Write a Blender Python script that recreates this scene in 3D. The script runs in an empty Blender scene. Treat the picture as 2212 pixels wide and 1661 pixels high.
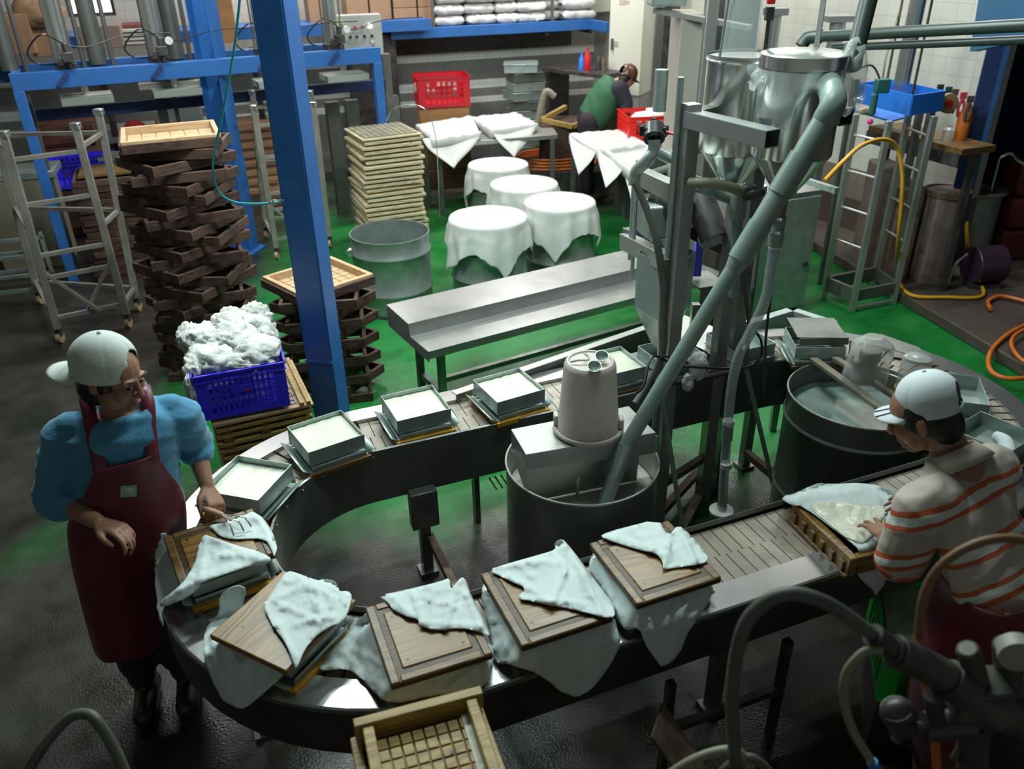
import bpy, bmesh, math, random
from mathutils import Vector, Matrix, Euler, noise, geometry
random.seed(7)
SC = bpy.context.scene
COL = SC.collection
PI = math.pi
# ------------------------------------------------------------------ camera
F_PX, PITCH, ROLL, CAM_H = 1774.0, 0.5008, -0.019, 2.8
W_PX, H_PX = 2212.0, 1661.0
_F = Vector((0, math.cos(PITCH), -math.sin(PITCH)))
_U0 = Vector((0, math.sin(PITCH), math.cos(PITCH)))
_R0 = Vector((1, 0, 0))
_R = math.cos(ROLL)*_R0 + math.sin(ROLL)*_U0
_U = -math.sin(ROLL)*_R0 + math.cos(ROLL)*_U0
cam_data = bpy.data.cameras.new('camera')
cam = bpy.data.objects.new('camera', cam_data); COL.objects.link(cam)
cam.matrix_world = Matrix(((_R.x, _U.x, -_F.x, 0), (_R.y, _U.y, -_F.y, 0), (_R.z, _U.z, -_F.z, CAM_H), (0, 0, 0, 1)))
cam_data.sensor_width = 36.0
cam_data.lens = F_PX/W_PX*36.0
cam_data.clip_start = 0.05; cam_data.clip_end = 60
cam_data.dof.use_dof = True
cam_data.dof.focus_distance = 3.6
cam_data.dof.aperture_fstop = 2.8
SC.camera = cam
# ------------------------------------------------------------------ view, world, lamps
SC.view_settings.view_transform = 'Standard'
SC.view_settings.look = 'None'
SC.view_settings.gamma = 1.0
SC.view_settings.exposure = 0.12
SC.view_settings.use_curve_mapping = False
w = bpy.data.worlds.new('world'); SC.world = w; w.use_nodes = True
w.node_tree.nodes['Background'].inputs[0].default_value = (0.62, 0.72, 0.8, 1)
w.node_tree.nodes['Background'].inputs[1].default_value = 0.25
def area(name, loc, sx, sy, power, color=(0.86, 1.0, 0.95), rot=(0, 0, 0), spread=180):
    d = bpy.data.lights.new(name, 'AREA'); d.shape = 'RECTANGLE'; d.size = sx; d.size_y = sy
    d.energy = power; d.color = color; d.spread = math.radians(spread)
    o = bpy.data.objects.new(name, d); COL.objects.link(o); o.location = loc; o.rotation_euler = rot
    return o
# fluorescent battens: (x, y, z, length, yaw, watts)
LAMPS = [(-1.35, 4.6, 4.1, 1.3, 0.35, 125), (0.7, 4.9, 4.1, 1.3, 0.35, 95), (3.4, 7.0, 4.1, 1.3, 0.35, 55),
         (-2.9, 6.9, 4.1, 1.3, 0.35, 70), (-0.4, 8.4, 4.1, 1.3, 0.35, 38), (2.4, 9.0, 4.1, 1.3, 0.35, 50),
         (0.5, 3.1, 4.1, 1.3, 0.35, 36), (-2.2, 10.1, 4.1, 1.3, 0.35, 80), (0.3, 10.5, 4.1, 1.3, 0.35, 85)]
for (x, y, z, ln, yw, p) in LAMPS:
    area('fluorescent_light', (x, y, z-0.07), ln, 0.12, p, rot=(0, 0, yw), color=(0.84, 1.0, 0.96) if y < 6.5 else (1.0, 0.985, 0.95))
# ------------------------------------------------------------------ pixel -> place helpers
def ray(px, py):
    return _F + (px-W_PX/2)/F_PX*_R - (py-H_PX/2)/F_PX*_U
def A(px, py, z=0.0):
    d = ray(px, py); t = (z-CAM_H)/d.z
    return Vector((d.x*t, d.y*t, z))
def AY(px, py, Y):
    d = ray(px, py); t = Y/d.y
    return Vector((d.x*t, Y, CAM_H+d.z*t))
def zY(px, py, Y): return AY(px, py, Y).z
def lerp(a, b, t): return a+(b-a)*t
def V(*a): return Vector(a)
# ------------------------------------------------------------------ mesh builder
class MB:
    def __init__(s): s.v = []; s.f = []
    def add(s, vs, fs):
        n = len(s.v); s.v += [Vector(p) for p in vs]; s.f += [[i+n for i in q] for q in fs]; return s
    def box(s, c, d, rz=0.0, M=None):
        x, y, z = d[0]/2, d[1]/2, d[2]/2
        R = M if M is not None else Matrix.Rotation(rz, 3, 'Z')
        c = Vector(c)
        vs = [c + R @ Vector((i*x, j*y, k*z)) for k in (-1, 1) for j in (-1, 1) for i in (-1, 1)]
        return s.add(vs, [(0, 2, 3, 1), (4, 5, 7, 6), (0, 1, 5, 4), (2, 6, 7, 3), (0, 4, 6, 2), (1, 3, 7, 5)])
    def beam(s, a, b, w, h=None, up=(0, 0, 1)):
        a = Vector(a); b = Vector(b); h = h or w; d = (b-a)
        L = d.length
        if L < 1e-6: return s
        d.normalize(); up = Vector(up)
        if abs(d.dot(up)) > 0.98: up = Vector((0.93, 0.366, 0)) if abs(d.z) > .9 else Vector((0, 0, 1))
        x = d.cross(up).normalized(); y = x.cross(d).normalized()
        M = Matrix((x, d, y)).transposed()
        return s.box((a+b)/2, (w, L, h), M=M)
    def cyl(s, a, b, r0, r1=None, n=16, caps=True):
        a = Vector(a); b = Vector(b); r1 = r0 if r1 is None else r1
        d = (b-a).normalized(); t = Vector((0, 0, 1)) if abs(d.z) < .9 else Vector((1, 0, 0))
        x = d.cross(t).normalized(); y = d.cross(x)
        vs = []
        for c, r in ((a, r0), (b, r1)):
            for i in range(n):
                an = 2*PI*i/n; vs.append(c + r*(math.cos(an)*x+math.sin(an)*y))
        fs = [(i, i+n, (i+1) % n+n, (i+1) % n) for i in range(n)]
        if caps: fs += [tuple(range(n)), tuple(range(2*n-1, n-1, -1))]
        return s.add(vs, fs)
    def tube(s, pts, r, n=8, sub=6, caps=True, closed=False):
        P = [Vector(p) for p in pts]; rr = r if isinstance(r, (list, tuple)) else [r]*len(P)
        if sub > 1 and len(P) > 2:
            Q = []; R = []; N = len(P); rng = N if closed else N-1
            for i in range(rng):
                if closed: p0, p1, p2, p3 = P[(i-1) % N], P[i], P[(i+1) % N], P[(i+2) % N]
                else: p0, p1, p2, p3 = P[max(i-1, 0)], P[i], P[i+1], P[min(i+2, N-1)]
                for k in range(sub):
                    t = k/sub
                    Q.append(0.5*((2*p1)+(p2-p0)*t+(2*p0-5*p1+4*p2-p3)*t*t+(3*p1-p0-3*p2+p3)*t**3))
                    R.append(lerp(rr[i], rr[(i+1) % N], t))
            if not closed: Q.append(P[-1]); R.append(rr[-1])
            P, rr = Q, R
        N = len(P); vs = []; x = None
        for i in range(N):
            if closed: d = P[(i+1) % N]-P[i-1]
            else: d = P[min(i+1, N-1)]-P[max(i-1, 0)]
            if d.length < 1e-9: d = Vector((0, 0, 1))
            d.normalize()
            if x is None:
                t = Vector((0, 0, 1)) if abs(d.z) < .9 else Vector((1, 0, 0)); x = d.cross(t).normalized()
            else:
                x = (x-d*x.dot(d)); x = x.normalized() if x.length > 1e-6 else d.orthogonal().normalized()
            y = d.cross(x)
            for k in range(n):
                an = 2*PI*k/n; vs.append(P[i]+rr[i]*(math.cos(an)*x+math.sin(an)*y))
        fs = []
        for i in range(N if closed else N-1):
            j = (i+1) % N
            for k in range(n):
                k2 = (k+1) % n; fs.append((i*n+k, i*n+k2, j*n+k2, j*n+k))
        if caps and not closed: fs += [tuple(range(n-1, -1, -1)), tuple(range((N-1)*n, N*n))]
        return s.add(vs, fs)
    def lathe(s, prof, c=(0, 0, 0), n=40, close=False):
        c = Vector(c); vs = []; m = len(prof)
        for (r, z) in prof:
            for i in range(n):
                an = 2*PI*i/n; vs.append(c+Vector((r*math.cos(an), r*math.sin(an), z)))
        fs = []
        for j in range(m if close else m-1):
            j2 = (j+1) % m
            for i in range(n):
                i2 = (i+1) % n; fs.append((j*n+i, j*n+i2, j2*n+i2, j2*n+i))
        return s.add(vs, fs)
    def disc(s, c, r, n=32):
        c = Vector(c); vs = [c+Vector((r*math.cos(2*PI*i/n), r*math.sin(2*PI*i/n), 0)) for i in range(n)]
        return s.add(vs, [tuple(range(n))])
    def ell(s, c, r, R=None, nu=16, nv=10):
        c = Vector(c); R = R or Matrix.Identity(3); vs = []
        for j in range(1, nv):
            ph = PI*j/nv
            for i in range(nu):
                an = 2*PI*i/nu
                vs.append(c+R @ Vector((r[0]*math.sin(ph)*math.cos(an), r[1]*math.sin(ph)*math.sin(an), r[2]*math.cos(ph))))
        top = len(vs); vs += [c+R @ Vector((0, 0, r[2])), c-R @ Vector((0, 0, r[2]))]
        fs = []
        for j in range(nv-2):
            for i in range(nu):
                i2 = (i+1) % nu; fs.append((j*nu+i, (j+1)*nu+i, (j+1)*nu+i2, j*nu+i2))
        for i in range(nu):
            i2 = (i+1) % nu; fs.append((top, i, i2)); fs.append((top+1, (nv-2)*nu+i2, (nv-2)*nu+i))
        return s.add(vs, fs)
    def loft(s, rings, n=24, caps=True, p=2.0):
        """rings: (centre, ux, uy) with ux, uy vectors giving the half axes"""
        vs = []
        for (c, ux, uy) in rings:
            c = Vector(c); ux = Vector(ux); uy = Vector(uy)
            for i in range(n):
                an = 2*PI*i/n; ca, sa = math.cos(an), math.sin(an)
                ca = math.copysign(abs(ca)**(2/p), ca); sa = math.copysign(abs(sa)**(2/p), sa)
                vs.append(c+ca*ux+sa*uy)
        m = len(rings); fs = []
        for j in range(m-1):
            for i in range(n):
                i2 = (i+1) % n; fs.append((j*n+i, j*n+i2, (j+1)*n+i2, (j+1)*n+i))
        if caps: fs += [tuple(range(n-1, -1, -1)), tuple(range((m-1)*n, m*n))]
        return s.add(vs, fs)
    def limb(s, P, r, n=14):
        """tapered chain with rounded ends"""
        s.tube(P, r, n=n, sub=4)
        s.ell(P[0], (r[0],)*3, nu=12, nv=8); s.ell(P[-1], (r[-1],)*3, nu=12, nv=8)
        return s
    def prism(s, poly, z0, z1):
        n = len(poly); vs = [Vector((p[0], p[1], z0)) for p in poly]+[Vector((p[0], p[1], z1)) for p in poly]
        fs = [tuple(range(n-1, -1, -1)), tuple(range(n, 2*n))]+[(i, (i+1) % n, (i+1) % n+n, i+n) for i in range(n)]
        return s.add(vs, fs)
    def grid(s, rows):
        m = len(rows); n = len(rows[0]); vs = [p for r in rows for p in r]
        return s.add(vs, [(j*n+i, j*n+i+1, (j+1)*n+i+1, (j+1)*n+i) for j in range(m-1) for i in range(n-1)])
    def mesh(s, name, inv=None, smooth=40):
        me = bpy.data.meshes.new(name)
        vs = [inv @ p for p in s.v] if inv is not None else s.v
        me.from_pydata([tuple(p) for p in vs], [], s.f); me.update()
        bm = bmesh.new(); bm.from_mesh(me); bmesh.ops.recalc_face_normals(bm, faces=bm.faces); bm.to_mesh(me); bm.free()
        if smooth:
            me.polygons.foreach_set('use_smooth', [True]*len(me.polygons))
            me.set_sharp_from_angle(angle=math.radians(smooth))
        return me
def world_of(o):
    M = o.matrix_basis.copy()
    while o.parent is not None:
        o = o.parent; M = o.matrix_basis @ M
    return M
def tag(o, label=None, cat=None, group=None, kind=None):
    if label: o['label'] = label
    if cat: o['category'] = cat
    if group: o['group'] = group
    if kind: o['kind'] = kind
    return o
def thing(name, label, cat, loc=(0, 0, 0), rz=0.0, group=None):
    o = bpy.data.objects.new(name, None); COL.objects.link(o); o.empty_display_size = .1
    o.location = loc; o.rotation_euler = (0, 0, rz)
    return tag(o, label, cat, group)
def obj(name, mb, mat, parent=None, world=False, bevel=0.0, smooth=40, solid=0.0, label=None, subd=0):
    """one mesh object; verts are in the parent's space, or in world space when world=True"""
    inv = None; loc = None
    if parent is not None:
        if world: inv = world_of(parent).inverted()
    else:
        xs = [p.x for p in mb.v]; ys = [p.y for p in mb.v]; zs = [p.z for p in mb.v]
        loc = Vector(((min(xs)+max(xs))/2, (min(ys)+max(ys))/2, min(zs))); inv = Matrix.Translation(-loc)
    me = mb.mesh(name, inv, smooth); me.materials.append(mat)
    o = bpy.data.objects.new(name, me); COL.objects.link(o)
    if parent is not None: o.parent = parent
    else: o.location = loc
    if solid: m = o.modifiers.new('solid', 'SOLIDIFY'); m.thickness = solid; m.offset = 0
    if bevel: m = o.modifiers.new('bevel', 'BEVEL'); m.width = bevel; m.segments = 2; m.limit_method = 'ANGLE'; m.angle_limit = math.radians(50)
    if subd: m = o.modifiers.new('sub', 'SUBSURF'); m.levels = subd; m.render_levels = subd
    if label: o['label'] = label
    return o
def dup(root, loc=None, rz=None, label=None, group=None):
    r = root.copy(); COL.objects.link(r)
    if loc is not None: r.location = loc
    if rz is not None: r.rotation_euler = (0, 0, rz)
    if label: r['label'] = label
    if group: r['group'] = group
    for ch in list(root.children):
        c = ch.copy(); COL.objects.link(c); c.parent = r
        for g in list(ch.children):
            d = g.copy(); COL.objects.link(d); d.parent = c
    return r
# ------------------------------------------------------------------ materials
MATS = {}
def mat(name, col, rough=.5, metal=0.0, col2=None, scale=6.0, bump=0.0, bscale=40.0, trans=0.0, alpha=1.0, spec=.5,
        rvar=0.0, stretch=(1, 1, 1), detail=4.0, mixpos=(.35, .65), sheen=0.0, sss=0.0, coat=0.0, emit=0.0):
    m = bpy.data.materials.new(name); m.use_nodes = True; nt = m.node_tree; N = nt.nodes; L = nt.links
    b = N['Principled BSDF']; MATS[name] = m
    b.inputs['Base Color'].default_value = (*col, 1); b.inputs['Roughness'].default_value = rough
    b.inputs['Metallic'].default_value = metal; b.inputs['Alpha'].default_value = alpha
    b.inputs['Specular IOR Level'].default_value = spec
    if trans: b.inputs['Transmission Weight'].default_value = trans
    if coat: b.inputs['Coat Weight'].default_value = coat; b.inputs['Coat Roughness'].default_value = .12
    if sheen: b.inputs['Sheen Weight'].default_value = sheen
    if sss: b.inputs['Subsurface Weight'].default_value = sss; b.inputs['Subsurface Radius'].default_value = (.01, .005, .003)
    if emit: b.inputs['Emission Color'].default_value = (*col, 1); b.inputs['Emission Strength'].default_value = emit
    if col2 or bump or rvar:
        tc = N.new('ShaderNodeTexCoord'); mp = N.new('ShaderNodeMapping'); mp.inputs['Scale'].default_value = stretch
        L.new(tc.outputs['Object'], mp.inputs['Vector'])
    if col2 or rvar:
        nz = N.new('ShaderNodeTexNoise'); nz.inputs['Scale'].default_value = scale; nz.inputs['Detail'].default_value = detail
        nz.inputs['Roughness'].default_value = .6
        L.new(mp.outputs[0], nz.inputs['Vector'])
        if col2:
            r = N.new('ShaderNodeValToRGB'); r.color_ramp.elements[0].position = mixpos[0]; r.color_ramp.elements[1].position = mixpos[1]
            r.color_ramp.elements[0].color = (*col, 1); r.color_ramp.elements[1].color = (*col2, 1)
            L.new(nz.outputs[0], r.inputs[0]); L.new(r.outputs[0], b.inputs['Base Color'])
        if rvar:
            mr = N.new('ShaderNodeMapRange'); mr.inputs[1].default_value = .3; mr.inputs[2].default_value = .7
            mr.inputs[3].default_value = max(.03, rough-rvar); mr.inputs[4].default_value = min(1, rough+rvar)
            L.new(nz.outputs[0], mr.inputs[0]); L.new(mr.outputs[0], b.inputs['Roughness'])
    if bump:
        n2 = N.new('ShaderNodeTexNoise'); n2.inputs['Scale'].default_value = bscale; n2.inputs['Detail'].default_value = 5
        L.new(mp.outputs[0], n2.inputs['Vector'])
        bp = N.new('ShaderNodeBump'); bp.inputs['Strength'].default_value = bump; bp.inputs['Distance'].default_value = .01
        L.new(n2.outputs[0], bp.inputs['Height']); L.new(bp.outputs[0], b.inputs['Normal'])
    return m
def wood(name, c1, c2, c3, scale=14, rough=.6, axis=0, coat=0.0):
    m = bpy.data.materials.new(name); m.use_nodes = True; nt = m.node_tree; N = nt.nodes; L = nt.links
    b = N['Principled BSDF']; b.inputs['Roughness'].default_value = rough
    if coat: b.inputs['Coat Weight'].default_value = coat; b.inputs['Coat Roughness'].default_value = .3
    tc = N.new('ShaderNodeTexCoord'); oi = N.new('ShaderNodeObjectInfo')
    ad = N.new('ShaderNodeVectorMath'); ad.operation = 'ADD'; sc = N.new('ShaderNodeVectorMath'); sc.operation = 'SCALE'; sc.inputs['Scale'].default_value = 7
    cb = N.new('ShaderNodeCombineXYZ'); L.new(oi.outputs['Random'], cb.inputs[0]); L.new(oi.outputs['Random'], cb.inputs[1]); L.new(cb.outputs[0], sc.inputs[0])
    L.new(tc.outputs['Object'], ad.inputs[0]); L.new(sc.outputs[0], ad.inputs[1])
    mp = N.new('ShaderNodeMapping'); s = [1, 1, 1]; s[axis] = .18; mp.inputs['Scale'].default_value = s
    L.new(ad.outputs[0], mp.inputs['Vector'])
    nz = N.new('ShaderNodeTexNoise'); nz.inputs['Scale'].default_value = scale; nz.inputs['Detail'].default_value = 3; nz.inputs['Distortion'].default_value = .6
    L.new(mp.outputs[0], nz.inputs['Vector'])
    ma = N.new('ShaderNodeMath'); ma.operation = 'MULTIPLY'; ma.inputs[1].default_value = 9; L.new(nz.outputs[0], ma.inputs[0])
    fr = N.new('ShaderNodeMath'); fr.operation = 'PINGPONG'; fr.inputs[1].default_value = .5; L.new(ma.outputs[0], fr.inputs[0])
    r = N.new('ShaderNodeValToRGB'); e = r.color_ramp.elements
    e[0].position = .0; e[0].color = (*c2, 1); e[1].position = .45; e[1].color = (*c1, 1)
    L.new(fr.outputs[0], r.inputs[0])
    n3 = N.new('ShaderNodeTexNoise'); n3.inputs['Scale'].default_value = 5; L.new(ad.outputs[0], n3.inputs['Vector'])
    r3 = N.new('ShaderNodeValToRGB'); r3.color_ramp.elements[0].position = .45; r3.color_ramp.elements[1].position = .75
    L.new(n3.outputs[0], r3.inputs[0])
    mx = N.new('ShaderNodeMixRGB'); mx.inputs[2].default_value = (*c3, 1); L.new(r3.outputs[0], mx.inputs[0]); L.new(r.outputs[0], mx.inputs[1])
    L.new(mx.outputs[0], b.inputs['Base Color'])
    bp = N.new('ShaderNodeBump'); bp.inputs['Strength'].default_value = .25; bp.inputs['Distance'].default_value = .004
    L.new(fr.outputs[0], bp.inputs['Height']); L.new(bp.outputs[0], b.inputs['Normal'])
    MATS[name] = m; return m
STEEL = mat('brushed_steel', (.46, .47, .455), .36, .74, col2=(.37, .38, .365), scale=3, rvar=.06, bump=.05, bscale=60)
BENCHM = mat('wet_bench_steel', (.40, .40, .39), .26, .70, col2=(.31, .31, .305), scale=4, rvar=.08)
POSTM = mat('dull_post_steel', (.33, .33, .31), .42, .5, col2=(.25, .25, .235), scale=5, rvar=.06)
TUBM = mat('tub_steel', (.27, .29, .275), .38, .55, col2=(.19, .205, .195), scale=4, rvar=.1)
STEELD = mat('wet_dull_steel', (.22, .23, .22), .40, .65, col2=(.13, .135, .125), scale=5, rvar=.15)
GALV = mat('galvanised_tin', (.42, .50, .48), .4, .6, col2=(.30, .36, .345), scale=9, rvar=.12, bump=.04)
CHROME = mat('polished_steel', (.70, .72, .70), .2, .9, rvar=.06, scale=4)
DARKM = mat('dark_oily_metal', (.045, .04, .045), .45, .5, col2=(.10, .09, .085), scale=12, rvar=.1)
RUSTM = mat('rusted_steel', (.10, .06, .04), .7, .3, col2=(.22, .16, .12), scale=9)
BELT = mat('plastic_belt_slat', (.34, .29, .235), .36, 0, col2=(.24, .20, .165), scale=7, rvar=.12)
BELTG = mat('green_wet_slide_bed', (.01, .12, .05), .25, 0, col2=(.02, .05, .04), scale=9)
BLUE = mat('blue_enamel_paint', (.026, .128, .40), .42, 0, col2=(.020, .105, .33), scale=5, rvar=.1)
BLUEB = mat('bright_blue_paint', (.02, .19, .75), .4)
BLUED = mat('navy_painted_steel', (.008, .02, .085), .5, 0, col2=(.012, .035, .13), scale=3)
CRATEB = mat('blue_crate_plastic', (.045, .035, .78), .35, sss=.0)
CRATER = mat('red_crate_plastic', (.50, .008, .02), .4)
CRATEG = mat('green_crate_plastic', (.02, .62, .05), .4)
CLOTH = mat('damp_white_cotton', (.62, .70, .70), .85, 0, col2=(.54, .62, .62), scale=5, bump=.12, bscale=60, sheen=.1)
CLOTHW = mat('dry_white_cotton', (.58, .59, .57), .85, 0, bump=.7, bscale=40)
CURD = mat('soy_curd', (.64, .66, .54), .3, 0, col2=(.58, .61, .48), scale=18, bump=.2, bscale=70, coat=.08)
MILK = mat('soy_milk_surface', (.46, .45, .40), .2, 0, col2=(.40, .39, .35), scale=4, coat=.3)
WOODB = wood('wet_teak_board', (.255, .135, .024), (.115, .052, .008), (.18, .095, .017), scale=9, rough=.42, coat=.25)
WOODE = wood('dark_wet_board_edge', (.19, .105, .028), (.075, .036, .010), (.12, .065, .02), scale=14, rough=.45, coat=.2)
WOODD = wood('dark_soaked_wood', (.075, .036, .024), (.024, .011, .009), (.10, .052, .034), scale=12, rough=.6)
WOODL = wood('pale_dry_wood', (.52, .34, .19), (.38, .22, .11), (.46, .30, .18), scale=10, rough=.65)
CLOTHF = mat('thin_white_cotton', (.52, .53, .51), .85, 0, bump=.12, bscale=60)
WOODC = wood('cream_press_board', (.62, .53, .35), (.42, .32, .17), (.50, .42, .28), scale=8, rough=.7)
WOODY = wood('ochre_press_wood', (.42, .28, .075), (.22, .12, .03), (.30, .20, .06), scale=11, rough=.5, coat=.2)
CARD = mat('brown_cardboard', (.34, .20, .11), .8, 0, col2=(.28, .16, .09), scale=3)
SACK = mat('white_woven_sack', (.54, .54, .53), .6, 0, bump=.2, bscale=60)
CABW = mat('cream_cabinet_enamel', (.66, .66, .56), .45)
PANELG = mat('grey_enamel', (.36, .36, .33), .5)
BLACK = mat('black_plastic', (.012, .012, .014), .35)
RED = mat('red_plastic', (.5, .01, .015), .4)
YEL = mat('yellow_plastic', (.60, .34, .01), .5, 0, col2=(.45, .2, .02), scale=12)
ORHOSE = mat('orange_rubber_hose', (.62, .17, .015), .45, 0, col2=(.50, .10, .015), scale=10)
YEHOSE = mat('yellow_orange_hose', (.66, .33, .02), .45)
PVC = mat('grey_green_pvc', (.17, .25, .23), .42, 0, col2=(.22, .28, .25), scale=8, rvar=.08)
PVCD = mat('dark_green_grey_pipe', (.03, .045, .04), .4)
PINKT = mat('faded_pinkish_steel', (.22, .15, .13), .6, .2, col2=(.14, .11, .10), scale=4)
HOSEG = mat('grey_rubber_hose', (.10, .11, .095), .5, 0, col2=(.07, .07, .06), scale=10)
HOSEY = mat('khaki_hose', (.22, .22, .15), .5)
def clear(name, col, alpha, rough=.12):
    m = mat(name, col, rough, alpha=alpha, coat=.6); return m
PLAS = clear('thin_clear_plastic', (.72, .80, .80), .30, .15)
PIPEC = clear('clear_plastic_pipe', (.35, .42, .43), .62, .18)
BUCKET = mat('translucent_white_plastic', (.53, .47, .43), .42, 0, col2=(.44, .38, .34), scale=4, sss=.0, rvar=.06)
SKIN = mat('skin', (.36, .19, .12), .5, sss=.0, col2=(.31, .15, .095), scale=9)
HAIR = mat('black_hair', (.010, .008, .009), .5)
# ================================================================== SETTING
BW_YAW = math.radians(18)                      # back wall direction
UB = V(math.cos(BW_YAW), math.sin(BW_YAW), 0); NB = V(-math.sin(BW_YAW), math.cos(BW_YAW), 0)
CORNER = V(1.25, 12.45, 0)
RW_DIR = (V(4.05, 7.0, 0)-CORNER).normalized(); RW_N = V(-RW_DIR.y, RW_DIR.x, 0)   # points out of the room
if RW_N.x < 0: RW_N = -RW_N
def wpt(s, d=0, z=0): return CORNER + UB*s + NB*d + V(0, 0, z)           # back wall frame (s<0 to the left, d<0 into room)
def rpt(s, d=0, z=0): return CORNER + RW_DIR*s + RW_N*d + V(0, 0, z)     # right wall frame (s grows towards the camera)
RYAW = math.atan2(RW_DIR.y, RW_DIR.x)
def floor_mat():
    m = bpy.data.materials.new('green_epoxy_floor'); m.use_nodes = True; nt = m.node_tree; N = nt.nodes; L = nt.links
    b = N['Principled BSDF']; b.inputs['Specular IOR Level'].default_value = .32; tc = N.new('ShaderNodeTexCoord'); sep = N.new('ShaderNodeSeparateXYZ'); L.new(tc.outputs['Object'], sep.inputs[0])
    def noise_(s, d=5, dist=0.0):
        n = N.new('ShaderNodeTexNoise'); n.inputs['Scale'].default_value = s; n.inputs['Detail'].default_value = d; n.inputs['Distortion'].default_value = dist
        L.new(tc.outputs['Object'], n.inputs['Vector']); return n
    def math_(op, a, b2):
        n = N.new('ShaderNodeMath'); n.operation = op
        for i, v_ in enumerate((a, b2)):
            if isinstance(v_, (int, float)): n.inputs[i].default_value = v_
            else: L.new(v_, n.inputs[i])
        return n.outputs[0]
    def ramp(inp, stops):
        r = N.new('ShaderNodeValToRGB'); e = r.color_ramp.elements
        e[0].position, e[0].color = stops[0][0], (*stops[0][1], 1); e[1].position, e[1].color = stops[-1][0], (*stops[-1][1], 1)
        for p, c in stops[1:-1]: q = e.new(p); q.color = (*c, 1)
        L.new(inp, r.inputs[0]); return r.outputs[0]
    n1 = noise_(1.6, 6, .4); green = ramp(n1.outputs[0], [(.3, (.004, .075, .014)), (.52, (.006, .15, .026)), (.75, (.03, .17, .05))])
    n2 = noise_(2.6, 7, .3); worn = ramp(n2.outputs[0], [(.28, (.010, .013, .010)), (.5, (.028, .025, .021)), (.72, (.052, .044, .036))])
    n4 = noise_(.9, 4, .2)
    # worn walkway on the left and the near side: paint rubbed away
    mx = N.new('ShaderNodeMapRange'); mx.inputs[1].default_value = -1.9; mx.inputs[2].default_value = -2.9; mx.inputs[3].default_value = 0; mx.inputs[4].default_value = .72
    L.new(sep.outputs[0], mx.inputs[0])
    my = N.new('ShaderNodeMapRange'); my.inputs[1].default_value = 4.6; my.inputs[2].default_value = 3.0; my.inputs[3].default_value = 0; my.inputs[4].default_value = .60
    L.new(sep.outputs[1], my.inputs[0])
    my2 = N.new('ShaderNodeMapRange'); my2.inputs[1].default_value = 8.6; my2.inputs[2].default_value = 9.6; my2.inputs[3].default_value = 0; my2.inputs[4].default_value = .45
    L.new(sep.outputs[1], my2.inputs[0])
    mk = math_('MAXIMUM', math_('MAXIMUM', mx.outputs[0], my.outputs[0]), my2.outputs[0])
    mk = math_('ADD', mk, math_('MULTIPLY', math_('SUBTRACT', n4.outputs[0], .5), .9))
    mk2 = N.new('ShaderNodeMapRange'); mk2.inputs[1].default_value = .22; mk2.inputs[2].default_value = .5; L.new(mk, mk2.inputs[0])
    mix = N.new('ShaderNodeMixRGB'); L.new(mk2.outputs[0], mix.inputs[0]); L.new(green, mix.inputs[1]); L.new(worn, mix.inputs[2])
    L.new(mix.outputs[0], b.inputs['Base Color'])
    n5 = noise_(5, 5); rr = N.new('ShaderNodeMapRange'); rr.inputs[1].default_value = .35; rr.inputs[2].default_value = .65; rr.inputs[3].default_value = .2; rr.inputs[4].default_value = .5
    L.new(n5.outputs[0], rr.inputs[0]); L.new(rr.outputs[0], b.inputs['Roughness'])
    n6 = noise_(90, 3); bp = N.new('ShaderNodeBump'); bp.inputs['Strength'].default_value = .35; bp.inputs['Distance'].default_value = .006
    L.new(n6.outputs[0], bp.inputs['Height']); L.new(bp.outputs[0], b.inputs['Normal'])
    return m
o = obj('floor', MB().prism([(-9, -1.5), (8, -1.5), (8, 15.5), (-9, 15.5)], -.1, 0), floor_mat()); tag(o, kind='structure')
me = o.data; o.data.transform(Matrix.Translation(o.location-Vector((0, 0, 0)))); o.location = (0, 0, 0)
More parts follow.
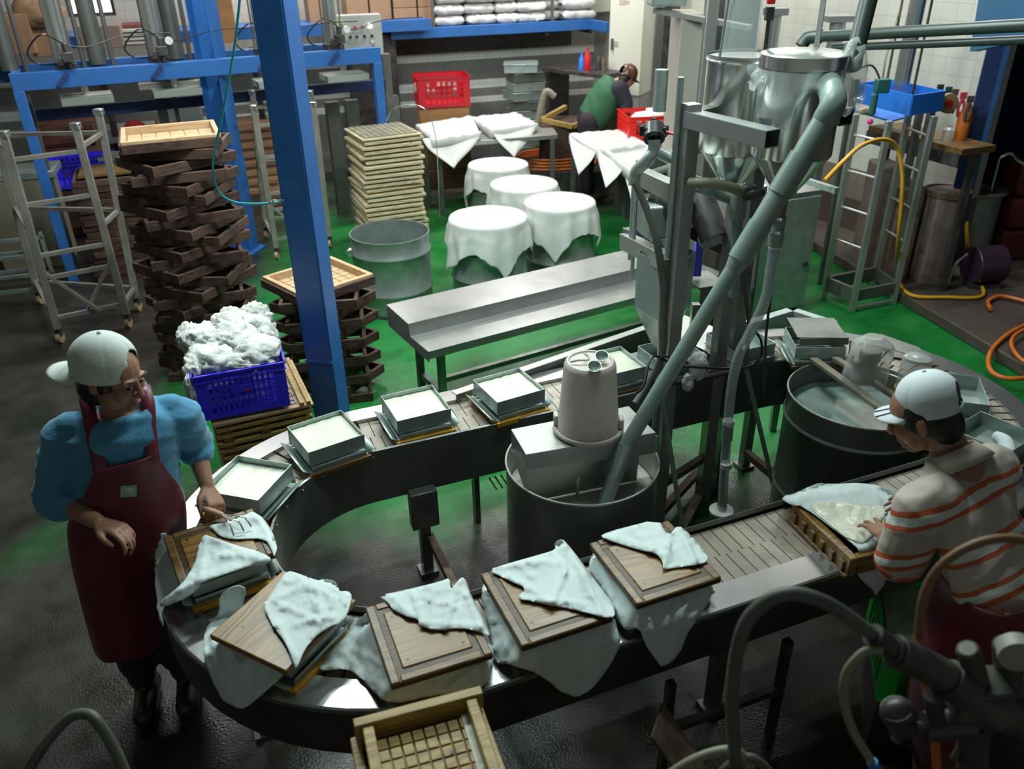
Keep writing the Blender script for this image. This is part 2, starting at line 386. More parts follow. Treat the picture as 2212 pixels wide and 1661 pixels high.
def band_mat(name, stops, base2=None, tile=.1, rough=.35):
    """tiled wall whose tiles change colour by course; stops = [(z, colour)] from the floor up"""
    m = bpy.data.materials.new(name); m.use_nodes = True; nt = m.node_tree; N = nt.nodes; L = nt.links
    b = N['Principled BSDF']; b.inputs['Roughness'].default_value = rough
    g = N.new('ShaderNodeNewGeometry'); sep = N.new('ShaderNodeSeparateXYZ'); L.new(g.outputs['Position'], sep.inputs[0])
    mr = N.new('ShaderNodeMapRange'); mr.inputs[1].default_value = 0; mr.inputs[2].default_value = 4; L.new(sep.outputs[2], mr.inputs[0])
    r = N.new('ShaderNodeValToRGB'); r.color_ramp.interpolation = 'CONSTANT'; e = r.color_ramp.elements
    e[0].position, e[0].color = 0, (*stops[0][1], 1); e[1].position, e[1].color = stops[1][0]/4, (*stops[1][1], 1)
    for z, c in stops[2:]: q = e.new(z/4); q.color = (*c, 1)
    L.new(mr.outputs[0], r.inputs[0])
    bk = N.new('ShaderNodeTexBrick'); bk.offset = 0; bk.inputs['Scale'].default_value = 1; bk.inputs['Mortar Size'].default_value = .004
    bk.inputs['Brick Width'].default_value = tile; bk.inputs['Row Height'].default_value = tile
    tc = N.new('ShaderNodeTexCoord'); mp = N.new('ShaderNodeMapping'); mp.inputs['Rotation'].default_value = (PI/2, 0, 0)
    L.new(tc.outputs['Object'], mp.inputs[0]); L.new(mp.outputs[0], bk.inputs['Vector'])
    bk.inputs['Color1'].default_value = (1, 1, 1, 1); bk.inputs['Color2'].default_value = (.93, .93, .93, 1); bk.inputs['Mortar'].default_value = (.80, .78, .75, 1)
    nz = N.new('ShaderNodeTexNoise'); nz.inputs['Scale'].default_value = 2.2; nz.inputs['Detail'].default_value = 4; L.new(tc.outputs['Object'], nz.inputs['Vector'])
    r2 = N.new('ShaderNodeValToRGB'); r2.color_ramp.elements[0].position = .3; r2.color_ramp.elements[0].color = (.78, .76, .72, 1); r2.color_ramp.elements[1].position = .6
    L.new(nz.outputs[0], r2.inputs[0])
    m1 = N.new('ShaderNodeMixRGB'); m1.blend_type = 'MULTIPLY'; m1.inputs[0].default_value = 1; L.new(r.outputs[0], m1.inputs[1]); L.new(bk.outputs[0], m1.inputs[2])
    m2 = N.new('ShaderNodeMixRGB'); m2.blend_type = 'MULTIPLY'; m2.inputs[0].default_value = .4; L.new(m1.outputs[0], m2.inputs[1]); L.new(r2.outputs[0], m2.inputs[2])
    L.new(m2.outputs[0], b.inputs['Base Color']); return m
YW = 12.05
zb = [zY(1000, y, YW) for y in (219, 206, 189, 172, 126, 110)]
GR = (.28, .27, .265); WH = (.95, .95, .93)
wb_mat = band_mat('banded_wall_tile', [(0, GR), (max(.1, zb[0]), WH), (zb[1], GR), (zb[2], WH), (zb[3], GR), (zb[4], WH), (zb[5], (.50, .47, .42))])
def wall(name, a, b, z0, z1, m, th=.12, out=None):
    """vertical slab whose room face runs from a to b"""
    a = Vector(a); b = Vector(b); L_ = (b-a).length; yaw = math.atan2((b-a).y, (b-a).x)
    mb = MB().box((0, th/2, (z0+z1)/2), (L_, th, z1-z0))
    me = mb.mesh(name, smooth=0); me.materials.append(m); o = bpy.data.objects.new(name, me); COL.objects.link(o)
    o.location = ((a+b)/2).xy.to_3d(); o.rotation_euler = (0, 0, yaw); tag(o, kind='structure'); return o
# back wall with a window opening at the far left
ws0, ws1 = -9.2, 0.0
WIN = [AY(150, 60, 10.0), AY(250, 40, 10.0)]
def s_of(px, py, d=0.0):
    """parameter along the back wall seen at this pixel"""
    r = ray(px, py); o_ = V(0, 0, CAM_H); t = ((CORNER+NB*d)-o_).dot(NB)/r.dot(NB); p = o_+r*t
    return (p-CORNER).dot(UB), p.z
sw0, zw = s_of(148, 36); sw1, _ = s_of(252, 36)
zw = s_of(215, 35)[1]
wall('wall_back', wpt(sw1), wpt(ws1+.1), 0, 4.5, wb_mat)
wall('wall_back', wpt(ws0), wpt(sw0), 0, 4.5, wb_mat)
wall('wall_back', wpt(sw0), wpt(sw1), 0, zw, wb_mat)
wall('wall_back', wpt(sw0), wpt(sw1), zw+1.0, 4.5, wb_mat)
t = thing('window_1', None, None, wpt((sw0+sw1)/2, .05, zw), BW_YAW); del_ = t; t['kind'] = 'structure'
wwid = sw1-sw0
fr = MB()
for x in (-wwid/2+.02, wwid/2-.02, -wwid*.12, wwid*.2): fr.box((x, 0, .5), (.035, .05, 1.0))
fr.box((0, 0, .02), (wwid, .06, .035)); fr.box((0, 0, .98), (wwid, .06, .035))
obj('window_frame', fr, mat('dark_window_frame', (.06, .035, .03), .5), t)
obj('window_glass', MB().box((0, .0, .5), (wwid-.04, .006, .94)), mat('frosted_window_daylight', (.9, .97, 1.0), .3, emit=2.2), t)
# right wall: white tiles, dirty below
rw_mat = band_mat('white_wall_tile', [(0, (.10, .075, .06)), (.40, (.22, .18, .15)), (.70, (.60, .61, .55)), (3.9, (.60, .61, .55))], tile=.14)
RS = (V(4.05, 7.0, 0)-CORNER).length-.05
wall('wall_right', rpt(0), rpt(RS), 0, 4.5, rw_mat)
navy = mat('navy_wall_panel', (.010, .022, .085), .5, 0, col2=(.018, .012, .03), scale=1.5)
wall('wall_right', rpt(RS-.85, 1.7), rpt(RS+7.5, 1.7), 0, 4.5, navy)
wall('wall_right', rpt(RS-.75, 0)+RW_N*1.75, rpt(RS-.75, .14), 0, 4.5, navy)
side = mat('grimy_plaster', (.42, .41, .38), .8, 0, col2=(.34, .33, .31), scale=2)
wall('wall_left', V(-8.6, -1.2, 0), wpt(ws0), 0, 4.5, side)
wall('wall_front', V(7.8, -1.2, 0), V(-8.8, -1.2, 0), 0, 4.5, side)
o = obj('ceiling', MB().prism([(-9, -1.5), (8, -1.5), (8, 15.5), (-9, 15.5)], 4.5, 4.6), mat('dusty_ceiling_sheet', (.62, .64, .62), .8)); tag(o, kind='structure')
# raised concrete platform along the right, with a kerb
conc = mat('stained_concrete', (.085, .062, .048), .55, 0, col2=(.045, .036, .03), scale=3, rvar=.18, bump=.2, bscale=50)
ka, kb = A(1932, 648, 0), A(2134, 770, 0); kd = (kb-ka).normalized(); kn = V(kd.y, -kd.x, 0); kn = kn if kn.x > 0 else -kn
kA = ka-kd*3.2; kB = kb+kd*3.5
o = obj('trim_1', MB().prism([kA, kB, kB+kn*2.6, kA+kn*2.6], 0, .09), conc, bevel=.01); tag(o, kind='structure')
# lamps: battens hung from the ceiling, out of the picture above
lampm = mat('lamp_tube_glass', (.88, 1, .96), .3, emit=6.0); lampb = mat('lamp_batten_enamel', (.6, .6, .6), .5)
lproto = None
LWH = ['left bend of the conveyor', 'middle of the conveyor', 'right bend of the conveyor', 'left ladder cart', 'covered drums', 'green vest and trays', 'near run of the conveyor', 'press line end', 'cream cabinet corner']
for i, (x, y, z, ln, yw, p) in enumerate(LAMPS):
    if lproto is None:
        lproto = thing('fluorescent_batten', 'white fluorescent batten hung above the left bend of the conveyor', 'lamp', (x, y, z), yw, 'ceiling lamps')
        obj('housing', MB().box((0, 0, .03), (ln+.1, .14, .05)), lampb, lproto)
        obj('tube', MB().cyl((-ln/2, 0, -.015), (ln/2, 0, -.015), .018), lampm, lproto)
        hb = MB(); [hb.cyl((sx*ln*.4, 0, .05), (sx*ln*.4, 0, .4), .004, n=6) for sx in (-1, 1)]; obj('hanger', hb, DARKM, lproto)
    else: dup(lproto, (x, y, z), yw, 'white fluorescent batten hung above the '+LWH[i])
# ================================================================== CONVEYOR
CC = V(-.44, 2.58, 0); CYAW = .375; CLEN = 2.12; CZ = .80; RI, RO = .50, .91
CU = V(math.cos(CYAW), math.sin(CYAW), 0); CN = V(-math.sin(CYAW), math.cos(CYAW), 0)
def rt(r, na=28, ns=24):
    """race-track outline in conveyor space"""
    P = []
    for i in range(na): an = PI/2+PI*i/na; P.append((r*math.cos(an), r*math.sin(an)))
    for i in range(ns): P.append((CLEN*i/ns, -r))
    for i in range(na): an = -PI/2+PI*i/na; P.append((CLEN+r*math.cos(an), r*math.sin(an)))
    for i in range(ns): P.append((CLEN-CLEN*i/ns, r))
    return P
def ring(mb, prof, close=True):
    rows = [rt(r) for r, z in prof]; n = len(rows[0]); m = len(prof)
    vs = [V(x, y, prof[j][1]) for j in range(m) for (x, y) in rows[j]]
    fs = [(j*n+i, j*n+(i+1) % n, ((j+1) % m)*n+(i+1) % n, ((j+1) % m)*n+i) for j in range(m if close else m-1) for i in range(n)]
    mb.add(vs, fs); return mb
def rdist(x, y):
    """distance from the conveyor's centre line segment"""
    p = V(x, y, 0)-CC; a = p.dot(CU); b = p.dot(CN)
    if a < 0: return math.hypot(a, b)
    if a > CLEN: return math.hypot(a-CLEN, b)
    return abs(b)
conv = thing('conveyor', 'steel racetrack conveyor with beige slat belt carrying tofu moulds', 'conveyor', CC, CYAW)
obj('outer_rim', ring(MB(), [(.800, .775), (.800, .803), (.905, .800), (.912, .796), (.912, .780), (.906, .780), (.906, .792), (.806, .795), (.806, .775)]), mat('lip_steel', (.40, .40, .39), .26, .85, col2=(.33, .33, .325), scale=3, rvar=.07), conv, smooth=25)
obj('outer_skirt', ring(MB(), [(.905, .785), (.9115, .785), (.909, .60), (.903, .60)]), mat('shade_dark_steel', (.085, .075, .08), .45, .5, col2=(.05, .045, .05), scale=4), conv, smooth=25)  # skirt colour darkened to carry the shade below the rim
obj('inner_skirt', ring(MB(), [(.515, .80), (.505, .812), (.497, .808), (.495, .54), (.501, .54), (.503, .80), (.512, .796)]), STEELD, conv)
obj('slide_bed', ring(MB(), [(.505, .76), (.802, .76), (.802, .75), (.505, .75)]), BELTG, conv)
bm_ = MB(); pitch = .05
def slat(c, w, l, rz): bm_.box((c[0], c[1], .778), (w, l, .012), rz)
k = int(CLEN/pitch)
for sgn in (-1, 1):
    for i in range(k+1):
        x = i*pitch
        slat((x, sgn*.588), pitch*.92, .141, 0); slat((min(x+pitch*.5, CLEN+.01), sgn*.7295), pitch*.92, .141, 0)
for cx, a0 in ((0, PI/2), (CLEN, -PI/2)):
    nn = 40
    for i in range(1, nn):
        an = a0+PI*i/nn
        for rr_, off in ((.588, 0), (.7295, .5)):
            a2 = a0+PI*(i-.5+off)/nn
            slat((cx+rr_*math.cos(a2), rr_*math.sin(a2)), PI*rr_/nn*.84, .141, a2-PI/2)
obj('belt', bm_, BELT, conv)
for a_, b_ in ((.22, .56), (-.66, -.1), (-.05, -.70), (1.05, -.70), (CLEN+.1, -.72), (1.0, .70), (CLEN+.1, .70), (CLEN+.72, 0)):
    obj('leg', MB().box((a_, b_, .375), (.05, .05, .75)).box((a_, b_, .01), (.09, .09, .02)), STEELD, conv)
cb = MB()
for a_ in (.24, 1.05, 2.1): cb.box((a_, .0, .22), (.035, 1.1, .04))
obj('crossbar', cb, RUSTM, conv)
obj('drive_box', MB().box((.20, .46, .47), (.13, .06, .20)), STEELD, conv, bevel=.006)
obj('drain_grating', (lambda m: ([m.box((.55+i*.03, .47, .50), (.006, .10, .006)) for i in range(22)], m)[1])(MB()), DARKM, conv)
rv = MB()
for i in range(14):
    an = PI/2+PI*i/13; rv.ell((.494*math.cos(an), .494*math.sin(an), .78), (.005,)*3, nu=8, nv=6)
obj('rivets', rv, CHROME, conv)
# ------------------------------------------------------------------ moulds on the belt
def avg(pts, z): P = [A(x, y, z) for x, y in pts]; return sum(P, V(0, 0, 0))/len(P)
def mould(label, c, rz, fill, size=.252, board='yellow', hh=.07, z0=.79):
    t = thing('tofu_mould', label, 'mould', (c.x, c.y, z0), rz, 'tin moulds on the conveyor')
    s = size
    bmat = {'yellow': YEL, 'wood': WOODE, 'none': None}[board]
    if bmat: obj('base_board', MB().box((0, 0, .013), (s+.03, s+.05, .024)), bmat, t, bevel=.002)
    fl = MB(); zb_ = .027
    fl.box((0, 0, zb_), (s+.01, s+.02, .003))
    for sg in (-1, 1):
        fl.add([V(sg*(s/2+.005), -s/2-.01, zb_), V(sg*(s/2+.005), s/2+.01, zb_), V(sg*(s/2+.04), s/2+.012, zb_+.022), V(sg*(s/2+.04), -s/2-.012, zb_+.022)], [(0, 1, 2, 3)])
        fl.add([V(-s/2, sg*(s/2+.008), zb_), V(s/2, sg*(s/2+.008), zb_), V(s/2, sg*(s/2+.014), zb_+.03), V(-s/2, sg*(s/2+.014), zb_+.03)], [(0, 1, 2, 3)])
    obj('drip_tray', fl, GALV, t, solid=.002)
    w_ = MB(); z1 = .055; h = hh
    w_.box((0, 0, z1), (s, s, .003))
    for sg in (-1, 1):
        w_.box((sg*s/2, 0, z1+h/2), (.004, s, h)); w_.box((0, sg*s/2, z1+h/2), (s, .004, h))
    obj('tin_wall', w_, GALV, t, bevel=.001)
    if fill:
        q = MB(); n = 14; rows = []
        for j in range(n+1):
            rows.append([V(lerp(-s/2+.004, s/2-.004, i/n), lerp(-s/2+.004, s/2-.004, j/n),
                           h*fill + .004*noise.noise(V(i*.6+c.x*9, j*.6, 1))) for i in range(n+1)])
        q.grid(rows)
        m0 = len(q.v)
        ring_ = [rows[0][i] for i in range(n+1)]+[rows[j][n] for j in range(1, n+1)]+[rows[n][i] for i in range(n-1, -1, -1)]+[rows[j][0] for j in range(n-1, 0, -1)]
        kk = len(ring_); q.add([p.copy() for p in ring_]+[V(p.x, p.y, .006) for p in ring_], [(i, (i+1) % kk, (i+1) % kk+kk, i+kk) for i in range(kk)]+[tuple(range(kk, 2*kk))])
        cu = thing('soy_curd', None, None)
        COL.objects.unlink(cu); bpy.data.objects.remove(cu)
        cu = obj('soy_curd', q, CURD); L0 = cu.location.copy()
        M = Matrix.Rotation(rz, 4, 'Z'); cu.location = V(c.x, c.y, z0+z1) + M @ L0; cu.rotation_euler = (0, 0, rz)
        tag(cu, 'pale soy curd in the '+label, 'soy curd', 'curd in the moulds')
    return t
MD = [([(447, 1050), (497, 983), (622, 1003), (570, 1090)], -17, .6, 'yellow', 'brimming tin mould beside the hands of the person in blue'),
      ([(620, 916), (728, 883), (790, 944), (672, 980)], 33, .7, 'wood', 'full tin mould just in front of the blue column foot'),
      ([(824, 855), (932, 830), (972, 884), (860, 909)], 24, .7, 'yellow', 'full tin mould on a bright yellow board'),
      ([(1024, 821), (1122, 792), (1176, 843), (1073, 868)], 28, .7, 'yellow', 'full tin mould just left of the upturned white bucket'),
      ([(1250, 770), (1340, 745), (1395, 790), (1300, 815)], 24, .7, 'wood', 'full tin mould mostly hidden behind the upturned white bucket'),
      ([(1380, 748), (1470, 730), (1530, 765), (1430, 790)], 24, 0, 'none', 'empty tin mould behind the steel post of the machine'),
      ([(1530, 713), (1610, 705), (1673, 740), (1590, 762)], 22, 0, 'none', 'empty tin mould beside the slack cables behind the machine')]
for pts, yw, fill, bd, lb in MD:
    mould(lb, avg(pts, .915), math.radians(yw), fill, board=bd)
# tin on its side of the belt, upturned at the far bend
mould('upturned dark wet tin mould at the far bend of the conveyor', avg([(1708, 700), (1795, 703), (1820, 745), (1725, 745)], .93)+V(0, 0, 0), math.radians(-4), 0, board='wood', size=.25)
tp = MB(); pc = avg([(1708, 697), (1795, 700), (1820, 738), (1725, 740)], .93)
o = obj('tin_lid', MB().box((0, 0, .0), (.25, .25, .004), rz=math.radians(-4)).box((0, -.125, -.02), (.25, .004, .04)), STEELD)
o.location = (pc.x, pc.y, .918); tag(o, 'dark wet tin lid lying on the upturned mould at the far bend', 'lid')
mould('shallow empty tin mould on the right bend behind the white cap', avg([(2040, 808), (2098, 808), (2165, 862), (2065, 866)], .93)+V(-.06, .03, 0), math.radians(-18), 0, board='wood', size=.28)
mould('empty tin mould on the right bend beside the striped shirt', A(2150, 925, .93), math.radians(-55), 0, board='none', size=.24)
# ------------------------------------------------------------------ cloth draping
def fill_poly(poly, step):
    """triangulated fill of a 2D polygon with inner points"""
    n = len(poly); P = [Vector(p) for p in poly]; B = []
    for i in range(n):
        a, b = P[i], P[(i+1) % n]; k = max(1, int((b-a).length/step))
        B += [a.lerp(b, j/k) for j in range(k)]
    xs = [p.x for p in P]; ys = [p.y for p in P]; ins = []
    def inside(x, y):
        c = False; j = len(P)-1
        for i in range(len(P)):
            if (P[i].y > y) != (P[j].y > y) and x < (P[j].x-P[i].x)*(y-P[i].y)/(P[j].y-P[i].y)+P[i].x: c = not c
            j = i
        return c
    y = min(ys)+step*.5; r = 0
    while y < max(ys):
        x = min(xs)+(.5 if r % 2 else 0)*step
        while x < max(xs):
            if inside(x, y) and min((Vector((x, y))-b).length for b in B) > step*.45: ins.append(Vector((x, y)))
            x += step
        y += step*.87; r += 1
    vs = B+ins; nb = len(B)
    res = geometry.delaunay_2d_cdt(vs, [(i, (i+1) % nb) for i in range(nb)], [list(range(nb))], 1, 1e-4)
    return res[0], res[2]
def smooth_poly(px, it=1):
    P = [Vector(p) for p in px]
    for _ in range(it):
        Q = []
        for i in range(len(P)):
            a, b = P[i], P[(i+1) % len(P)]; Q += [a.lerp(b, .22), a.lerp(b, .78)]
        P = Q
    return P
class Sup:
    """support surface a cloth lies on: a box top, sloping off to the belt and hanging past the rim"""
    def __init__(s, c, rz, wx, wy, ztop, slope=1.1, low=.812): s.c = c; s.r = rz; s.wx = wx/2; s.wy = wy/2; s.z = ztop; s.k = slope; s.low = low
    def __call__(s, x, y):
        p = V(x, y, 0)-V(s.c.x, s.c.y, 0); ca, sa = math.cos(s.r), math.sin(s.r)
        a = abs(p.x*ca+p.y*sa)-s.wx; b = abs(-p.x*sa+p.y*ca)-s.wy
        d = math.hypot(max(a, 0), max(b, 0)); z = s.z-max(0, d-.006)*s.k
        r = rdist(x, y); z = max(z, s.low)
        if r > .918: z = min(z, s.low-(r-.918)*7)
        if r < .49: z = min(z, s.low-(.49-r)*7)
        return z
def march(px, py, S):
    d = ray(px, py); lo = (1.25-CAM_H)/d.z; hi = (0.25-CAM_H)/d.z; t0 = lo; n = 160
    for i in range(n+1):
        t_ = lo+(hi-lo)*i/n; p = V(0, 0, CAM_H)+d*t_
        if p.z <= S(p.x, p.y):
            a, b = t0, t_
            for _ in range(14):
                m_ = (a+b)/2; p = V(0, 0, CAM_H)+d*m_
                if p.z <= S(p.x, p.y): b = m_
                else: a = m_
            return V(0, 0, CAM_H)+d*b
        t0 = t_
    return V(0, 0, CAM_H)+d*hi
def seg_d(x, y, s):
    ax, ay, bx_, by_ = s; dx, dy = bx_-ax, by_-ay; L2 = dx*dx+dy*dy; t_ = max(0, min(1, ((x-ax)*dx+(y-ay)*dy)/L2))
    return math.hypot(x-ax-dx*t_, y-ay-dy*t_), (dx*(y-ay)-dy*(x-ax))
CREASE = [(450, 1158, 577, 1208), (446, 1165, 437, 1250), (460, 1130, 560, 1118), (430, 1215, 520, 1190), (470, 1195, 560, 1205), (395, 1275, 440, 1240),
          (650, 1250, 720, 1290), (600, 1300, 690, 1340), (640, 1345, 715, 1330), (690, 1260, 688, 1320), (605, 1350, 640, 1420), (600, 1290, 660, 1262), (720, 1300, 680, 1372),
          (972, 1250, 962, 1357), (994, 1250, 967, 1352), (905, 1343, 1040, 1350), (900, 1288, 912, 1335), (930, 1272, 925, 1340), (1010, 1285, 1040, 1355), (850, 1290, 890, 1325),
          (1098, 1245, 1195, 1298), (1215, 1170, 1222, 1235), (1222, 1235, 1195, 1298), (1120, 1292, 1260, 1302), (1225, 1180, 1310, 1330), (1100, 1220, 1180, 1210), (1260, 1240, 1300, 1330),
          (1420, 1125, 1448, 1200), (1447, 1160, 1432, 1225), (1465, 1140, 1500, 1210), (1330, 1160, 1430, 1195), (1480, 1170, 1500, 1218), (1360, 1140, 1410, 1180),
          (460, 1360, 500, 1500), (500, 1400, 560, 1515), (760, 1400, 850, 1440), (740, 1400, 800, 1470), (850, 1480, 870, 1512), (900, 1470, 960, 1440), (960, 1490, 1040, 1430), (800, 1340, 830, 1480),
          (1080, 1360, 1110, 1425), (1150, 1400, 1180, 1460), (1200, 1390, 1215, 1490), (1250, 1370, 1240, 1500), (1290, 1350, 1270, 1470), (1320, 1350, 1290, 1460), (1050, 1280, 1075, 1400),
          (1300, 1210, 1340, 1330), (1285, 1200, 1320, 1290), (1400, 1330, 1425, 1430), (1440, 1320, 1440, 1420), (1480, 1300, 1450, 1420), (1520, 1270, 1490, 1350),
          (1720, 1075, 1850, 1060), (1750, 1060, 1790, 1090), (1800, 1050, 1830, 1085), (1860, 1050, 1900, 1085), (1895, 1150, 1880, 1280), (1870, 1180, 1885, 1275), (1910, 1150, 1905, 1260)]
def cloth_piece(mb, poly, S, step=9, amp=.006, lift=.004, seed=0, fold=(1, 0)):
    vs, fs = fill_poly(smooth_poly(poly), step)
    out = []
    wdir = V(S.c.x, S.c.y, 0).normalized(); ca_, sa_ = math.cos(S.r), math.sin(S.r)
    lim = abs(wdir.x*ca_+wdir.y*sa_)*S.wx+abs(-wdir.x*sa_+wdir.y*ca_)*S.wy+.025
    for v in vs:
        p = march(v.x, v.y, S)
        over = (p-S.c).xy.to_3d().dot(wdir)-lim
        if over > 0:
            d_ = ray(v.x, v.y); p = p-d_*(over/d_.xy.to_3d().dot(wdir))
        q = V(p.x*14+seed*3.1, p.y*14, p.z*9)
        u_, v_ = q.x*fold[0]+q.y*fold[1], q.y*fold[0]-q.x*fold[1]
        wv = noise.noise(V(u_*.5, v_*.5, seed+9))*1.3
        r1 = max(0, 1-abs(noise.noise(V(u_*.95+wv, v_*.22, seed)))*4.5); r2 = max(0, 1-abs(noise.noise(V(u_*.35, v_*1.25+wv, seed+4)))*6)
        a_ = amp*(.45*noise.noise(q*.6)+.75*r1*r1+.55*r2*r2)
        hang = max(0, .80-p.z)
        for s_ in CREASE:
            dd_, sd_ = seg_d(v.x, v.y, s_)
            if dd_ < 16: a_ += (.011 if sd_ > 0 else .014)*max(0, 1-dd_/(16 if sd_ > 0 else 7))
        out.append(p+V(0, -1, .8).normalized()*(lift+a_+hang*.10*noise.noise(V(p.x*16, seed, p.z*3))))
    mb.add(out, [list(f) for f in fs]); return mb
BD = [ # corners, yaw, size, T polys, U polys, label
 ([(350, 1155), (545, 1092), (590, 1180), (388, 1262)], 30, (.32, .30),
  [[(450, 1135), (463, 1146), (480, 1160), (502, 1165), (574, 1163), (590, 1190), (594, 1206), (601, 1180), (590, 1150), (572, 1120), (548, 1104), (531, 1112), (500, 1128)],
   [(444, 1154), (460, 1159), (509, 1177), (564, 1192), (590, 1208), (577, 1219), (548, 1221), (437, 1257), (432, 1268), (410, 1288), (352, 1314), (347, 1300), (385, 1270), (404, 1250), (421, 1221), (430, 1182)]],
  [[(327, 1182), (336, 1154), (365, 1150), (400, 1240), (392, 1285), (349, 1314), (356, 1361), (345, 1330), (340, 1292), (335, 1260), (338, 1208)]],
  'the board under the hand of the person in blue'),
 ([(447, 1360), (608, 1222), (760, 1290), (630, 1440)], 61, (.33, .31),
  [[(622, 1232), (606, 1254), (583, 1288), (580, 1297), (570, 1301), (577, 1325), (596, 1358), (622, 1392), (632, 1423), (640, 1448), (660, 1400), (687, 1371), (715, 1352), (739, 1345), (752, 1325), (762, 1286), (752, 1276), (733, 1278), (733, 1268), (723, 1254), (700, 1250), (687, 1254), (650, 1240)]],
  [[(512, 1262), (473, 1286), (476, 1325), (450, 1348), (441, 1375), (443, 1423), (456, 1465), (482, 1514), (521, 1533), (544, 1520), (612, 1460), (640, 1425), (600, 1380), (520, 1330), (535, 1270)]],
  'the board nearest the apron, at the left bend'),
 ([(792, 1302), (985, 1250), (1065, 1405), (843, 1472)], 21, (.31, .335),
  [[(819, 1286), (839, 1302), (851, 1318), (875, 1330), (909, 1338), (903, 1350), (939, 1360), (962, 1360), (994, 1356), (1030, 1362), (1062, 1376), (1046, 1342), (1018, 1286), (1008, 1255), (998, 1245), (986, 1259), (974, 1274), (972, 1247), (955, 1255), (879, 1274)]],
  [[(795, 1320), (772, 1342), (740, 1382), (703, 1418), (685, 1450), (748, 1443), (784, 1465), (803, 1489), (831, 1513), (867, 1517), (907, 1507), (955, 1499), (1050, 1485), (1060, 1445), (1068, 1398), (1040, 1380), (900, 1400), (840, 1330)]],
  'the board above the wooden grid tray'),
 ([(1048, 1235), (1215, 1175), (1315, 1330), (1130, 1385)], 22, (.31, .35),
  [[(1054, 1231), (1098, 1253), (1138, 1270), (1116, 1292), (1157, 1300), (1257, 1320), (1305, 1334), (1328, 1332), (1327, 1305), (1289, 1259), (1257, 1215), (1225, 1175), (1213, 1163), (1197, 1172), (1201, 1187), (1169, 1197), (1098, 1217)]],
  [[(1048, 1245), (1040, 1278), (1044, 1318), (1062, 1378), (1066, 1430), (1098, 1432), (1122, 1441), (1161, 1453), (1193, 1477), (1213, 1493), (1245, 1505), (1277, 1489), (1297, 1465), (1320, 1433), (1342, 1386), (1332, 1358), (1328, 1332), (1305, 1325), (1200, 1340), (1100, 1330)]],
  'the board just in front of the open steel tub'),
 ([(1278, 1165), (1440, 1118), (1550, 1232), (1385, 1305)], 22, (.32, .33),
  [[(1295, 1159), (1312, 1149), (1420, 1121), (1442, 1159), (1464, 1133), (1491, 1155), (1511, 1179), (1531, 1203), (1523, 1217), (1480, 1223), (1430, 1231), (1430, 1212), (1416, 1195), (1376, 1187), (1320, 1169)]],
  [[(1285, 1185), (1269, 1223), (1289, 1255), (1320, 1302), (1332, 1338), (1352, 1362), (1380, 1354), (1392, 1390), (1416, 1425), (1430, 1442), (1468, 1414), (1484, 1366), (1507, 1334), (1531, 1299), (1543, 1262), (1500, 1260), (1390, 1290), (1300, 1200)]],
  'the board nearest the bare stretch of slat belt')]
CLB = ['thin white cloth wrapped round the board under the hand of the person in blue',
       'white cloth hanging off the rim at the left bend, below the maroon apron',
       'white cloth knotted over the board above the wooden grid tray',
       'broad white cloth folded across the board in front of the open steel tub',
       'white cloth bunched on the board nearest the bare slat belt']
BLB = ['worn pale wooden board under a two-pronged hook at the left bend',
       'plain yellowish wooden board turned cornerwise at the left bend',
       'reddish wooden board with looping grain above the wooden grid tray',
       'wooden board mostly hidden by its cloth in front of the steel tub',
       'wooden board with dark grooved border nearest the bare slat belt']
WOODG = wood('dark_groove_wood', (.075, .04, .014), (.03, .015, .006), (.05, .028, .01), scale=14, rough=.45)
for i, (cor, yw, (sx, sy), T, U, lb) in enumerate(BD):
    zc = .925; c = avg(cor, zc+.02); rz = math.radians(yw)
    t = thing('pressing_board', BLB[i], 'board', (c.x, c.y, .905), rz, 'pressing boards')
    obj('panel', MB().box((0, 0, .012), (sx, sy, .022)), WOODG if i != 1 else WOODB, t, bevel=.004)
    m_ = .036
    if i != 1: obj('raised_field', MB().box((0, 0, .0225), (sx-2*m_-.02, sy-2*m_-.02, .009)), WOODB, t, bevel=.006)
    rm = MB()
    if i != 1:
        for sg in (-1, 1): rm.box((sg*(sx/2-.014), 0, .0225), (.028, sy-.004, .008)); rm.box((0, sg*(sy/2-.014), .0225), (sx-.062, .028, .008))
        obj('border', rm, WOODE, t, bevel=.004)
    for sg in (-1, 1): obj('batten', MB().box((0, sg*(sy/2-.05), -.012), (sx-.04, .04, .024)), WOODE, t, bevel=.003)
    for hx in (-1, 1):
        for hy in (-1, 1): obj('bolt_hole', MB().cyl((hx*sx*.28, hy*sy*.28, .020), (hx*sx*.28, hy*sy*.28, .0275 if i != 1 else .0236), .005, n=10), BLACK, t)
    mould(['tin mould under the hook-marked board', 'tin mould under the cornerwise board at the left bend', 'tin mould under the board above the grid tray', 'tin mould under the board before the steel tub',
           'tin mould under the board nearest the bare belt'][i], c, rz, 0, board='yellow' if i < 2 else 'wood', hh=.05, size=.25)
    cm = MB()
    ST = Sup(c, rz, sx+.012, sy+.03, .935, slope=1.5); SU = Sup(c, rz, .262, .262, .902, slope=1.3)
    for k_, pl in enumerate(T): cloth_piece(cm, pl, ST, seed=i*5+k_, fold=(.9, .4), amp=.010, step=6)
    for k_, pl in enumerate(U): cloth_piece(cm, pl, SU, seed=i*5+k_+2, fold=(.95, .3), amp=.014, lift=.002, step=8)
    o = obj('pressing_cloth', cm, CLOTH, smooth=80, solid=.0015); tag(o, CLB[i], 'cloth', 'cloths over the pressing boards')
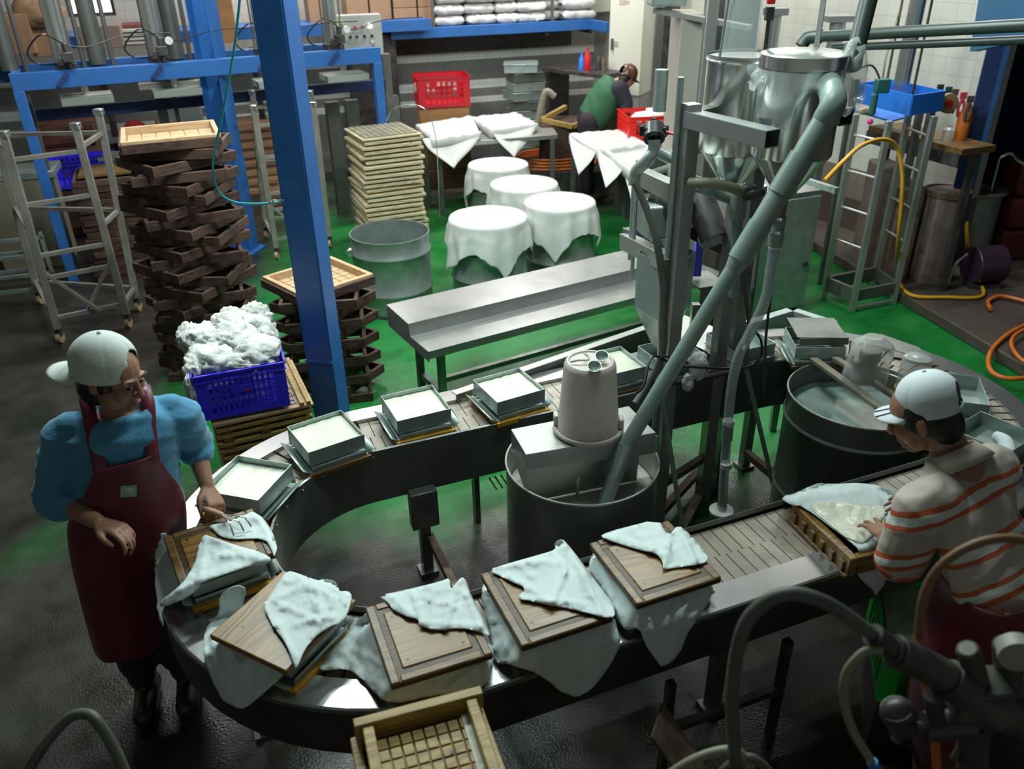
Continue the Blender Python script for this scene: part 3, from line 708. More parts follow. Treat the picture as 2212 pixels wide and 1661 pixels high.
# last one: open wooden frame with tofu under the hands of the person in the striped shirt
c6 = avg([(1709, 1094), (1885, 1066), (1990, 1150), (1852, 1192)], .875); r6 = math.radians(17)
t = thing('wooden_frame_mould', 'notched brown wooden frame under the hand of the person in stripes', 'mould', (c6.x, c6.y, .79), r6)
for (x, y, a, b) in ((-.155, 0, .035, .35), (.155, 0, .035, .35), (0, .160, .275, .03), (0, -.160, .275, .03)):
    q = MB().box((x, y, .045), (a, b, .08))
    obj('rail', q, WOODB, t, bevel=.005)
q = MB()
for j in range(6): q.box((-.176, -.14+j*.056, .035), (.012, .024, .045))
q.box((-.178, 0, .008), (.014, .35, .016)); obj('notched_strip', q, WOODE, t, bevel=.003)
S6 = Sup(c6, r6, .36, .40, .885, slope=1.2); cm = MB()
full = [(1688, 1080), (1694, 1070), (1711, 1068), (1739, 1055), (1768, 1043), (1790, 1046), (1857, 1043), (1908, 1051), (1950, 1075), (1955, 1120), (1940, 1180), (1927, 1220), (1915, 1249), (1901, 1275), (1890, 1288), (1877, 1270), (1853, 1246), (1848, 1229), (1857, 1193), (1848, 1179), (1732, 1092), (1711, 1092)]
cloth_piece(cm, full, S6, step=8, seed=31, amp=.007, lift=.002)
o = obj('pressing_cloth', cm, CLOTH, smooth=80, solid=.0015); tag(o, 'white cloth spread over the notched frame under the hand of the person in stripes', 'cloth', 'cloths over the pressing boards')
cm = MB(); cloth_piece(cm, [(1738, 1093), (1775, 1083), (1870, 1088), (1918, 1100), (1900, 1126), (1893, 1150), (1850, 1181)], S6, step=8, seed=31, amp=.007, lift=.009)
o = obj('tofu_slab', cm, CURD, smooth=80, solid=.004); tag(o, 'thin soft yellowish tofu sheet being smoothed on the cloth by hand', 'tofu')
# pronged hook lying on the first board
t = thing('pronged_hook', 'three-tined wire hook with wooden handle on the leftmost board', 'hook', A(480, 1118, .95), 0)
c_ = A(470, 1110, .955)
obj('handle', MB().limb([A(445, 1100, .97), A(478, 1112, .96)], [.012, .011]), WOODL, t, world=True)
for P in ([(478, 1112), (492, 1125), (500, 1140), (505, 1158)], [(478, 1112), (505, 1122), (518, 1130), (527, 1148)], [(478, 1112), (520, 1116), (532, 1122), (543, 1138)]):
    obj('tine', MB().tube([A(P[0][0], P[0][1], .96), A(P[1][0], P[1][1], .985), A(P[2][0], P[2][1], .975), A(P[3][0], P[3][1], .952)], .0035, n=6), CHROME, t, world=True)
# ================================================================== COLUMNS AND HOSES
def hcol(name, px0, py0, px1, py1, Y, w, d, yaw, label, ztop=4.5):
    a = AY(px0, py0, Y); b = AY(px1, py1, Y); c = (a+b)/2
    t = thing(name, label, 'column', (c.x, Y, 0), yaw)
    obj('web', MB().box((0, 0, ztop/2), (w*.92, .012, ztop)), BLUE, t)
    for sg in (-1, 1): obj('flange', MB().box((sg*w/2, 0, ztop/2), (.012, d, ztop)), BLUE, t, bevel=.003)
    obj('base_plate', MB().box((0, 0, .01), (w+.12, d+.12, .02)), BLUE, t)
    return t, c
tcol, cc = hcol('steel_column', 606, 20, 706, 870, 4.3, .155, .14, math.radians(-14), 'big blue painted H-beam column standing behind the conveyor')
obj('front_plate', MB().box((0.0, -.072, 1.9), (.15, .006, 3.8)), BLUE, tcol, bevel=.003)
cj = AY(612, 435, 4.3)
o = obj('weld_collar', MB().box((0, -.005, .66), (.17, .15, .012)), BLUE, tcol)
hcol('steel_column', 445, 20, 520, 520, 8.1, .20, .18, math.radians(-14), 'blue painted column behind the tall twisted stack of dark frames')
# teal air hose looping from above to the column
hp = [(520, -20), (505, 110), (478, 260), (460, 350), (470, 410), (505, 436), (560, 440), (603, 436)]
t = thing('air_hose', 'thin teal air hose looping down to a fitting on the big blue column', 'hose', AY(470, 400, 4.22), 0)
obj('tube', MB().tube([AY(x, y, 4.0+.02*i) for i, (x, y) in enumerate(hp)], .006, n=8, sub=8), mat('teal_air_tube', (.02, .30, .34), .25), t, world=True)
obj('fitting', MB().cyl(AY(583, 437, 4.12), AY(612, 434, 4.2), .009, n=10).cyl(AY(588, 437, 4.12), AY(596, 436, 4.16), .013, n=8), CHROME, t, world=True)
ORDS = 'uppermost second third fourth fifth sixth seventh eighth ninth tenth eleventh twelfth thirteenth fourteenth fifteenth sixteenth seventeenth eighteenth nineteenth twentieth'.split()
def nth(k): return ORDS[k]+(' from the top' if k else '') if k < 20 else ('twenty-'+['first', 'second', 'third', 'fourth', 'fifth'][k-20]+' from the top')
# ================================================================== STACKS OF WOODEN FRAMES
def frame_mesh(s, s2, h, th, ext=.0):
    m = MB()
    for sg in (-1, 1):
        m.box((sg*(s/2-th/2), 0, h/2), (th, s2+ext, h)); m.box((0, sg*(s2/2-th/2), h/2), (s-2*th, th, h))
    return m
def slats_mesh(s, s2, z, th, nx, ny, inset=.0, gap=.006):
    m = MB(); a = (s-2*th)/nx; b = (s2-2*th)/ny
    for i in range(nx):
        for j in range(ny): m.box((-(s-2*th)/2+a*(i+.5), -(s2-2*th)/2+b*(j+.5), z), (a-gap, b-gap, .012))
    m.box((0, 0, z-.008), (s-2*th, s2-2*th, .008)); return m
def frame_stack(cx, cy, n, s, s2, h, yaws, matf, label, group, z0=0.0, jit=.03):
    proto = obj('wooden_tray', frame_mesh(s, s2, h*.92, .024), matf, bevel=.003)
    proto.location = (0, 0, 0)
    tag(proto, label, 'tray', group)
    for i in range(n):
        o = proto if i == 0 else proto.copy()
        if i: COL.objects.link(o)
        o.location = (cx+random.uniform(-jit, jit), cy+random.uniform(-jit, jit), z0+i*h)
        o.rotation_euler = (0, 0, yaws(i)); tag(o, label.replace('wooden frame', 'frame').split(' behind')[0].split(' just')[0]+', '+nth(n-1-i))
    return z0+n*h
def top_tray(cx, cy, z, s, s2, yaw, label, nx=8, ny=8, rail=WOODL, outer=WOODD, sl=WOODL, name='wooden_tray'):
    t = thing(name, label, 'tray', (cx, cy, z), yaw)
    h = .075; th = .03
    for sg in (-1, 1):
        obj('rail', MB().box((sg*(s/2-th/2), 0, h/2), (th, s2, h)), rail, t, bevel=.003)
        obj('rail', MB().box((0, sg*(s2/2-th/2), h/2), (s-2*th, th, h)), rail, t, bevel=.003)
    obj('outer_batten', MB().box((0, -s2/2-.008, h/2-.008), (s, .014, h-.02)), outer, t)
    obj('outer_batten', MB().box((-s/2-.008, 0, h/2-.008), (.014, s2, h-.02)), outer, t)
    obj('slatted_base', slats_mesh(s, s2, .022, th, nx, ny), sl, t, bevel=.001)
    return t
# tall dark twisted stack
tc_ = (A(258, 278, 1.70)+A(442, 262, 1.70)+A(482, 290, 1.70)+A(280, 310, 1.70))/4
TX, TY = tc_.x, tc_.y
tw = lambda i: math.radians(24 + (38 if i % 2 else -14) + 14*math.sin(i*1.7) + random.uniform(-6, 6))
zt = frame_stack(TX, TY, 23, .60, .50, .071, tw, WOODD, 'dark soaked wooden frame in the tall twisted stack behind the white cap', 'frames of the tall twisted stack')
top_tray(TX, TY, zt, .60, .52, math.radians(22), 'pale slatted wooden tray topping the tall twisted stack', 6, 4)
# stack behind the big column
mc = (A(556, 592, .87)+A(705, 545, .87)+A(808, 580, .87)+A(668, 632, .87))/4
zt = frame_stack(mc.x+.02, mc.y-.02, 11, .50, .50, .07, lambda i: math.radians(46*(i % 2)+10+random.uniform(-5, 5)), WOODD,
                 'dark wooden frame in the zigzag stack just behind the big blue column', 'frames of the zigzag stack', jit=.01)
top_tray(mc.x, mc.y, zt, .54, .50, math.radians(47-3), 'pale gridded wooden tray on the zigzag stack behind the blue column', 7, 7)
# cream press boards
cr = (A(742, 278, 1.12)+A(868, 262, 1.12)+A(912, 290, 1.12)+A(780, 310, 1.12))/4
cbp = None; nb_ = 24; hb_ = 1.10/nb_
def notched(s, s2, h):
    m = MB().box((0, 0, h/2), (s, s2, h))
    return m
for i in range(nb_):
    if cbp is None:
        cbp = thing('press_board', 'cream wooden press board in the tall tidy stack behind the open drum', 'board', (0, 0, 0), 0, 'boards of the cream stack')
        obj('panel', notched(.60, .62, hb_*.62), WOODC, cbp, bevel=.004)
        for sg in (-1, 1): obj('batten', MB().box((sg*.2, 0, -hb_*.17), (.05, .58, hb_*.33)), WOODE, cbp)
        o = cbp
    else: o = dup(cbp)
    o.location = (cr.x+random.uniform(-.018, .018), cr.y+random.uniform(-.018, .018), i*hb_+hb_*.34)
    o.rotation_euler = (0, 0, math.radians(24+random.uniform(-2.5, 2.5))); o['label'] = 'cream board in the tall tidy stack, '+nth(nb_-1-i)
tpb = top_tray(cr.x, cr.y, nb_*hb_+.012, .60, .62, math.radians(26), 'cream gridded press board topping the tidy cream stack', 1, 1, rail=WOODC, outer=WOODC, sl=WOODC, name='press_board')
for ch in list(tpb.children): bpy.data.objects.remove(ch)
greyw = mat('grey_mossy_wood', (.20, .20, .15), .7, 0, col2=(.33, .30, .21), scale=10)
obj('panel', MB().box((0, 0, .008), (.60, .62, .016)), WOODC, tpb, bevel=.003)
obj('grid_field', slats_mesh(.58, .60, .024, .02, 9, 9, gap=.014), greyw, tpb)
tpb['category'] = 'board'
# dark stack behind the ladder cart
d0 = A(165, 400, 1.0)
frame_stack(d0.x, 7.6, 16, .62, .55, .06, lambda i: math.radians(20+random.uniform(-4, 4)), WOODD, 'dark wooden frame in the cart side stack', 'frames behind the cart', jit=.015)
pcx = d0.x
o = obj('wooden_plank', MB().box((0, 0, .01), (.50, .42, .02), rz=.35), WOODE); o.location = (pcx, 7.6, .962); tag(o, 'brown wooden board lying on the stack behind the ladder cart', 'board')
q = MB()
for i in range(3): q.box((0, (i-1)*.13, .0), (.62, .02, .03), rz=.25)
o = obj('steel_rail', q, STEEL); o.location = (d0.x+.1, 8.05, .99); tag(o, 'pale steel rails laid over the stack behind the ladder cart', 'rail')
q = MB().box((0, 0, .48), (.55, .4, .96), rz=.25)
o = obj('shelf_block', q, WOODD); o.location = (d0.x+.1, 8.15, 0); tag(o, 'dark wooden block carrying pale rails behind the ladder cart', 'block')
# board pallet with the blue crate
pz = .60
bc = (A(413, 922, pz)+A(620, 885, pz)+A(645, 800, pz)+A(520, 800, pz))/4
PAL = V(-1.42, 3.98, 0); PR = math.radians(24)
n = 14; hh = pz/n; pb = None
for i in range(n):
    if pb is None:
        pb = thing('press_board', 'ochre wooden press board in the stack under the blue crate', 'board', (0, 0, 0), 0, 'boards under the blue crate')
        obj('panel', MB().box((0, 0, hh*.3), (.50, .56, hh*.55)), WOODY, pb, bevel=.003)
        for sg in (-1, 0, 1): obj('batten', MB().box((sg*.19, 0, hh*.78), (.05, .56, hh*.38)), WOODE, pb)
        o = pb
    else: o = dup(pb)
    o.location = (PAL.x+random.uniform(-.01, .01), PAL.y+random.uniform(-.01, .01), i*hh); o.rotation_euler = (0, 0, PR+random.uniform(-.02, .02)); o['label'] = 'ochre board in the stack under the blue crate, '+nth(n-1-i)
# upright top rail and wires seen beside the crate
t = thing('press_board', 'ochre board with bent steel wires lying top of the stack beside the crate', 'board', (PAL.x, PAL.y, pz), PR)
obj('panel', MB().box((0, 0, .008), (.52, .58, .016)), WOODL, t, bevel=.002)
for x in (.20, .235): obj('edge_rail', MB().box((x, 0, .026), (.022, .58, .02)), WOODY, t, bevel=.002)
q = MB()
for j in range(6): y = -.25+j*.09; q.tube([V(.10, y, .017), V(.17, y, .02), V(.175, y+.02, .02), V(.17, y+.04, .02), V(.10, y+.04, .017)], .004, n=6, sub=3)
obj('wire', q, CHROME, t)
def crate(name, label, c, rz, w, d, h, m, z=0, nx=10, rows=4, group=None, panel=None, open_=True):
    t = thing(name, label, 'crate', (c.x, c.y, z), rz, group)
    th = .006
    def wallm(L_, hh_, n_, mid):
        q = MB()
        def P(x0, x1, z0, z1): q.box(((x0+x1)/2, 0, (z0+z1)/2), (x1-x0, th, z1-z0))
        P(-L_/2, L_/2, 0, hh_*.12); P(-L_/2, L_/2, hh_*.86, hh_)
        e = L_*.13; P(-L_/2, -L_/2+e, hh_*.12, hh_*.86); P(L_/2-e, L_/2, hh_*.12, hh_*.86)
        zs = [lerp(hh_*.12, hh_*.86, i/rows) for i in range(rows+1)]
        for z_ in zs[1:-1]: P(-L_/2+e, L_/2-e, z_-hh_*.018, z_+hh_*.018)
        pit = (L_-2*e)/n_
        for i in range(1, n_): x = -L_/2+e+i*pit; P(x-pit*.22, x+pit*.22, hh_*.12, hh_*.86)
        if mid: P(-L_*.14, L_*.14, hh_*.40, hh_*.74)
        q.box((0, -.006, hh_*.985), (L_+.02, .018, hh_*.03)); q.box((0, -.006, hh_*.83), (L_+.006, .01, hh_*.02))
        return q
    for (x, y, r_, L_, md) in ((0, -d/2, 0, w, 1), (0, d/2, PI, w, 1), (-w/2, 0, -PI/2, d, 0), (w/2, 0, PI/2, d, 0)):
        q = wallm(L_, h, nx if md else int(nx*1.3), md); M = Matrix.Translation((x, y, 0)) @ Matrix.Rotation(r_, 4, 'Z')
        q.v = [M @ p for p in q.v]; obj('side_wall', q, m, t)
    obj('floor_panel', MB().box((0, 0, .006), (w, d, .01)), m, t)
    return t
# blue crate, full of cloths
top_c = (A(374, 760, .85)+A(560, 690, .85)+A(606, 800, .85)+A(413, 830, .85))/4
BCR = V(-1.47, 3.93, 0)
t = crate('plastic_crate', 'blue slotted plastic crate heaped with white cloths on the board stack', BCR, PR-.06, .44, .50, .26, CRATEB, z=pz+.038, nx=12, rows=4)
obj('handle_label', MB().box((0, -.254, .15), (.11, .004, .045)), CRATEB, t)
obj('printed_mark', MB().ell((.02, -.2565, .135), (.012, .001, .008), nu=10, nv=6), RED, t, label='small red printed mark')
def crumple(c, r, seed, sub=4):
    bm = bmesh.new(); bmesh.ops.create_icosphere(bm, subdivisions=sub, radius=1); m = MB()
    vs = []
    for v in bm.verts:
        p = v.co.copy(); q = V(p.x*1.5, p.y*1.5, p.z*1.5)+V(seed*7.3, seed, 0)
        f = 1+.28*noise.noise(q)+.20*(1-abs(noise.noise(V(q.x*1.7, q.y*3.4, q.z*1.5)))*3)+.05*noise.noise(q*5)
        vs.append(V(c.x+p.x*r[0]*f, c.y+p.y*r[1]*f, c.z+p.z*r[2]*f))
    fs = [[v.index for v in f.verts] for f in bm.faces]; bm.free(); m.add(vs, fs); return m
heap = [((-.10, .12, .27), (.13, .12, .09)), ((.10, .14, .28), (.12, .11, .10)), ((-.12, -.10, .26), (.11, .11, .09)), ((.09, -.10, .26), (.13, .12, .08)), ((.0, .02, .31), (.12, .12, .08)),
        ((-.20, .14, .29), (.07, .08, .08)), ((.14, .21, .35), (.07, .06, .065)), ((.02, .20, .33), (.09, .07, .07)), ((-.21, -.15, .24), (.05, .06, .08)), ((-.235, -.215, .16), (.03, .035, .09)), ((.0, -.18, .25), (.12, .05, .05)), ((.17, .05, .27), (.05, .12, .07)), ((-.13, .02, .33), (.09, .10, .06)),
        ((.0, .12, .36), (.08, .06, .05)), ((-.05, -.03, .33), (.07, .06, .05)), ((.17, .16, .33), (.06, .06, .05))]
M = Matrix.Translation((BCR.x, BCR.y, pz+.038)) @ Matrix.Rotation(PR-.06, 4, 'Z')
HN = ['at the back left', 'at the back right', 'at the front left', 'at the front right', 'in the middle', 'bulging over the far left rim', 'standing tallest at the far right corner', 'along the back rim', 'hanging over the near left rim',
      'dangling lowest over the near left corner', 'along the near rim', 'against the right rim', 'on the left shoulder', 'on top near the back', 'on top near the front', 'below the tallest one']
for i, (c, r) in enumerate(heap):
    o = obj('cloth', crumple(M @ V(*c), r, i+1), CLOTHW, smooth=180); tag(o, 'crumpled white cloth in the blue crate, '+HN[i], 'cloth', 'crumpled cloths in the blue crate')
# ================================================================== DRUMS
DRUMM = mat('drum_steel', (.33, .38, .36), .38, .6, col2=(.22, .255, .245), scale=6, rvar=.1)
def drum(name, label, c, r, h, hoops=(.25, .62), group='steel drums'):
    t = thing(name, label, 'drum', (c.x, c.y, 0), 0, group)
    pr = [(r*.98, .02), (r, .05)]
    for hz in hoops: pr += [(r, h*hz-.016), (r+.012, h*hz-.005), (r+.012, h*hz+.005), (r, h*hz+.016)]
    pr += [(r, h-.02), (r+.004, h-.006), (r+.004, h), (r-.004, h), (r-.005, h-.03), (r-.006, .03), (0.001, .03)]
    obj('shell', MB().lathe(pr, n=64), DRUMM, t, smooth=50)
    obj('foot_ring', MB().lathe([(r*.97, 0), (r*.985, 0), (r*.985, .03), (r*.97, .03)], n=48, close=True), DARKM, t)
    return t
DR = .325
d1 = A(841, 500, .66)
t = drum('steel_drum', 'open empty steel drum in front of the cream board stack', d1, .325, .66, hoops=(.30, .78))
q = MB(); q.add([V(-.33, -.06, .56), V(-.30, -.16, .57), V(-.30, -.13, .46), V(-.335, -.05, .50), V(-.36, -.12, .53)], [(0, 4, 1), (4, 3, 2), (4, 2, 1), (0, 3, 4)]); obj('patch', q, CHROME, t, solid=.002)
def square_drape(c, r, h, s, rot, seed, label, na=120, nr=22):
    m = MB(); rows = []
    fr_ = [i/9 for i in range(10)]
    for f in fr_:
        rows.append([V(c.x+r*1.02*f*math.cos(2*PI*k/na), c.y+r*1.02*f*math.sin(2*PI*k/na), h+.006-.006*(1-f)+.003*noise.noise(V(math.cos(2*PI*k/na)*f*4, math.sin(2*PI*k/na)*f*4, seed))) for k in range(na+1)])
    for j in range(1, nr+1):
        row = []
        for k in range(na+1):
            an = 2*PI*k/na; kk = k % na; an0 = 2*PI*kk/na; a2 = an0-rot
            L_ = s/max(abs(math.cos(a2)), abs(math.sin(a2)))-r
            L_ = max(.05, L_*(1+.22*noise.noise(V(math.cos(an0)*2.2, math.sin(an0)*2.2, seed+5)))+.02*noise.noise(V(math.cos(an0)*9, math.sin(an0)*9, seed)))
            t_ = j/nr; drop = L_*t_
            fold = (.5+.5*math.sin(an0*11+3*noise.noise(V(math.cos(an0)*1.5, math.sin(an0)*1.5, seed))))
            rad = r*1.02+.006+min(1, t_*2.5)*(.030*fold*(.4+t_)+.02*t_)+.014*noise.noise(V(math.cos(an0)*5, math.sin(an0)*5, drop*6+seed))*min(1, t_*3)
            row.append(V(c.x+rad*math.cos(an0), c.y+rad*math.sin(an0), h+.004-drop))
        rows.append(row)
    m.grid(rows); o = obj('drum_cloth', m, CLOTHF, smooth=180, solid=.0015); tag(o, label, 'cloth', 'cloths over the drums'); return o
DRM = [((1054, 470), .33, .66, 'front left', 1.15, 0.25), ((1209, 437), .315, .66, 'front right', .62, 0.0), ((1076, 356), .31, .66, 'rearmost', .95, 0.4), ((1132, 398), .32, .66, 'half hidden middle', 1.35, 0.2)]
for i, (p, r, h, nm, rot, _) in enumerate(DRM):
    c = A(p[0], p[1], h)
    drum('steel_drum', 'steel drum under white cloth, the %s one of four covered drums' % nm, c, r, h)
    fl_ = MB().disc((c.x, c.y, h-.01), r*.985, 40)
    o = square_drape(c, r, h+.004, r*1.72, rot, i*3.7, 'white cloth draped over the %s of the four covered drums' % nm)
# ================================================================== BENCH AND GUTTER
b0, b1 = A(926, 760, .60), A(840, 682, .60); b2 = A(1391, 638, .60)
bd_ = (b2-b0).normalized(); bn_ = (b1-b0); bw = bn_.length; bn_ = V(-bd_.y, bd_.x, 0)
byaw = math.atan2(bd_.y, bd_.x); BLn = (b2-b0).length+.75
t = thing('steel_bench', 'long wet steel bench with a V channel standing behind the conveyor', 'bench', (b0.x, b0.y, 0), byaw)
q = MB(); zz = .60; W_ = bw
prof = [(-.0, zz-.05), (0, zz), (W_*.30, zz-.002), (W_*.36, zz-.012), (W_*.62, zz-.10), (W_*.64, zz), (W_, zz), (W_, zz-.05)]
prof = [(0, zz-.05), (0, zz), (W_*.43, zz-.006), (W_*.45, zz+.075), (W_, zz+.080), (W_, zz+.02)]
q.grid([[V(x, y, z) for (y, z) in prof] for x in (0, BLn)])
obj('top', q, BENCHM, t, solid=.004, smooth=0)
q = MB().add([V(0, y, z) for y, z in prof]+[V(0, W_, zz-.07), V(0, 0, zz-.07)], [(0, 1, 2, 6, 7), (2, 3, 4, 5, 6)]); obj('end_plate', q, BENCHM, t, solid=.004, smooth=0)
for (x, y) in ((.14, .14), (.14, W_-.15), (BLn-.3, .14), (BLn-.3, W_-.15)): obj('leg', MB().box((x, y, (zz-.03)/2), (.045, .045, zz-.03)), STEELD, t, bevel=.003)
obj('brace', MB().box((BLn/2, W_/2, .2), (BLn-.4, .035, .035)).box((.14, W_/2, .2), (.035, W_-.25, .035)), STEELD, t)
# sheet guard standing behind the far run of the belt
g0, g1 = A(985, 850, .84), A(1450, 690, .84)
t = thing('steel_guard', 'long steel sheet guard along the far side of the conveyor', 'guard', (g0.x, g0.y, 0), math.atan2(g1.y-g0.y, g1.x-g0.x))
gl = (g1-g0).length
obj('sheet', MB().box((gl/2, 0, .60), (gl, .004, .46)), STEELD, t); obj('top_fold', MB().box((gl/2, .02, .832), (gl, .045, .006)), STEEL, t)
for x in (.1, gl-.1): obj('leg', MB().box((x, .02, .2), (.03, .03, .40)), STEELD, t)
# folded sheet trough at the far bend
g0, g1, g2 = A(1620, 700, .84), A(1713, 672, .84), A(1800, 700, .84)
t = thing('sheet_trough', 'folded steel sheet trough behind the far bend of the conveyor', 'trough', (g1.x, g1.y, .0), 0)
for a_, b_ in ((g0, g1), (g1, g2)):
    d_ = (b_-a_).normalized(); n_ = V(-d_.y, d_.x, 0)*.05
    q = MB().add([a_, b_, b_-V(0, 0, .14), a_-V(0, 0, .14)], [(0, 1, 2, 3)]).add([a_, b_, b_+n_, a_+n_], [(0, 1, 2, 3)]); obj('sheet', q, GALV, t, world=True, solid=.003, smooth=0)
obj('leg', MB().box((g1.x+.0, g1.y+.03, .36), (.04, .04, .72)), STEELD, t, world=True)
# flat plates by the machine foot behind the conveyor
o = obj('steel_shelf', MB().prism([A(1395, 690, .84), A(1440, 665, .84), A(1600, 730, .84), A(1545, 770, .84)], .835, .842), STEEL, bevel=.002); tag(o, 'flat steel shelf plate behind the machine post', 'shelf')
# ================================================================== CENTRAL TUB
def tub(label, c, r, h, hoop, fill, name='steel_tub'):
    t = thing(name, label, 'tub', (c.x, c.y, 0), 0)
    pr = [(r*.99, .0), (r, .02)]
    for hz in hoop: pr += [(r, hz-.012), (r+.008, hz), (r, hz+.012)]
    pr += [(r, h-.012), (r+.006, h-.006), (r+.004, h), (r-.003, h), (r-.006, h-.02), (r-.006, .02), (.001, .02)]
    obj('shell', MB().lathe(pr, n=80), TUBM, t, smooth=50)
    return t
TC = (A(1093, 985, .88)+A(1420, 985, .88))/2; TR = (A(1420, 985, .88)-A(1093, 985, .88)).length/2
TC = V(TC.x, TC.y-.02, 0)
tub('open steel tub of soy milk in the middle of the conveyor ring', TC, TR, .88, (), 0)
o = obj('soy_milk', MB().disc((TC.x, TC.y, .74), TR-.008, 64), MILK); tag(o, 'greyish soy milk standing in the open steel tub', 'soy milk')
o = obj('stirring_rod', MB().box((TC.x-.02, TC.y-.06, .85), (.014, .006, .30)), STEEL); tag(o, 'flat steel rod standing in the milk of the open tub', 'rod')
# folded sheet hood over the back of the tub
h1, h2, h3, h4 = A(1105, 928, 1.0), A(1137, 982, 1.0), A(1416, 935, 1.0), A(1358, 878, 1.0)
t = thing('sheet_hood', 'folded sheet steel hood bridging the back of the open tub', 'hood', (h2.x, h2.y, .88), 0)
q = MB(); q.add([h1, h2, h3, h4], [(0, 1, 2, 3)])
q.add([h1, h2, V(h2.x, h2.y, .80), V(h1.x, h1.y, .89)], [(0, 1, 2, 3)]); q.add([h2, h3, V(h3.x, h3.y, .90), V(h2.x, h2.y, .93)], [(0, 1, 2, 3)])
q.add([V(h2.x+.0, h2.y, .93), V(h3.x-.06, h3.y, .93), V(h3.x-.06, h3.y+.03, .745), V(h2.x, h2.y+.03, .745)], [(0, 1, 2, 3)])
q.add([h3, h4, V(h4.x, h4.y, .89), V(h3.x, h3.y, .89)], [(0, 1, 2, 3)])
obj('sheet', q, STEEL, t, world=True, solid=.003, smooth=0)
obj('strap', MB().beam(h3+V(-.12, -.005, -.03), h3+V(0.01, 0.0, -.03), .003, .035).beam(h3+V(0, 0, -.05), V(TC.x+TR*.985, TC.y+.02, .90), .004, .03), GALV, t, world=True)
# upturned bucket
bk = A(1269, 945, 1.005); bt = (bk+V(0, 0, 0))
BC = A(1270, 925, 1.005); bh = .315
t = thing('plastic_bucket', 'translucent white bucket standing upside down on the steel hood', 'bucket', (BC.x, BC.y, 1.005), 0)
R0_, R1_ = .128, .100
obj('body', MB().lathe([(R0_-.004, .0), (R0_, .002), (R0_-.002, .05), (R0_-.004, .055), (R1_+.004, bh-.02), (R1_, bh-.008), (R1_-.008, bh), (R1_-.014, bh), (R1_-.018, bh-.006), (.001, bh-.006)], n=64), BUCKET, t, smooth=40)
obj('rim', MB().lathe([(R0_+.001, .0), (R0_+.015, .0), (R0_+.017, .006), (R0_+.015, .016), (R0_+.001, .014)], n=64, close=True), BUCKET, t)
obj('handle_lug', MB().box((-R0_-.004, .02, .04), (.02, .05, .045)), BUCKET, t, bevel=.006); obj('handle_lug', MB().box((R0_+.004, -.02, .04), (.02, .05, .045)), BUCKET, t, bevel=.006)
obj('wire_handle', MB().tube([V((R0_+.018)*math.cos(a_), (R0_+.018)*math.sin(a_), .012) for a_ in [PI+.1+i*(PI-.2)/10 for i in range(11)]], .003, n=6, sub=2), CHROME, t)
zt_ = 1.005+bh
def ladle(label, a, b, c):
    """handle from a to b, bowl at c"""
    t = thing('ladle', label, 'ladle', c, 0, 'ladles on the bucket')
    obj('handle', MB().tube([a, (a+b)/2+V(0, 0, .004), b], .0045, n=8), CHROME, t, world=True)
    q = MB(); R_ = Matrix.Rotation(.5, 3, 'X'); prof = [(.001, -.016), (.014, -.013), (.024, -.004), (.027, .006), (.025, .006), (.022, -.002), (.013, -.010), (.001, -.013)]
    q.lathe(prof, n=24); q.v = [R_ @ p + c for p in q.v]; obj('bowl', q, GALV, t, world=True, smooth=60)
ladle('polished ladle whose bowl faces up on the upturned bucket', A(1262, 763, zt_+.02), A(1282, 785, zt_+.018), A(1300, 770, zt_+.022))
ladle('lower polished ladle lying across the upturned bucket', A(1232, 782, zt_+.004), A(1272, 778, zt_+.01), A(1284, 792, zt_+.016))
# ================================================================== BIG TUB AT THE RIGHT BEND
BT = V(1.66, 3.28, 0); BR = .335; BH = .83
e_l, e_f = A(1705, 845, BH), A(1850, 908, BH)
BT = V(e_l.x+BR, e_l.y-.03, 0)
tub('large hooped steel tub of bean water in the right bend of the ring', BT, BR, BH, (.70, .30), 0)
tealw = mat('green_tinted_water', (.13, .22, .20), .12, .0, col2=(.30, .36, .33), scale=5, coat=.4)
o = obj('bean_water', MB().disc((BT.x, BT.y, .72), BR-.008, 64), tealw); tag(o, 'greenish whey water inside the large hooped tub', 'water')
t = thing('wooden_paddle', 'long wooden bar laid across the large hooped tub', 'bar', (BT.x, BT.y, BH), 0)
obj('bar', MB().beam(A(1746, 768, BH+.025), A(1935, 905, BH+.025), .04, .022), mat('weathered_grey_wood', (.27, .24, .18), .7, col2=(.2, .17, .13), scale=9), t, world=True, bevel=.003)
o = obj('wooden_bar', MB().beam(A(1785, 762, BH+.03), A(2010, 905, BH+.03), .035, .022), MATS['weathered_grey_wood'], bevel=.003); tag(o, 'second wooden bar behind the paddle bar on the hooped tub', 'bar')
# clear bag and jar standing on the bars
c = A(1868, 822, BH+.05)
t = thing('plastic_bag', 'crumpled clear plastic bag over a pump on the hooped tub', 'bag', (c.x, c.y, BH+.045), 0)
q = MB(); rows = []
for j in range(15):
    f = j/14; z = f*.24; rr = lerp(.105, .092, f)*(1-.55*max(0, f-.82)/.18)
    rows.append([V((rr*(1+.16*noise.noise(V(math.cos(a_)*1.5, math.sin(a_)*1.5, f*3+2))+.05*noise.noise(V(math.cos(a_)*5, math.sin(a_)*5, f*9))))*math.cos(a_), (rr*(1+.16*noise.noise(V(math.cos(a_)*1.5, math.sin(a_)*1.5, f*3))))*math.sin(a_), z+.012*noise.noise(V(a_ % 6.28318, f*2, 1))*(1 if 0 else 0)) for a_ in [2*PI*i/40 for i in range(41)]])
q.grid(rows); q.disc((0, 0, .24), .041, 24)
obj('bag_film', q, mat('cloudy_bag_film', (.62, .66, .64), .25, alpha=.42, coat=.4), t, smooth=180)
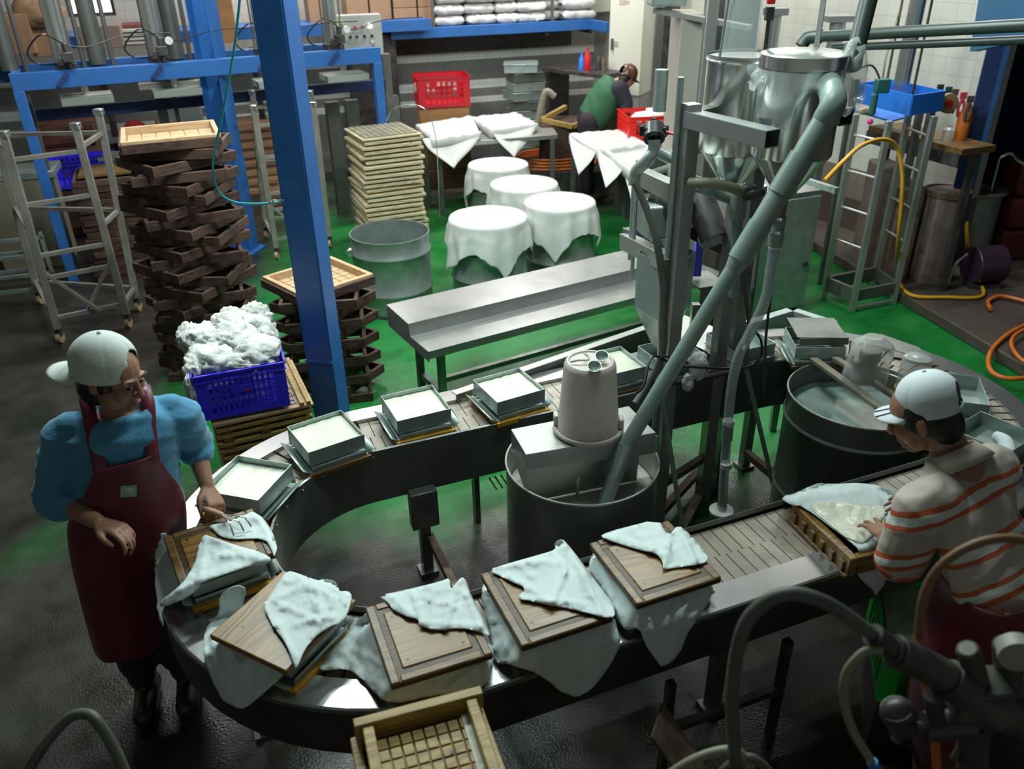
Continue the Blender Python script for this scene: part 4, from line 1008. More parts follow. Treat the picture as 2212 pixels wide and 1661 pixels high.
obj('pump', MB().cyl((0, 0, 0), (0, 0, .12), .045, .04).cyl((0, 0, .12), (0, 0, .17), .05, n=20).box((-.05, .01, .06), (.03, .04, .09)), mat('pinkish_grey_plastic', (.20, .17, .15), .5), t, bevel=.003)
c = A(1965, 845, BH+.05)
t = thing('plastic_jar', 'upturned clear plastic jar beside the bagged pump', 'jar', (c.x, c.y, BH+.045), 0)
obj('body', MB().lathe([(.06, 0), (.066, .02), (.067, .15), (.058, .185), (.036, .195), (.001, .193)], n=28), mat('ribbed_clear_plastic', (.55, .6, .57), .2, alpha=.5, coat=.5), t)
obj('cap_ring', MB().lathe([(.054, -.0), (.070, .0), (.070, .022), (.054, .022)], n=28, close=True), YEL, t)
# rolled clear sheet and gutter beyond the tub
o = obj('wet_tin_sheet', MB().prism([A(1900, 720, .80), A(1985, 750, .80), A(2030, 790, .80), A(1930, 770, .80)], .795, .80), STEELD); tag(o, 'wet dark tin sheet lying on the right bend behind the jar', 'sheet')
o = obj('pressing_cloth', MB().tube([A(2150, 940, .86), A(2172, 955, .86), A(2178, 985, .84), A(2172, 1010, .80)], [.02, .03, .028, .012], n=12), CLOTH, smooth=180); tag(o, 'white cloth rolled over the rim behind the striped shirt', 'cloth', 'cloths over the pressing boards')
# ================================================================== MACHINE: two tanks on a post frame
MY = 3.45
p1 = AY(1487, 240, MY); p1b = AY(1428, 1060, MY)
P1 = V((p1.x+p1b.x)/2, MY, 0); zt1 = p1.z+.03
P2 = V(1.05, 3.72, 0)
mach = thing('coagulant_machine', 'tall steel frame carrying twin tanks above the conveyor ring', 'machine', (P1.x, P1.y, 0), 0)
SQ = .062
def mo(name, mb, m, **k): return obj(name, mb, m, mach, world=True, **k)
mo('post', MB().box((P1.x, P1.y, zt1/2), (SQ, SQ, zt1), rz=.36), POSTM, bevel=.003)
q = MB(); q.cyl(V(P1.x-.045, P1.y+.01, .3), V(P1.x-.05, P1.y+.01, zt1+.1), .014, n=12); mo('side_pipe', q, GALV)
zt2 = zY(1590, 420, 3.72)
mo('post', MB().box((P2.x, P2.y, zt2/2), (SQ, SQ, zt2), rz=.36), POSTM, bevel=.003)
# tank carrying beams run towards the viewer and right
e1 = AY(1668, 312, 3.05)
bdir = V(e1.x-P1.x, e1.y-P1.y, 0)
zb1 = (p1.z+e1.z)/2-.02
def hollow(a, b, w, h, m, name='beam'):
    a = Vector(a); b = Vector(b); d = (b-a).normalized(); s_ = V(d.y, -d.x, 0)*(w/2); u_ = V(0, 0, h/2)
    q = MB(); th = .004
    for (o1, ww, hh_) in ((V(0, 0, h/2), w, th), (V(0, 0, -h/2), w, th)): q.beam(a+o1, b+o1, ww, hh_)
    for sg in (-1, 1): q.beam(a+s_*sg, b+s_*sg, th, h)
    return mo(name, q, m)
e1 = V(P1.x+bdir.x, P1.y+bdir.y, zb1)
e1 = AY(1668, 300, 3.05); hollow(V(P1.x, P1.y, e1.z), e1, .07, .062, STEEL)
e2 = AY(1822, 290, 3.42); s2 = e2 - (e1-V(P1.x, P1.y, e1.z))*1.0; hollow(V(s2.x, s2.y, e1.z), V(e2.x, e2.y, e1.z), .07, .062, STEELD)
hollow(V(P1.x, P1.y, e1.z-.001), V(s2.x, s2.y, e1.z-.001), .06, .06, STEELD)
ZB = e1.z
mo('post', MB().box((s2.x, s2.y, ZB/2), (SQ, SQ, ZB), rz=.36), STEELD)
# tanks
def tank(cx, cy, r, z0, z1, lid, m=CHROME):
    pr = [(.045, z0-.16), (.05, z0-.14), (r*.96, z0), (r, z0+.01), (r, z1-.03), (r+.004, z1-.02), (r, z1-.012)]
    q = MB().lathe(pr+[(r, z1)], V(cx, cy, 0), 64); tk = mo('tank', q, m, smooth=35)
    q = MB().lathe([(r+.005, z1-.045), (r+.007, z1), (r*.95, z1+.006), (.001, z1+.01)], V(cx, cy, 0), 64) if lid else MB().lathe([(r-.004, z1-.01), (.001, z1-.012)], V(cx, cy, 0), 64)
    obj('tank_lid', q, CHROME if lid else STEELD, tk, world=True, smooth=35)
FT = AY(1738, 115, 3.30); tz1 = FT.z; tz0 = zY(1735, 345, 3.30)
rF = 90/F_PX*(3.3*.877+.42*.48)
tank(FT.x, 3.30, rF, tz0+.02, tz1, True)
BTk = AY(1612, 115, 3.62); rB = 82/F_PX*(3.62*.877+.5*.48)
tank(BTk.x, 3.62, rB, zY(1590, 340, 3.5), BTk.z, False)
mo('inner_cylinder', MB().cyl(V(BTk.x-.02, 3.66, BTk.z-.05), V(BTk.x-.02, 3.66, BTk.z+.22), .075, n=32), PLAS)
sn = mo('sensor', MB().cyl(V(BTk.x+.07, 3.6, BTk.z-.1), V(BTk.x+.07, 3.6, BTk.z+.13), .008, n=8).box(V(BTk.x+.07, 3.6, BTk.z+.15), (.03, .03, .05)), DARKM)
obj('sensor_cap', MB().box(V(BTk.x+.07, 3.6, BTk.z+.20), (.03, .03, .03)), RED, sn, world=True, label='small red cap', bevel=.004)
mo('frame_hoop', MB().beam(V(BTk.x-.13, 3.6, BTk.z-.3), V(BTk.x-.10, 3.6, BTk.z+.22), .008).beam(V(BTk.x-.10, 3.6, BTk.z+.22), V(BTk.x+.28, 3.6, BTk.z+.25), .008).beam(V(BTk.x+.28, 3.6, BTk.z+.25), V(BTk.x+.28, 3.6, BTk.z), .03, .004), STEEL)
# plastic film tied round the front tank
rows = []
for j in range(9):
    f = j/8
    rows.append([V(FT.x+(rF+.008+.03*f*(1+noise.noise(V(math.cos(a_)*3, math.sin(a_)*3, f*2))))*math.cos(a_), 3.30+(rF+.008+.03*f*(1+noise.noise(V(math.cos(a_)*3, math.sin(a_)*3, f*2+3))))*math.sin(a_),
                   tz1-.05-f*(.06+.13*max(0, noise.noise(V(math.cos(a_)*1.6+3, math.sin(a_)*1.6, 5)))+(.10 if abs(a_-4.0) < .35 else 0))) for a_ in [2*PI*i/72 for i in range(73)]])
mo('plastic_film', MB().grid(rows), PLAS, smooth=180)
bc_ = AY(1840, 170, 3.28)
mo('plastic_film', crumple(bc_, (.055, .05, .12), 44, 3), PLAS, smooth=180)
# diagonal pvc pipe from the tank elbow down into the tub
pe = AY(1812, 195, 3.02); pm = AY(1700, 400, 3.03); pb_ = V(TC.x+.10, TC.y-.12, .73)
pb_ = AY(1300, 1085, TC.y-.13); top = AY(1795, 235, 3.0); low = AY(1338, 985, TC.y-.06)
t = thing('drain_pipe', 'thick grey green PVC pipe slanting from the front tank into the open tub', 'pipe', (low.x, low.y, 0), 0)
dd = (low-top)
def at_(f): return top+dd*f
obj('upper_pipe', MB().cyl(at_(0), at_(.40), .040, n=24), PVC, t, world=True)
obj('coupling', MB().cyl(at_(.12), at_(.22), .0455, n=24), PVC, t, world=True)
obj('coupling', MB().cyl(at_(.30), at_(.40), .044, n=24), PVC, t, world=True)
obj('lower_pipe', MB().cyl(at_(.40), at_(1.0), .031, n=24), PVC, t, world=True)
obj('reducer', MB().cyl(at_(.395), at_(.43), .042, .031, n=24), PVC, t, world=True)
obj('end_pipe', MB().cyl(at_(.96), V(pb_.x, pb_.y, .70), .034, .030, n=24), GALV, t, world=True)
el = V(FT.x+rF*.35, 3.30-rF*.75, top.z+.06)
obj('elbow', MB().tube([V(FT.x+.02, 3.25, top.z+.035), el+V(.0, 0, .0), top+V(0.0, 0, .015)+dd.normalized()*-.01, at_(.03)], [.038, .046, .046, .042], n=20), PVC, t, world=True)
# dark vertical pipe from above and two long pipes along the right
t = thing('overhead_pipe', 'dark grey vertical pipe coming down beside the front tank', 'pipe', AY(1870, 60, 3.5), 0)
obj('pipe', MB().cyl(AY(1886, -40, 3.42), AY(1846, 120, 3.3), .033, n=20), PVCD, t, world=True)
obj('sleeve', MB().cyl(AY(1846, 100, 3.32), AY(1838, 145, 3.27), .038, n=20), PVCD, t, world=True)
t = thing('level_pipe', 'upper of two dark green pipes running level at the right', 'pipe', AY(1740, 90, 4.6), 0)
obj('pipe', MB().cyl(AY(1755, 80, 5.4), AY(2260, 52, 4.3), .032, n=16), PVCD, t, world=True)
obj('elbow', MB().tube([AY(1775, 79, 5.35), AY(1745, 82, 5.4), AY(1730, 100, 5.4)], .04, n=14), PVCD, t, world=True)
o = obj('level_pipe', MB().cyl(AY(1800, 103, 5.3), AY(2260, 84, 4.3), .022, n=16), PVCD); tag(o, 'lower, thinner dark green pipe running level at the right', 'pipe')
# lower parts of the machine: shelf beams, hopper box, motors, pipes
def mbeam(x0, y0, x1, y1, Ya, Yb, w, h, m=STEEL, name='shelf_beam'):
    a = AY(x0, y0, Ya); b = AY(x1, y1, Yb); mo(name, MB().beam(a, b, w, h), m, bevel=.002)
mbeam(1380, 378, 1458, 415, 3.9, 3.46, .06, .075)
mbeam(1350, 520, 1440, 565, 4.05, 3.55, .06, .08)
mbeam(1380, 360, 1560, 300, 3.9, 4.1, .05, .05, STEELD); mbeam(1350, 505, 1440, 490, 4.05, 4.2, .05, .05, STEELD)
mbeam(1500, 395, 1590, 430, 3.45, 3.72, .05, .06, GALV); mbeam(1450, 480, 1600, 560, 3.8, 3.9, .05, .05, DARKM)
for (x0, y0, y1, Y, w) in ((1372, 370, 560, 3.95, .014), (1378, 360, 600, 3.9, .010), (1430, 150, 240, 3.9, .03), (1645, 400, 620, 4.2, .03)):
    mo('upright', MB().cyl(AY(x0, y0, Y), V(AY(x0, y0, Y).x, Y, zY(x0, y1, Y)), w, n=10), GALV)
# hopper under the left shelf
ha = [AY(1378, 545, 3.75), AY(1455, 575, 3.5), AY(1500, 560, 3.75), AY(1420, 530, 4.0)]
hz = [p.z for p in ha]; z_t = max(hz)-.02; z_m = z_t-.28; z_b = z_m-.22
cx_ = sum(p.x for p in ha)/4; cy_ = sum(p.y for p in ha)/4
q = MB(); n4 = 4
vs = [V(p.x, p.y, z_t) for p in ha]+[V(p.x, p.y, z_m) for p in ha]+[V(cx_+(p.x-cx_)*.22, cy_+(p.y-cy_)*.22, z_b) for p in ha]
q.add(vs, [(i, (i+1) % 4, (i+1) % 4+4, i+4) for i in range(4)]+[(i+4, (i+1) % 4+4, (i+1) % 4+8, i+8) for i in range(4)]+[(8, 9, 10, 11)])
mo('hopper', q, GALV, solid=.003, smooth=0)
def at3(px, py, Y): return AY(px, py, Y)
mo('gearbox', MB().box(at3(1430, 470, 3.85), (.20, .16, .16), rz=.3), GALV, bevel=.012)
mo('motor', MB().cyl(at3(1420, 440, 3.9), at3(1475, 455, 3.75), .07, n=24).cyl(at3(1475, 455, 3.75), at3(1490, 460, 3.72), .05, n=24), DARKM)
mo('motor', MB().cyl(at3(1510, 430, 3.9), at3(1545, 520, 3.75), .075, n=24).cyl(at3(1500, 400, 3.95), at3(1512, 430, 3.9), .05, n=24), DARKM)
q = MB().cyl(at3(1413, 275, 3.55), at3(1413, 300, 3.5), .045, n=24)
for i in range(8): a_ = 2*PI*i/8; q.cyl(at3(1413, 272, 3.55)+V(.05*math.cos(a_), .05*math.sin(a_), 0), at3(1413, 292, 3.55)+V(.05*math.cos(a_), .05*math.sin(a_), 0), .012, n=8)
q.cyl(at3(1413, 255, 3.55), at3(1413, 275, 3.55), .012, n=10)
av = mo('air_valve', q, BLACK); obj('valve_lever', MB().cyl(at3(1440, 285, 3.5), at3(1462, 292, 3.45), .006, n=8), RED, av, world=True, label='red valve lever')
q = MB().tube([at3(1413, 300, 3.5), at3(1412, 325, 3.5), at3(1400, 345, 3.5), at3(1375, 370, 3.55), at3(1370, 400, 3.55)], .026, n=14)
q.tube([at3(1412, 325, 3.5), at3(1440, 340, 3.5), at3(1462, 350, 3.5)], .022, n=12)
mo('pipe_fitting', q, GALV)
mo('drain_hose', MB().tube([at3(1372, 395, 3.5), at3(1400, 460, 3.45), at3(1420, 530, 3.4), at3(1432, 620, 3.38), at3(1430, 700, 3.36), at3(1428, 770, 3.34), at3(1400, 830, 3.3), at3(1372, 872, 3.25)], .017, n=10), HOSEG)
mo('drain_hose', MB().tube([at3(1440, 560, 3.42), at3(1432, 650, 3.4), at3(1432, 760, 3.36), at3(1385, 850, 3.28)], .014, n=10), HOSEG)
mo('cross_pipe', MB().tube([at3(1490, 395, 3.4), at3(1530, 395, 3.35), at3(1580, 405, 3.35), at3(1600, 415, 3.4)], .022, n=12), HOSEY)
mo('cross_pipe', MB().cyl(at3(1520, 400, 3.6), at3(1590, 425, 3.5), .026, n=16).cyl(at3(1600, 400, 3.45), at3(1592, 470, 3.45), .035, n=16).cyl(at3(1592, 470, 3.45), at3(1585, 640, 3.45), .022, n=16), PVC)
mo('pipe_elbow', MB().box(at3(1618, 415, 3.4), (.05, .05, .06)).cyl(at3(1605, 420, 3.4), at3(1650, 415, 3.35), .018, n=12), DARKM, bevel=.006)
blu = mat('violet_blue_enamel', (.09, .07, .75), .4)
mo('blue_guard', MB().box(at3(1508, 550, 3.95), (.04, .05, .22)), blu, bevel=.004, label='violet blue guard plate')
mo('side_table', MB().box(at3(1520, 605, 3.95), (.16, .2, .012), rz=.3).box(at3(1500, 690, 3.95)-V(0, 0, .12), (.04, .04, .42)), STEELD)
for (x0, y0, x1, y1, Ya, Yb) in ((1600, 560, 1618, 690, 3.7, 3.65), (1618, 690, 1612, 790, 3.65, 3.6)):
    mo('cable', MB().cyl(at3(x0, y0, Ya), at3(x1, y1, Yb), .011, n=8), HOSEG)
mo('cable', MB().tube([at3(1672, 560, 3.2), at3(1668, 620, 3.2), at3(1655, 720, 3.15), at3(1650, 860, 3.1)], .006, n=6), BLACK)
mo('cable', MB().tube([at3(1632, 715, 3.4), at3(1645, 740, 3.4), at3(1640, 775, 3.4), at3(1600, 795, 3.4), at3(1470, 790, 3.35), at3(1410, 770, 3.3), at3(1392, 830, 3.2), at3(1375, 850, 3.2)], .006, n=6), BLACK)
# braces down to the floor
for a_, b_ in (((1425, 830, 3.40), (1475, 1140, 3.30)), ((1610, 790, 3.72), (1680, 1090, 3.55))): mo('brace', MB().beam(at3(*a_), at3(*b_), .03, .012), GALV)
mo('foot_frame', MB().beam(V(P1.x, P1.y, .10), V(P2.x+.05, P2.y+.2, .10), .04).beam(V(P1.x+.05, P1.y-.2, .06), V(P2.x, P2.y, .06), .04).beam(V(P1.x, P1.y, .3), V(P2.x, P2.y, .3), .035), RUSTM)
mo('twine_knot', MB().tube([at3(1425, 775, 3.30), at3(1440, 770, 3.28), at3(1452, 778, 3.30), at3(1440, 782, 3.35)], .005, n=6), BLACK)
# white rag on the cross bar
o = obj('rag', crumple(at3(1508, 790, 3.42), (.040, .028, .065), 51, 3), CLOTHW, smooth=180); tag(o, 'small white rag tied on the bar right of the machine post', 'rag')
o = obj('rag', crumple(at3(1486, 826, 3.38), (.026, .022, .040), 55, 3), CLOTHW, smooth=180); tag(o, 'small knotted white rag end hanging below the other rag', 'rag')
mo('cross_bar', MB().cyl(at3(1440, 830, 3.42), at3(1600, 800, 3.55), .013, n=10), DARKM)
# clear vertical pipe on a flange
t = thing('clear_pipe', 'clear plastic pipe ending in a flanged foot beside the slat belt', 'pipe', AY(1560, 1108, 3.35), 0)
cp = [(1690, 395, 3.05), (1684, 450, 3.06), (1676, 500, 3.08), (1670, 545, 3.10)]
obj('rusty_sleeve', MB().cyl(AY(1692, 400, 3.06), AY(1682, 465, 3.08), .026, n=20), RUSTM, t, world=True)
obj('collar', MB().cyl(AY(1682, 465, 3.08), AY(1674, 530, 3.10), .029, n=20), PVC, t, world=True)
for y, x in ((468, 1682), (497, 1678)): obj('clamp', MB().cyl(AY(x, y-2, 3.08), AY(x-1, y+4, 3.08), .032, n=20), CHROME, t, world=True)
obj('tube', MB().tube([AY(1672, 535, 3.10), AY(1664, 590, 3.10), AY(1652, 650, 3.10), AY(1620, 720, 3.12), AY(1595, 770, 3.14), AY(1580, 840, 3.16), AY(1572, 920, 3.18), AY(1566, 1000, 3.19), AY(1560, 1095, 3.2)], .022, n=18), PIPEC, t, world=True)
for y, x in ((913, 1574), (1005, 1569)): obj('clamp', MB().cyl(AY(x, y-5, 3.18), AY(x, y+5, 3.18), .026, n=20), CLOTHW, t, world=True)
obj('sleeve', MB().cyl(AY(1573, 915, 3.18), AY(1570, 950, 3.185), .025, n=20), PVC, t, world=True)
fb = AY(1558, 1104, 3.2)
obj('flange', MB().lathe([(.001, 0), (.058, 0), (.058, .010), (.024, .014), (.024, .04)], fb, 32), mat('white_flange', (.55, .58, .56), .35), t, world=True)
obj('stand', MB().cyl(fb-V(0, 0, fb.z-.0), fb, .02, n=12), DARKM, t, world=True)
# ================================================================== PRESS LINE (left, back)
ORD = ['first', 'second', 'third', 'fourth', 'fifth', 'sixth', 'seventh', 'eighth', 'ninth', 'tenth']
PZ = 1.79
pa, pbp = A(35, 178, PZ), A(812, 118, PZ)
pd = (pbp-pa).normalized(); pn = V(-pd.y, pd.x, 0); PLn = (pbp-pa).length; pyaw = math.atan2(pd.y, pd.x)
press = thing('press_line', 'long blue steel press frame along the back left with silver rams', 'press', (pa.x, pa.y, 0), pyaw)
bh_ = .14
obj('front_beam', MB().box((PLn/2, 0, PZ), (PLn+.08, .08, bh_)), BLUE, press, bevel=.004)
obj('rear_beam', MB().box((PLn/2-.35, .62, PZ), (PLn+.9, .08, bh_)), BLUE, press, bevel=.004)
obj('lower_beam', MB().box((PLn/2+.15, .55, PZ-.36), (PLn+.2, .07, .10)), BLUED, press, bevel=.004)
for x in (0, PLn): obj('end_beam', MB().box((x, .31, PZ), (.07, .60, .10)), BLUE, press)
for x, y in ((0, 0), (PLn, 0), (PLn+.3, .62), (PLn*.36, .6), (0, .62)):
    obj('leg', MB().box((x, y, (PZ-.07)/2), (.085, .085, PZ-.07)), BLUE if y == 0 else STEELD, press, bevel=.004)
obj('top_plate', MB().box((PLn/2, .45, PZ-.02), (PLn-.1, .24, .02)), DARKM, press)
def on_press(px, d=.0):
    """x along the press seen at this pixel column at beam height"""
    p = A(px, lerp(150, 100, px/800), PZ); return (p-pa).dot(pd)
for i, (px, big) in enumerate(((143, 1), (327, 1), (541, 1), (684, 1))):
    x = on_press(px); ry = .10
    rc_ = obj('ram_cylinder', MB().cyl((x, ry, PZ+.12), (x, ry, PZ+.85), .068, n=24), CHROME, press)
    obj('ram_foot', MB().box((x, ry, PZ+.09), (.17, .17, .05)).box((x, ry, PZ+.87), (.17, .17, .05)), DARKM, press, bevel=.006)
    for sx in (-1, 1):
        for sy in (-1, 1): obj('tie_rod', MB().cyl((x+sx*.07, ry+sy*.07, PZ+.07), (x+sx*.07, ry+sy*.07, PZ+.9), .008, n=8), STEELD, rc_)
    q = MB().box((x+.03, ry-.14, PZ+.17), (.09, .07, .08)).cyl((x+.03, ry-.14, PZ+.2), (x+.03, ry-.14, PZ+.28), .025, n=12).cyl((x+.03, ry-.14, PZ+.08), (x+.03, ry-.14, PZ+.13), .02, n=10).box((x-.03, ry-.14, PZ+.14), (.04, .04, .07))
    vb_ = obj('valve_block', q, DARKM, press, bevel=.006)
    if i: obj('pressure_gauge', MB().cyl((x+.10, ry-.15, PZ+.25), (x+.10, ry-.18, PZ+.25), .032, n=20), CLOTHW, vb_)
    obj('blue_tap', MB().beam((x-.10, -.06, PZ-.05), (x, -.05, PZ+.05), .025, .03), BLUED, press)
    obj('air_line', MB().tube([V(x+.03, ry-.14, PZ+.27), V(x-.12, ry-.2, PZ+.36), V(x-.26, ry-.1, PZ+.22), V(x-.20, ry-.02, PZ+.12), V(x-.06, ry-.1, PZ+.12)], .007, n=6), BLACK, press)
    obj('air_line', MB().tube([V(x+.03, ry-.14, PZ+.27), V(x+.2, ry-.12, PZ+.24), V(x+.5, ry-.05, PZ+.3), V(x+.9, ry-.1, PZ+.31)], .005, n=6), BLACK, press)
    # press head hanging below the deck
    obj('press_head', MB().box((x+.1, .2, PZ-.20), (.42, .34, .06)), mat('pale_press_head', (.34, .36, .32), .5) if i == 0 else MATS['pale_press_head'], press, bevel=.004)
    obj('ram_rod', MB().cyl((x+.1, .2, PZ-.18), (x+.1, .2, PZ), .03, n=14), CHROME, press)
for px in (30, 210, 372, 610):
    x = on_press(px); obj('rear_ram', MB().cyl((x, .45, PZ+.05), (x, .45, PZ+1.0), .075, n=20).cyl((x+.12, .45, PZ), (x+.12, .45, PZ+1.0), .02, n=10).cyl((x-.12, .45, PZ), (x-.12, .45, PZ+1.0), .02, n=10), STEELD, press)
for px in (690, 735, 830):
    a = A(px, 200, 1.2); o = obj('upright_strut', MB().box((on_press(px)+.1, .9, .62), (.14, .1, 1.24)), STEELD, press)
# grey control box with buttons and warning triangle
k0 = AY(705, 40, pbp.y+.1); k1 = AY(822, 30, pbp.y+.25); kb_ = AY(832, 118, pbp.y+.25)
kw = (k1-k0).length; kh = k1.z-kb_.z; ky = math.atan2(k1.y-k0.y, k1.x-k0.x)
t = thing('control_box', 'grey control box with red buttons and a warning triangle on the press', 'control box', ((k0.x+k1.x)/2, (k0.y+k1.y)/2, kb_.z), ky)
obj('housing', MB().box((0, .07, kh/2), (kw, .14, kh)), PANELG, t, bevel=.008)
tri = MB().add([V(-kw*.34, -.004, kh*.72), V(-kw*.24, -.004, kh*.92), V(-kw*.14, -.004, kh*.72)], [(0, 1, 2)]); obj('warning_triangle', tri, mat('dull_yellow_sticker', (.42, .40, .20), .6), t, solid=.001)
obj('lightning_mark', MB().beam((-kw*.25, -.006, kh*.87), (-kw*.26, -.006, kh*.80), .006, .002).beam((-kw*.26, -.006, kh*.80), (-kw*.225, -.006, kh*.81), .006, .002).beam((-kw*.225, -.006, kh*.81), (-kw*.24, -.006, kh*.74), .006, .002), BLACK, t)
for (fx, fz, m) in ((.0, .70, RED), (.14, .71, RED), (-.1, .48, BLACK), (.02, .48, DARKM), (.16, .48, BLACK), (.3, .48, BLACK), (.30, .34, MATS['white_flange']), (.31, .22, RED)):
    obj('push_button', MB().cyl((kw*fx, 0, kh*fz), (kw*fx, -.02, kh*fz), .014, n=14), m, t)
obj('lit_button', MB().cyl((kw*.28, 0, kh*.72), (kw*.28, -.02, kh*.72), .022, n=16), mat('lit_lens', (1, 1, 1), .3, emit=2.5), t)
# clutter under the press
def stack_boxes(name, label, px, py, Y, n, s, d, h, yaw, m, group=None, z0=0, jit=.02, twist=.05, ordl=True):
    b = AY(px, py, Y)
    for i in range(n):
        o = obj(name, MB().box((0, 0, h*.46), (s, d, h*.9)).box((0, -d/2-.006, h*.46), (s*.96, .012, h*.5)), m, bevel=.004)
        o.location = (b.x+random.uniform(-jit, jit), Y+random.uniform(-jit, jit), z0+i*h); o.rotation_euler = (0, 0, yaw+random.uniform(-twist, twist))
        from_top = n-i-1
        lb = label if n == 1 else label+', '+('topmost' if from_top == 0 else (ORD[from_top] if from_top < 10 else str(from_top+1)+'th')+' from the top')
        tag(o, lb, name.split('_')[-1] if not name.endswith('box') else 'box', group)
redw = mat('reddish_stacked_wood', (.16, .06, .035), .65, col2=(.08, .03, .02), scale=8)
stack_boxes('wooden_slab', 'reddish wooden slab in the dim stack under the left end of the press', 135, 260, 9.3, 9, .58, .5, .125, .35, redw, 'slabs under the press')
stack_boxes('wooden_slab', 'light brown wooden slab in the stack seen between the two blue columns', 525, 240, 10.4, 8, .60, .5, .11, .35, CARD, 'slabs between the columns')
crate('plastic_crate', 'dark blue crate low down under the left end of the press', AY(170, 330, 8.9), .35, .62, .4, .28, CRATEB, z=.52, nx=9, rows=3)
o = obj('crate_stand', MB().box((0, 0, .25), (.7, .45, .5), rz=.35), WOODD); q_ = AY(170, 330, 8.9); o.location = (q_.x, q_.y, 0); tag(o, 'dark block under the blue crate below the press', 'stand')
# steel box machine and boxes in the middle under the press
def simple_box(name, label, cat, px, py, Y, w, d, z0, z1, yaw, m, bevel=.006):
    b = AY(px, py, Y); o = obj(name, MB().box((0, 0, (z1-z0)/2), (w, d, z1-z0)), m, bevel=bevel)
    o.location = (b.x, Y, z0); o.rotation_euler = (0, 0, yaw); return tag(o, label, cat)
tb = thing('work_table', 'dim steel table under the middle of the press', 'table', (AY(350, 260, 10.2).x, 10.2, 0), .35)
obj('tabletop', MB().box((0, 0, .78), (2.0, .6, .04)), STEEL, tb)
for sx in (-1, 1):
    for sy in (-1, 1): obj('leg', MB().box((sx*.95, sy*.25, .38), (.05, .05, .76)), STEELD, tb)
b = AY(395, 235, 10.2)
t = thing('steel_basin', 'squarish steel basin machine standing under the press', 'basin', (b.x, 10.2, .80), .35)
obj('basin', MB().box((0, 0, .17), (.42, .36, .34)), GALV, t, bevel=.02); obj('cover', MB().lathe([(.25, .36), (.2, .42), (.001, .44)], n=28), GALV, t); obj('pipe', MB().tube([V(-.3, -.1, .5), V(-.1, -.1, .56), V(.2, 0, .55), V(.34, 0, .45)], .02, n=8), DARKM, t)
simple_box('cardboard_carton', 'small open brown carton beside the steel basin under the press', 'box', 350, 245, 10.0, .18, .18, .80, .96, .5, CARD)
o = obj('rag', crumple(V(AY(285, 250, 10.1).x, 10.1, .86), (.12, .09, .07), 61, 3), mat('dark_red_rag', (.35, .02, .03), .8), smooth=180); tag(o, 'dark red rag heap on the table under the press', 'rag')
o = obj('cloth', crumple(AY(366, 158, pa.y+.9)+V(0, 0, .02), (.22, .14, .06), 63, 3), mat('greyish_cloth', (.36, .37, .33), .8), smooth=180); tag(o, 'greyish cloth lying on a tray over the press deck', 'cloth')
q_ = AY(366, 165, pa.y+.9); o = obj('steel_tray', MB().box((0, 0, .02), (.55, .35, .05), rz=.35), MATS['pale_press_head']); o.location = (q_.x, q_.y, q_.z-.08); tag(o, 'pale shallow tray hung behind the press lower beam', 'tray')
o = obj('hanger_bar', MB().cyl((q_.x, q_.y, 0), (q_.x, q_.y, q_.z-.08), .02, n=8), DARKM); tag(o, 'dark rod carrying the pale tray behind the press', 'rod')
simple_box('metal_locker', 'grey metal locker at the far left edge behind the press', 'locker', 10, 290, 7.9, .6, .5, 0, .86, .35, mat('khaki_sheet', (.20, .18, .13), .6))
simple_box('steel_sheet', 'pale steel sheet on the left edge locker', 'sheet', 15, 235, 7.9, .55, .45, .865, .93, .3, GALV)
# boxes standing on the press level behind
def shelf_box(label, px0, px1, pyt, pyb, Y, m, dep=.4, name='cardboard_box', cat='box', yaw=.33, group=None):
    a = AY(px0, pyb, Y); b = AY(px1, pyb, Y); tz = zY((px0+px1)/2, pyt, Y)
    w_ = (b.x-a.x)/math.cos(yaw)*.98; cx = (a.x+b.x)/2
    o = obj(name, MB().box((0, 0, (tz-a.z)/2), (w_, dep, tz-a.z)), m, bevel=.006); o.location = (cx, Y+dep/2, min(a.z, b.z)); o.rotation_euler = (0, 0, yaw)
    return tag(o, label, cat, group)
LD = AY(60, 105, 9.6)
deck = obj('storage_shelf', MB().box((-.35, -.12, -.03), (6.1, .7, .06), rz=.33).box((-.35+.12, -.36-.10, -.06), (6.1, .05, .12), rz=.33), BLUE); dz = LD.z
deck.location = (-3.9, 10.15, dz); tag(deck, 'blue shelf deck behind the press carrying cardboard boxes', 'shelf')
for i, x in enumerate((-6.2, -4.6, -3.0, -1.4)):
    o = obj('shelf_post', MB().box((x, 10.15+(x+3.9)*.34, dz/2-.06), (.06, .06, dz-.12)), DARKM); tag(o, 'dark post under the blue shelf deck, %s from the left' % ORD[i], 'post')
def dk(px):  # depth of the deck line at a pixel column
    return 9.9
shelf_box('big brown cardboard box at the far left behind the silver rams', -30, 58, 30, 118, 8.7, CARD)
shelf_box('reddish brown cardboard box between the two leftmost rams', 62, 112, 62, 122, 8.9, CARD)
o = obj('paper_sack', crumple(AY(82, 28, 9.0), (.22, .2, .15), 70, 3), CARD, smooth=180); tag(o, 'crumpled brown paper sack slumped on the box behind the leftmost ram', 'sack')
shelf_box('grey brown cardboard box left of the pile of pale trays', 170, 250, 55, 105, 9.3, mat('grey_card', (.24, .17, .14), .8))
for i in range(4):
    o = shelf_box('pale shallow tray in the small pile beyond the rams, '+(['lowest', 'second from the bottom', 'second from the top', 'topmost'][i]), 250+random.uniform(-3, 3), 322, 96-i*9-7, 96-i*9, 9.6, mat('pale_tray_card', (.52, .50, .46), .6) if i == 0 else MATS['pale_tray_card'], name='shallow_tray', cat='tray', group='pale trays beyond the rams')
shelf_box('dark red flat box on the pile of pale trays', 245, 318, 52, 60, 9.7, mat('dark_red_box', (.14, .03, .03), .6))
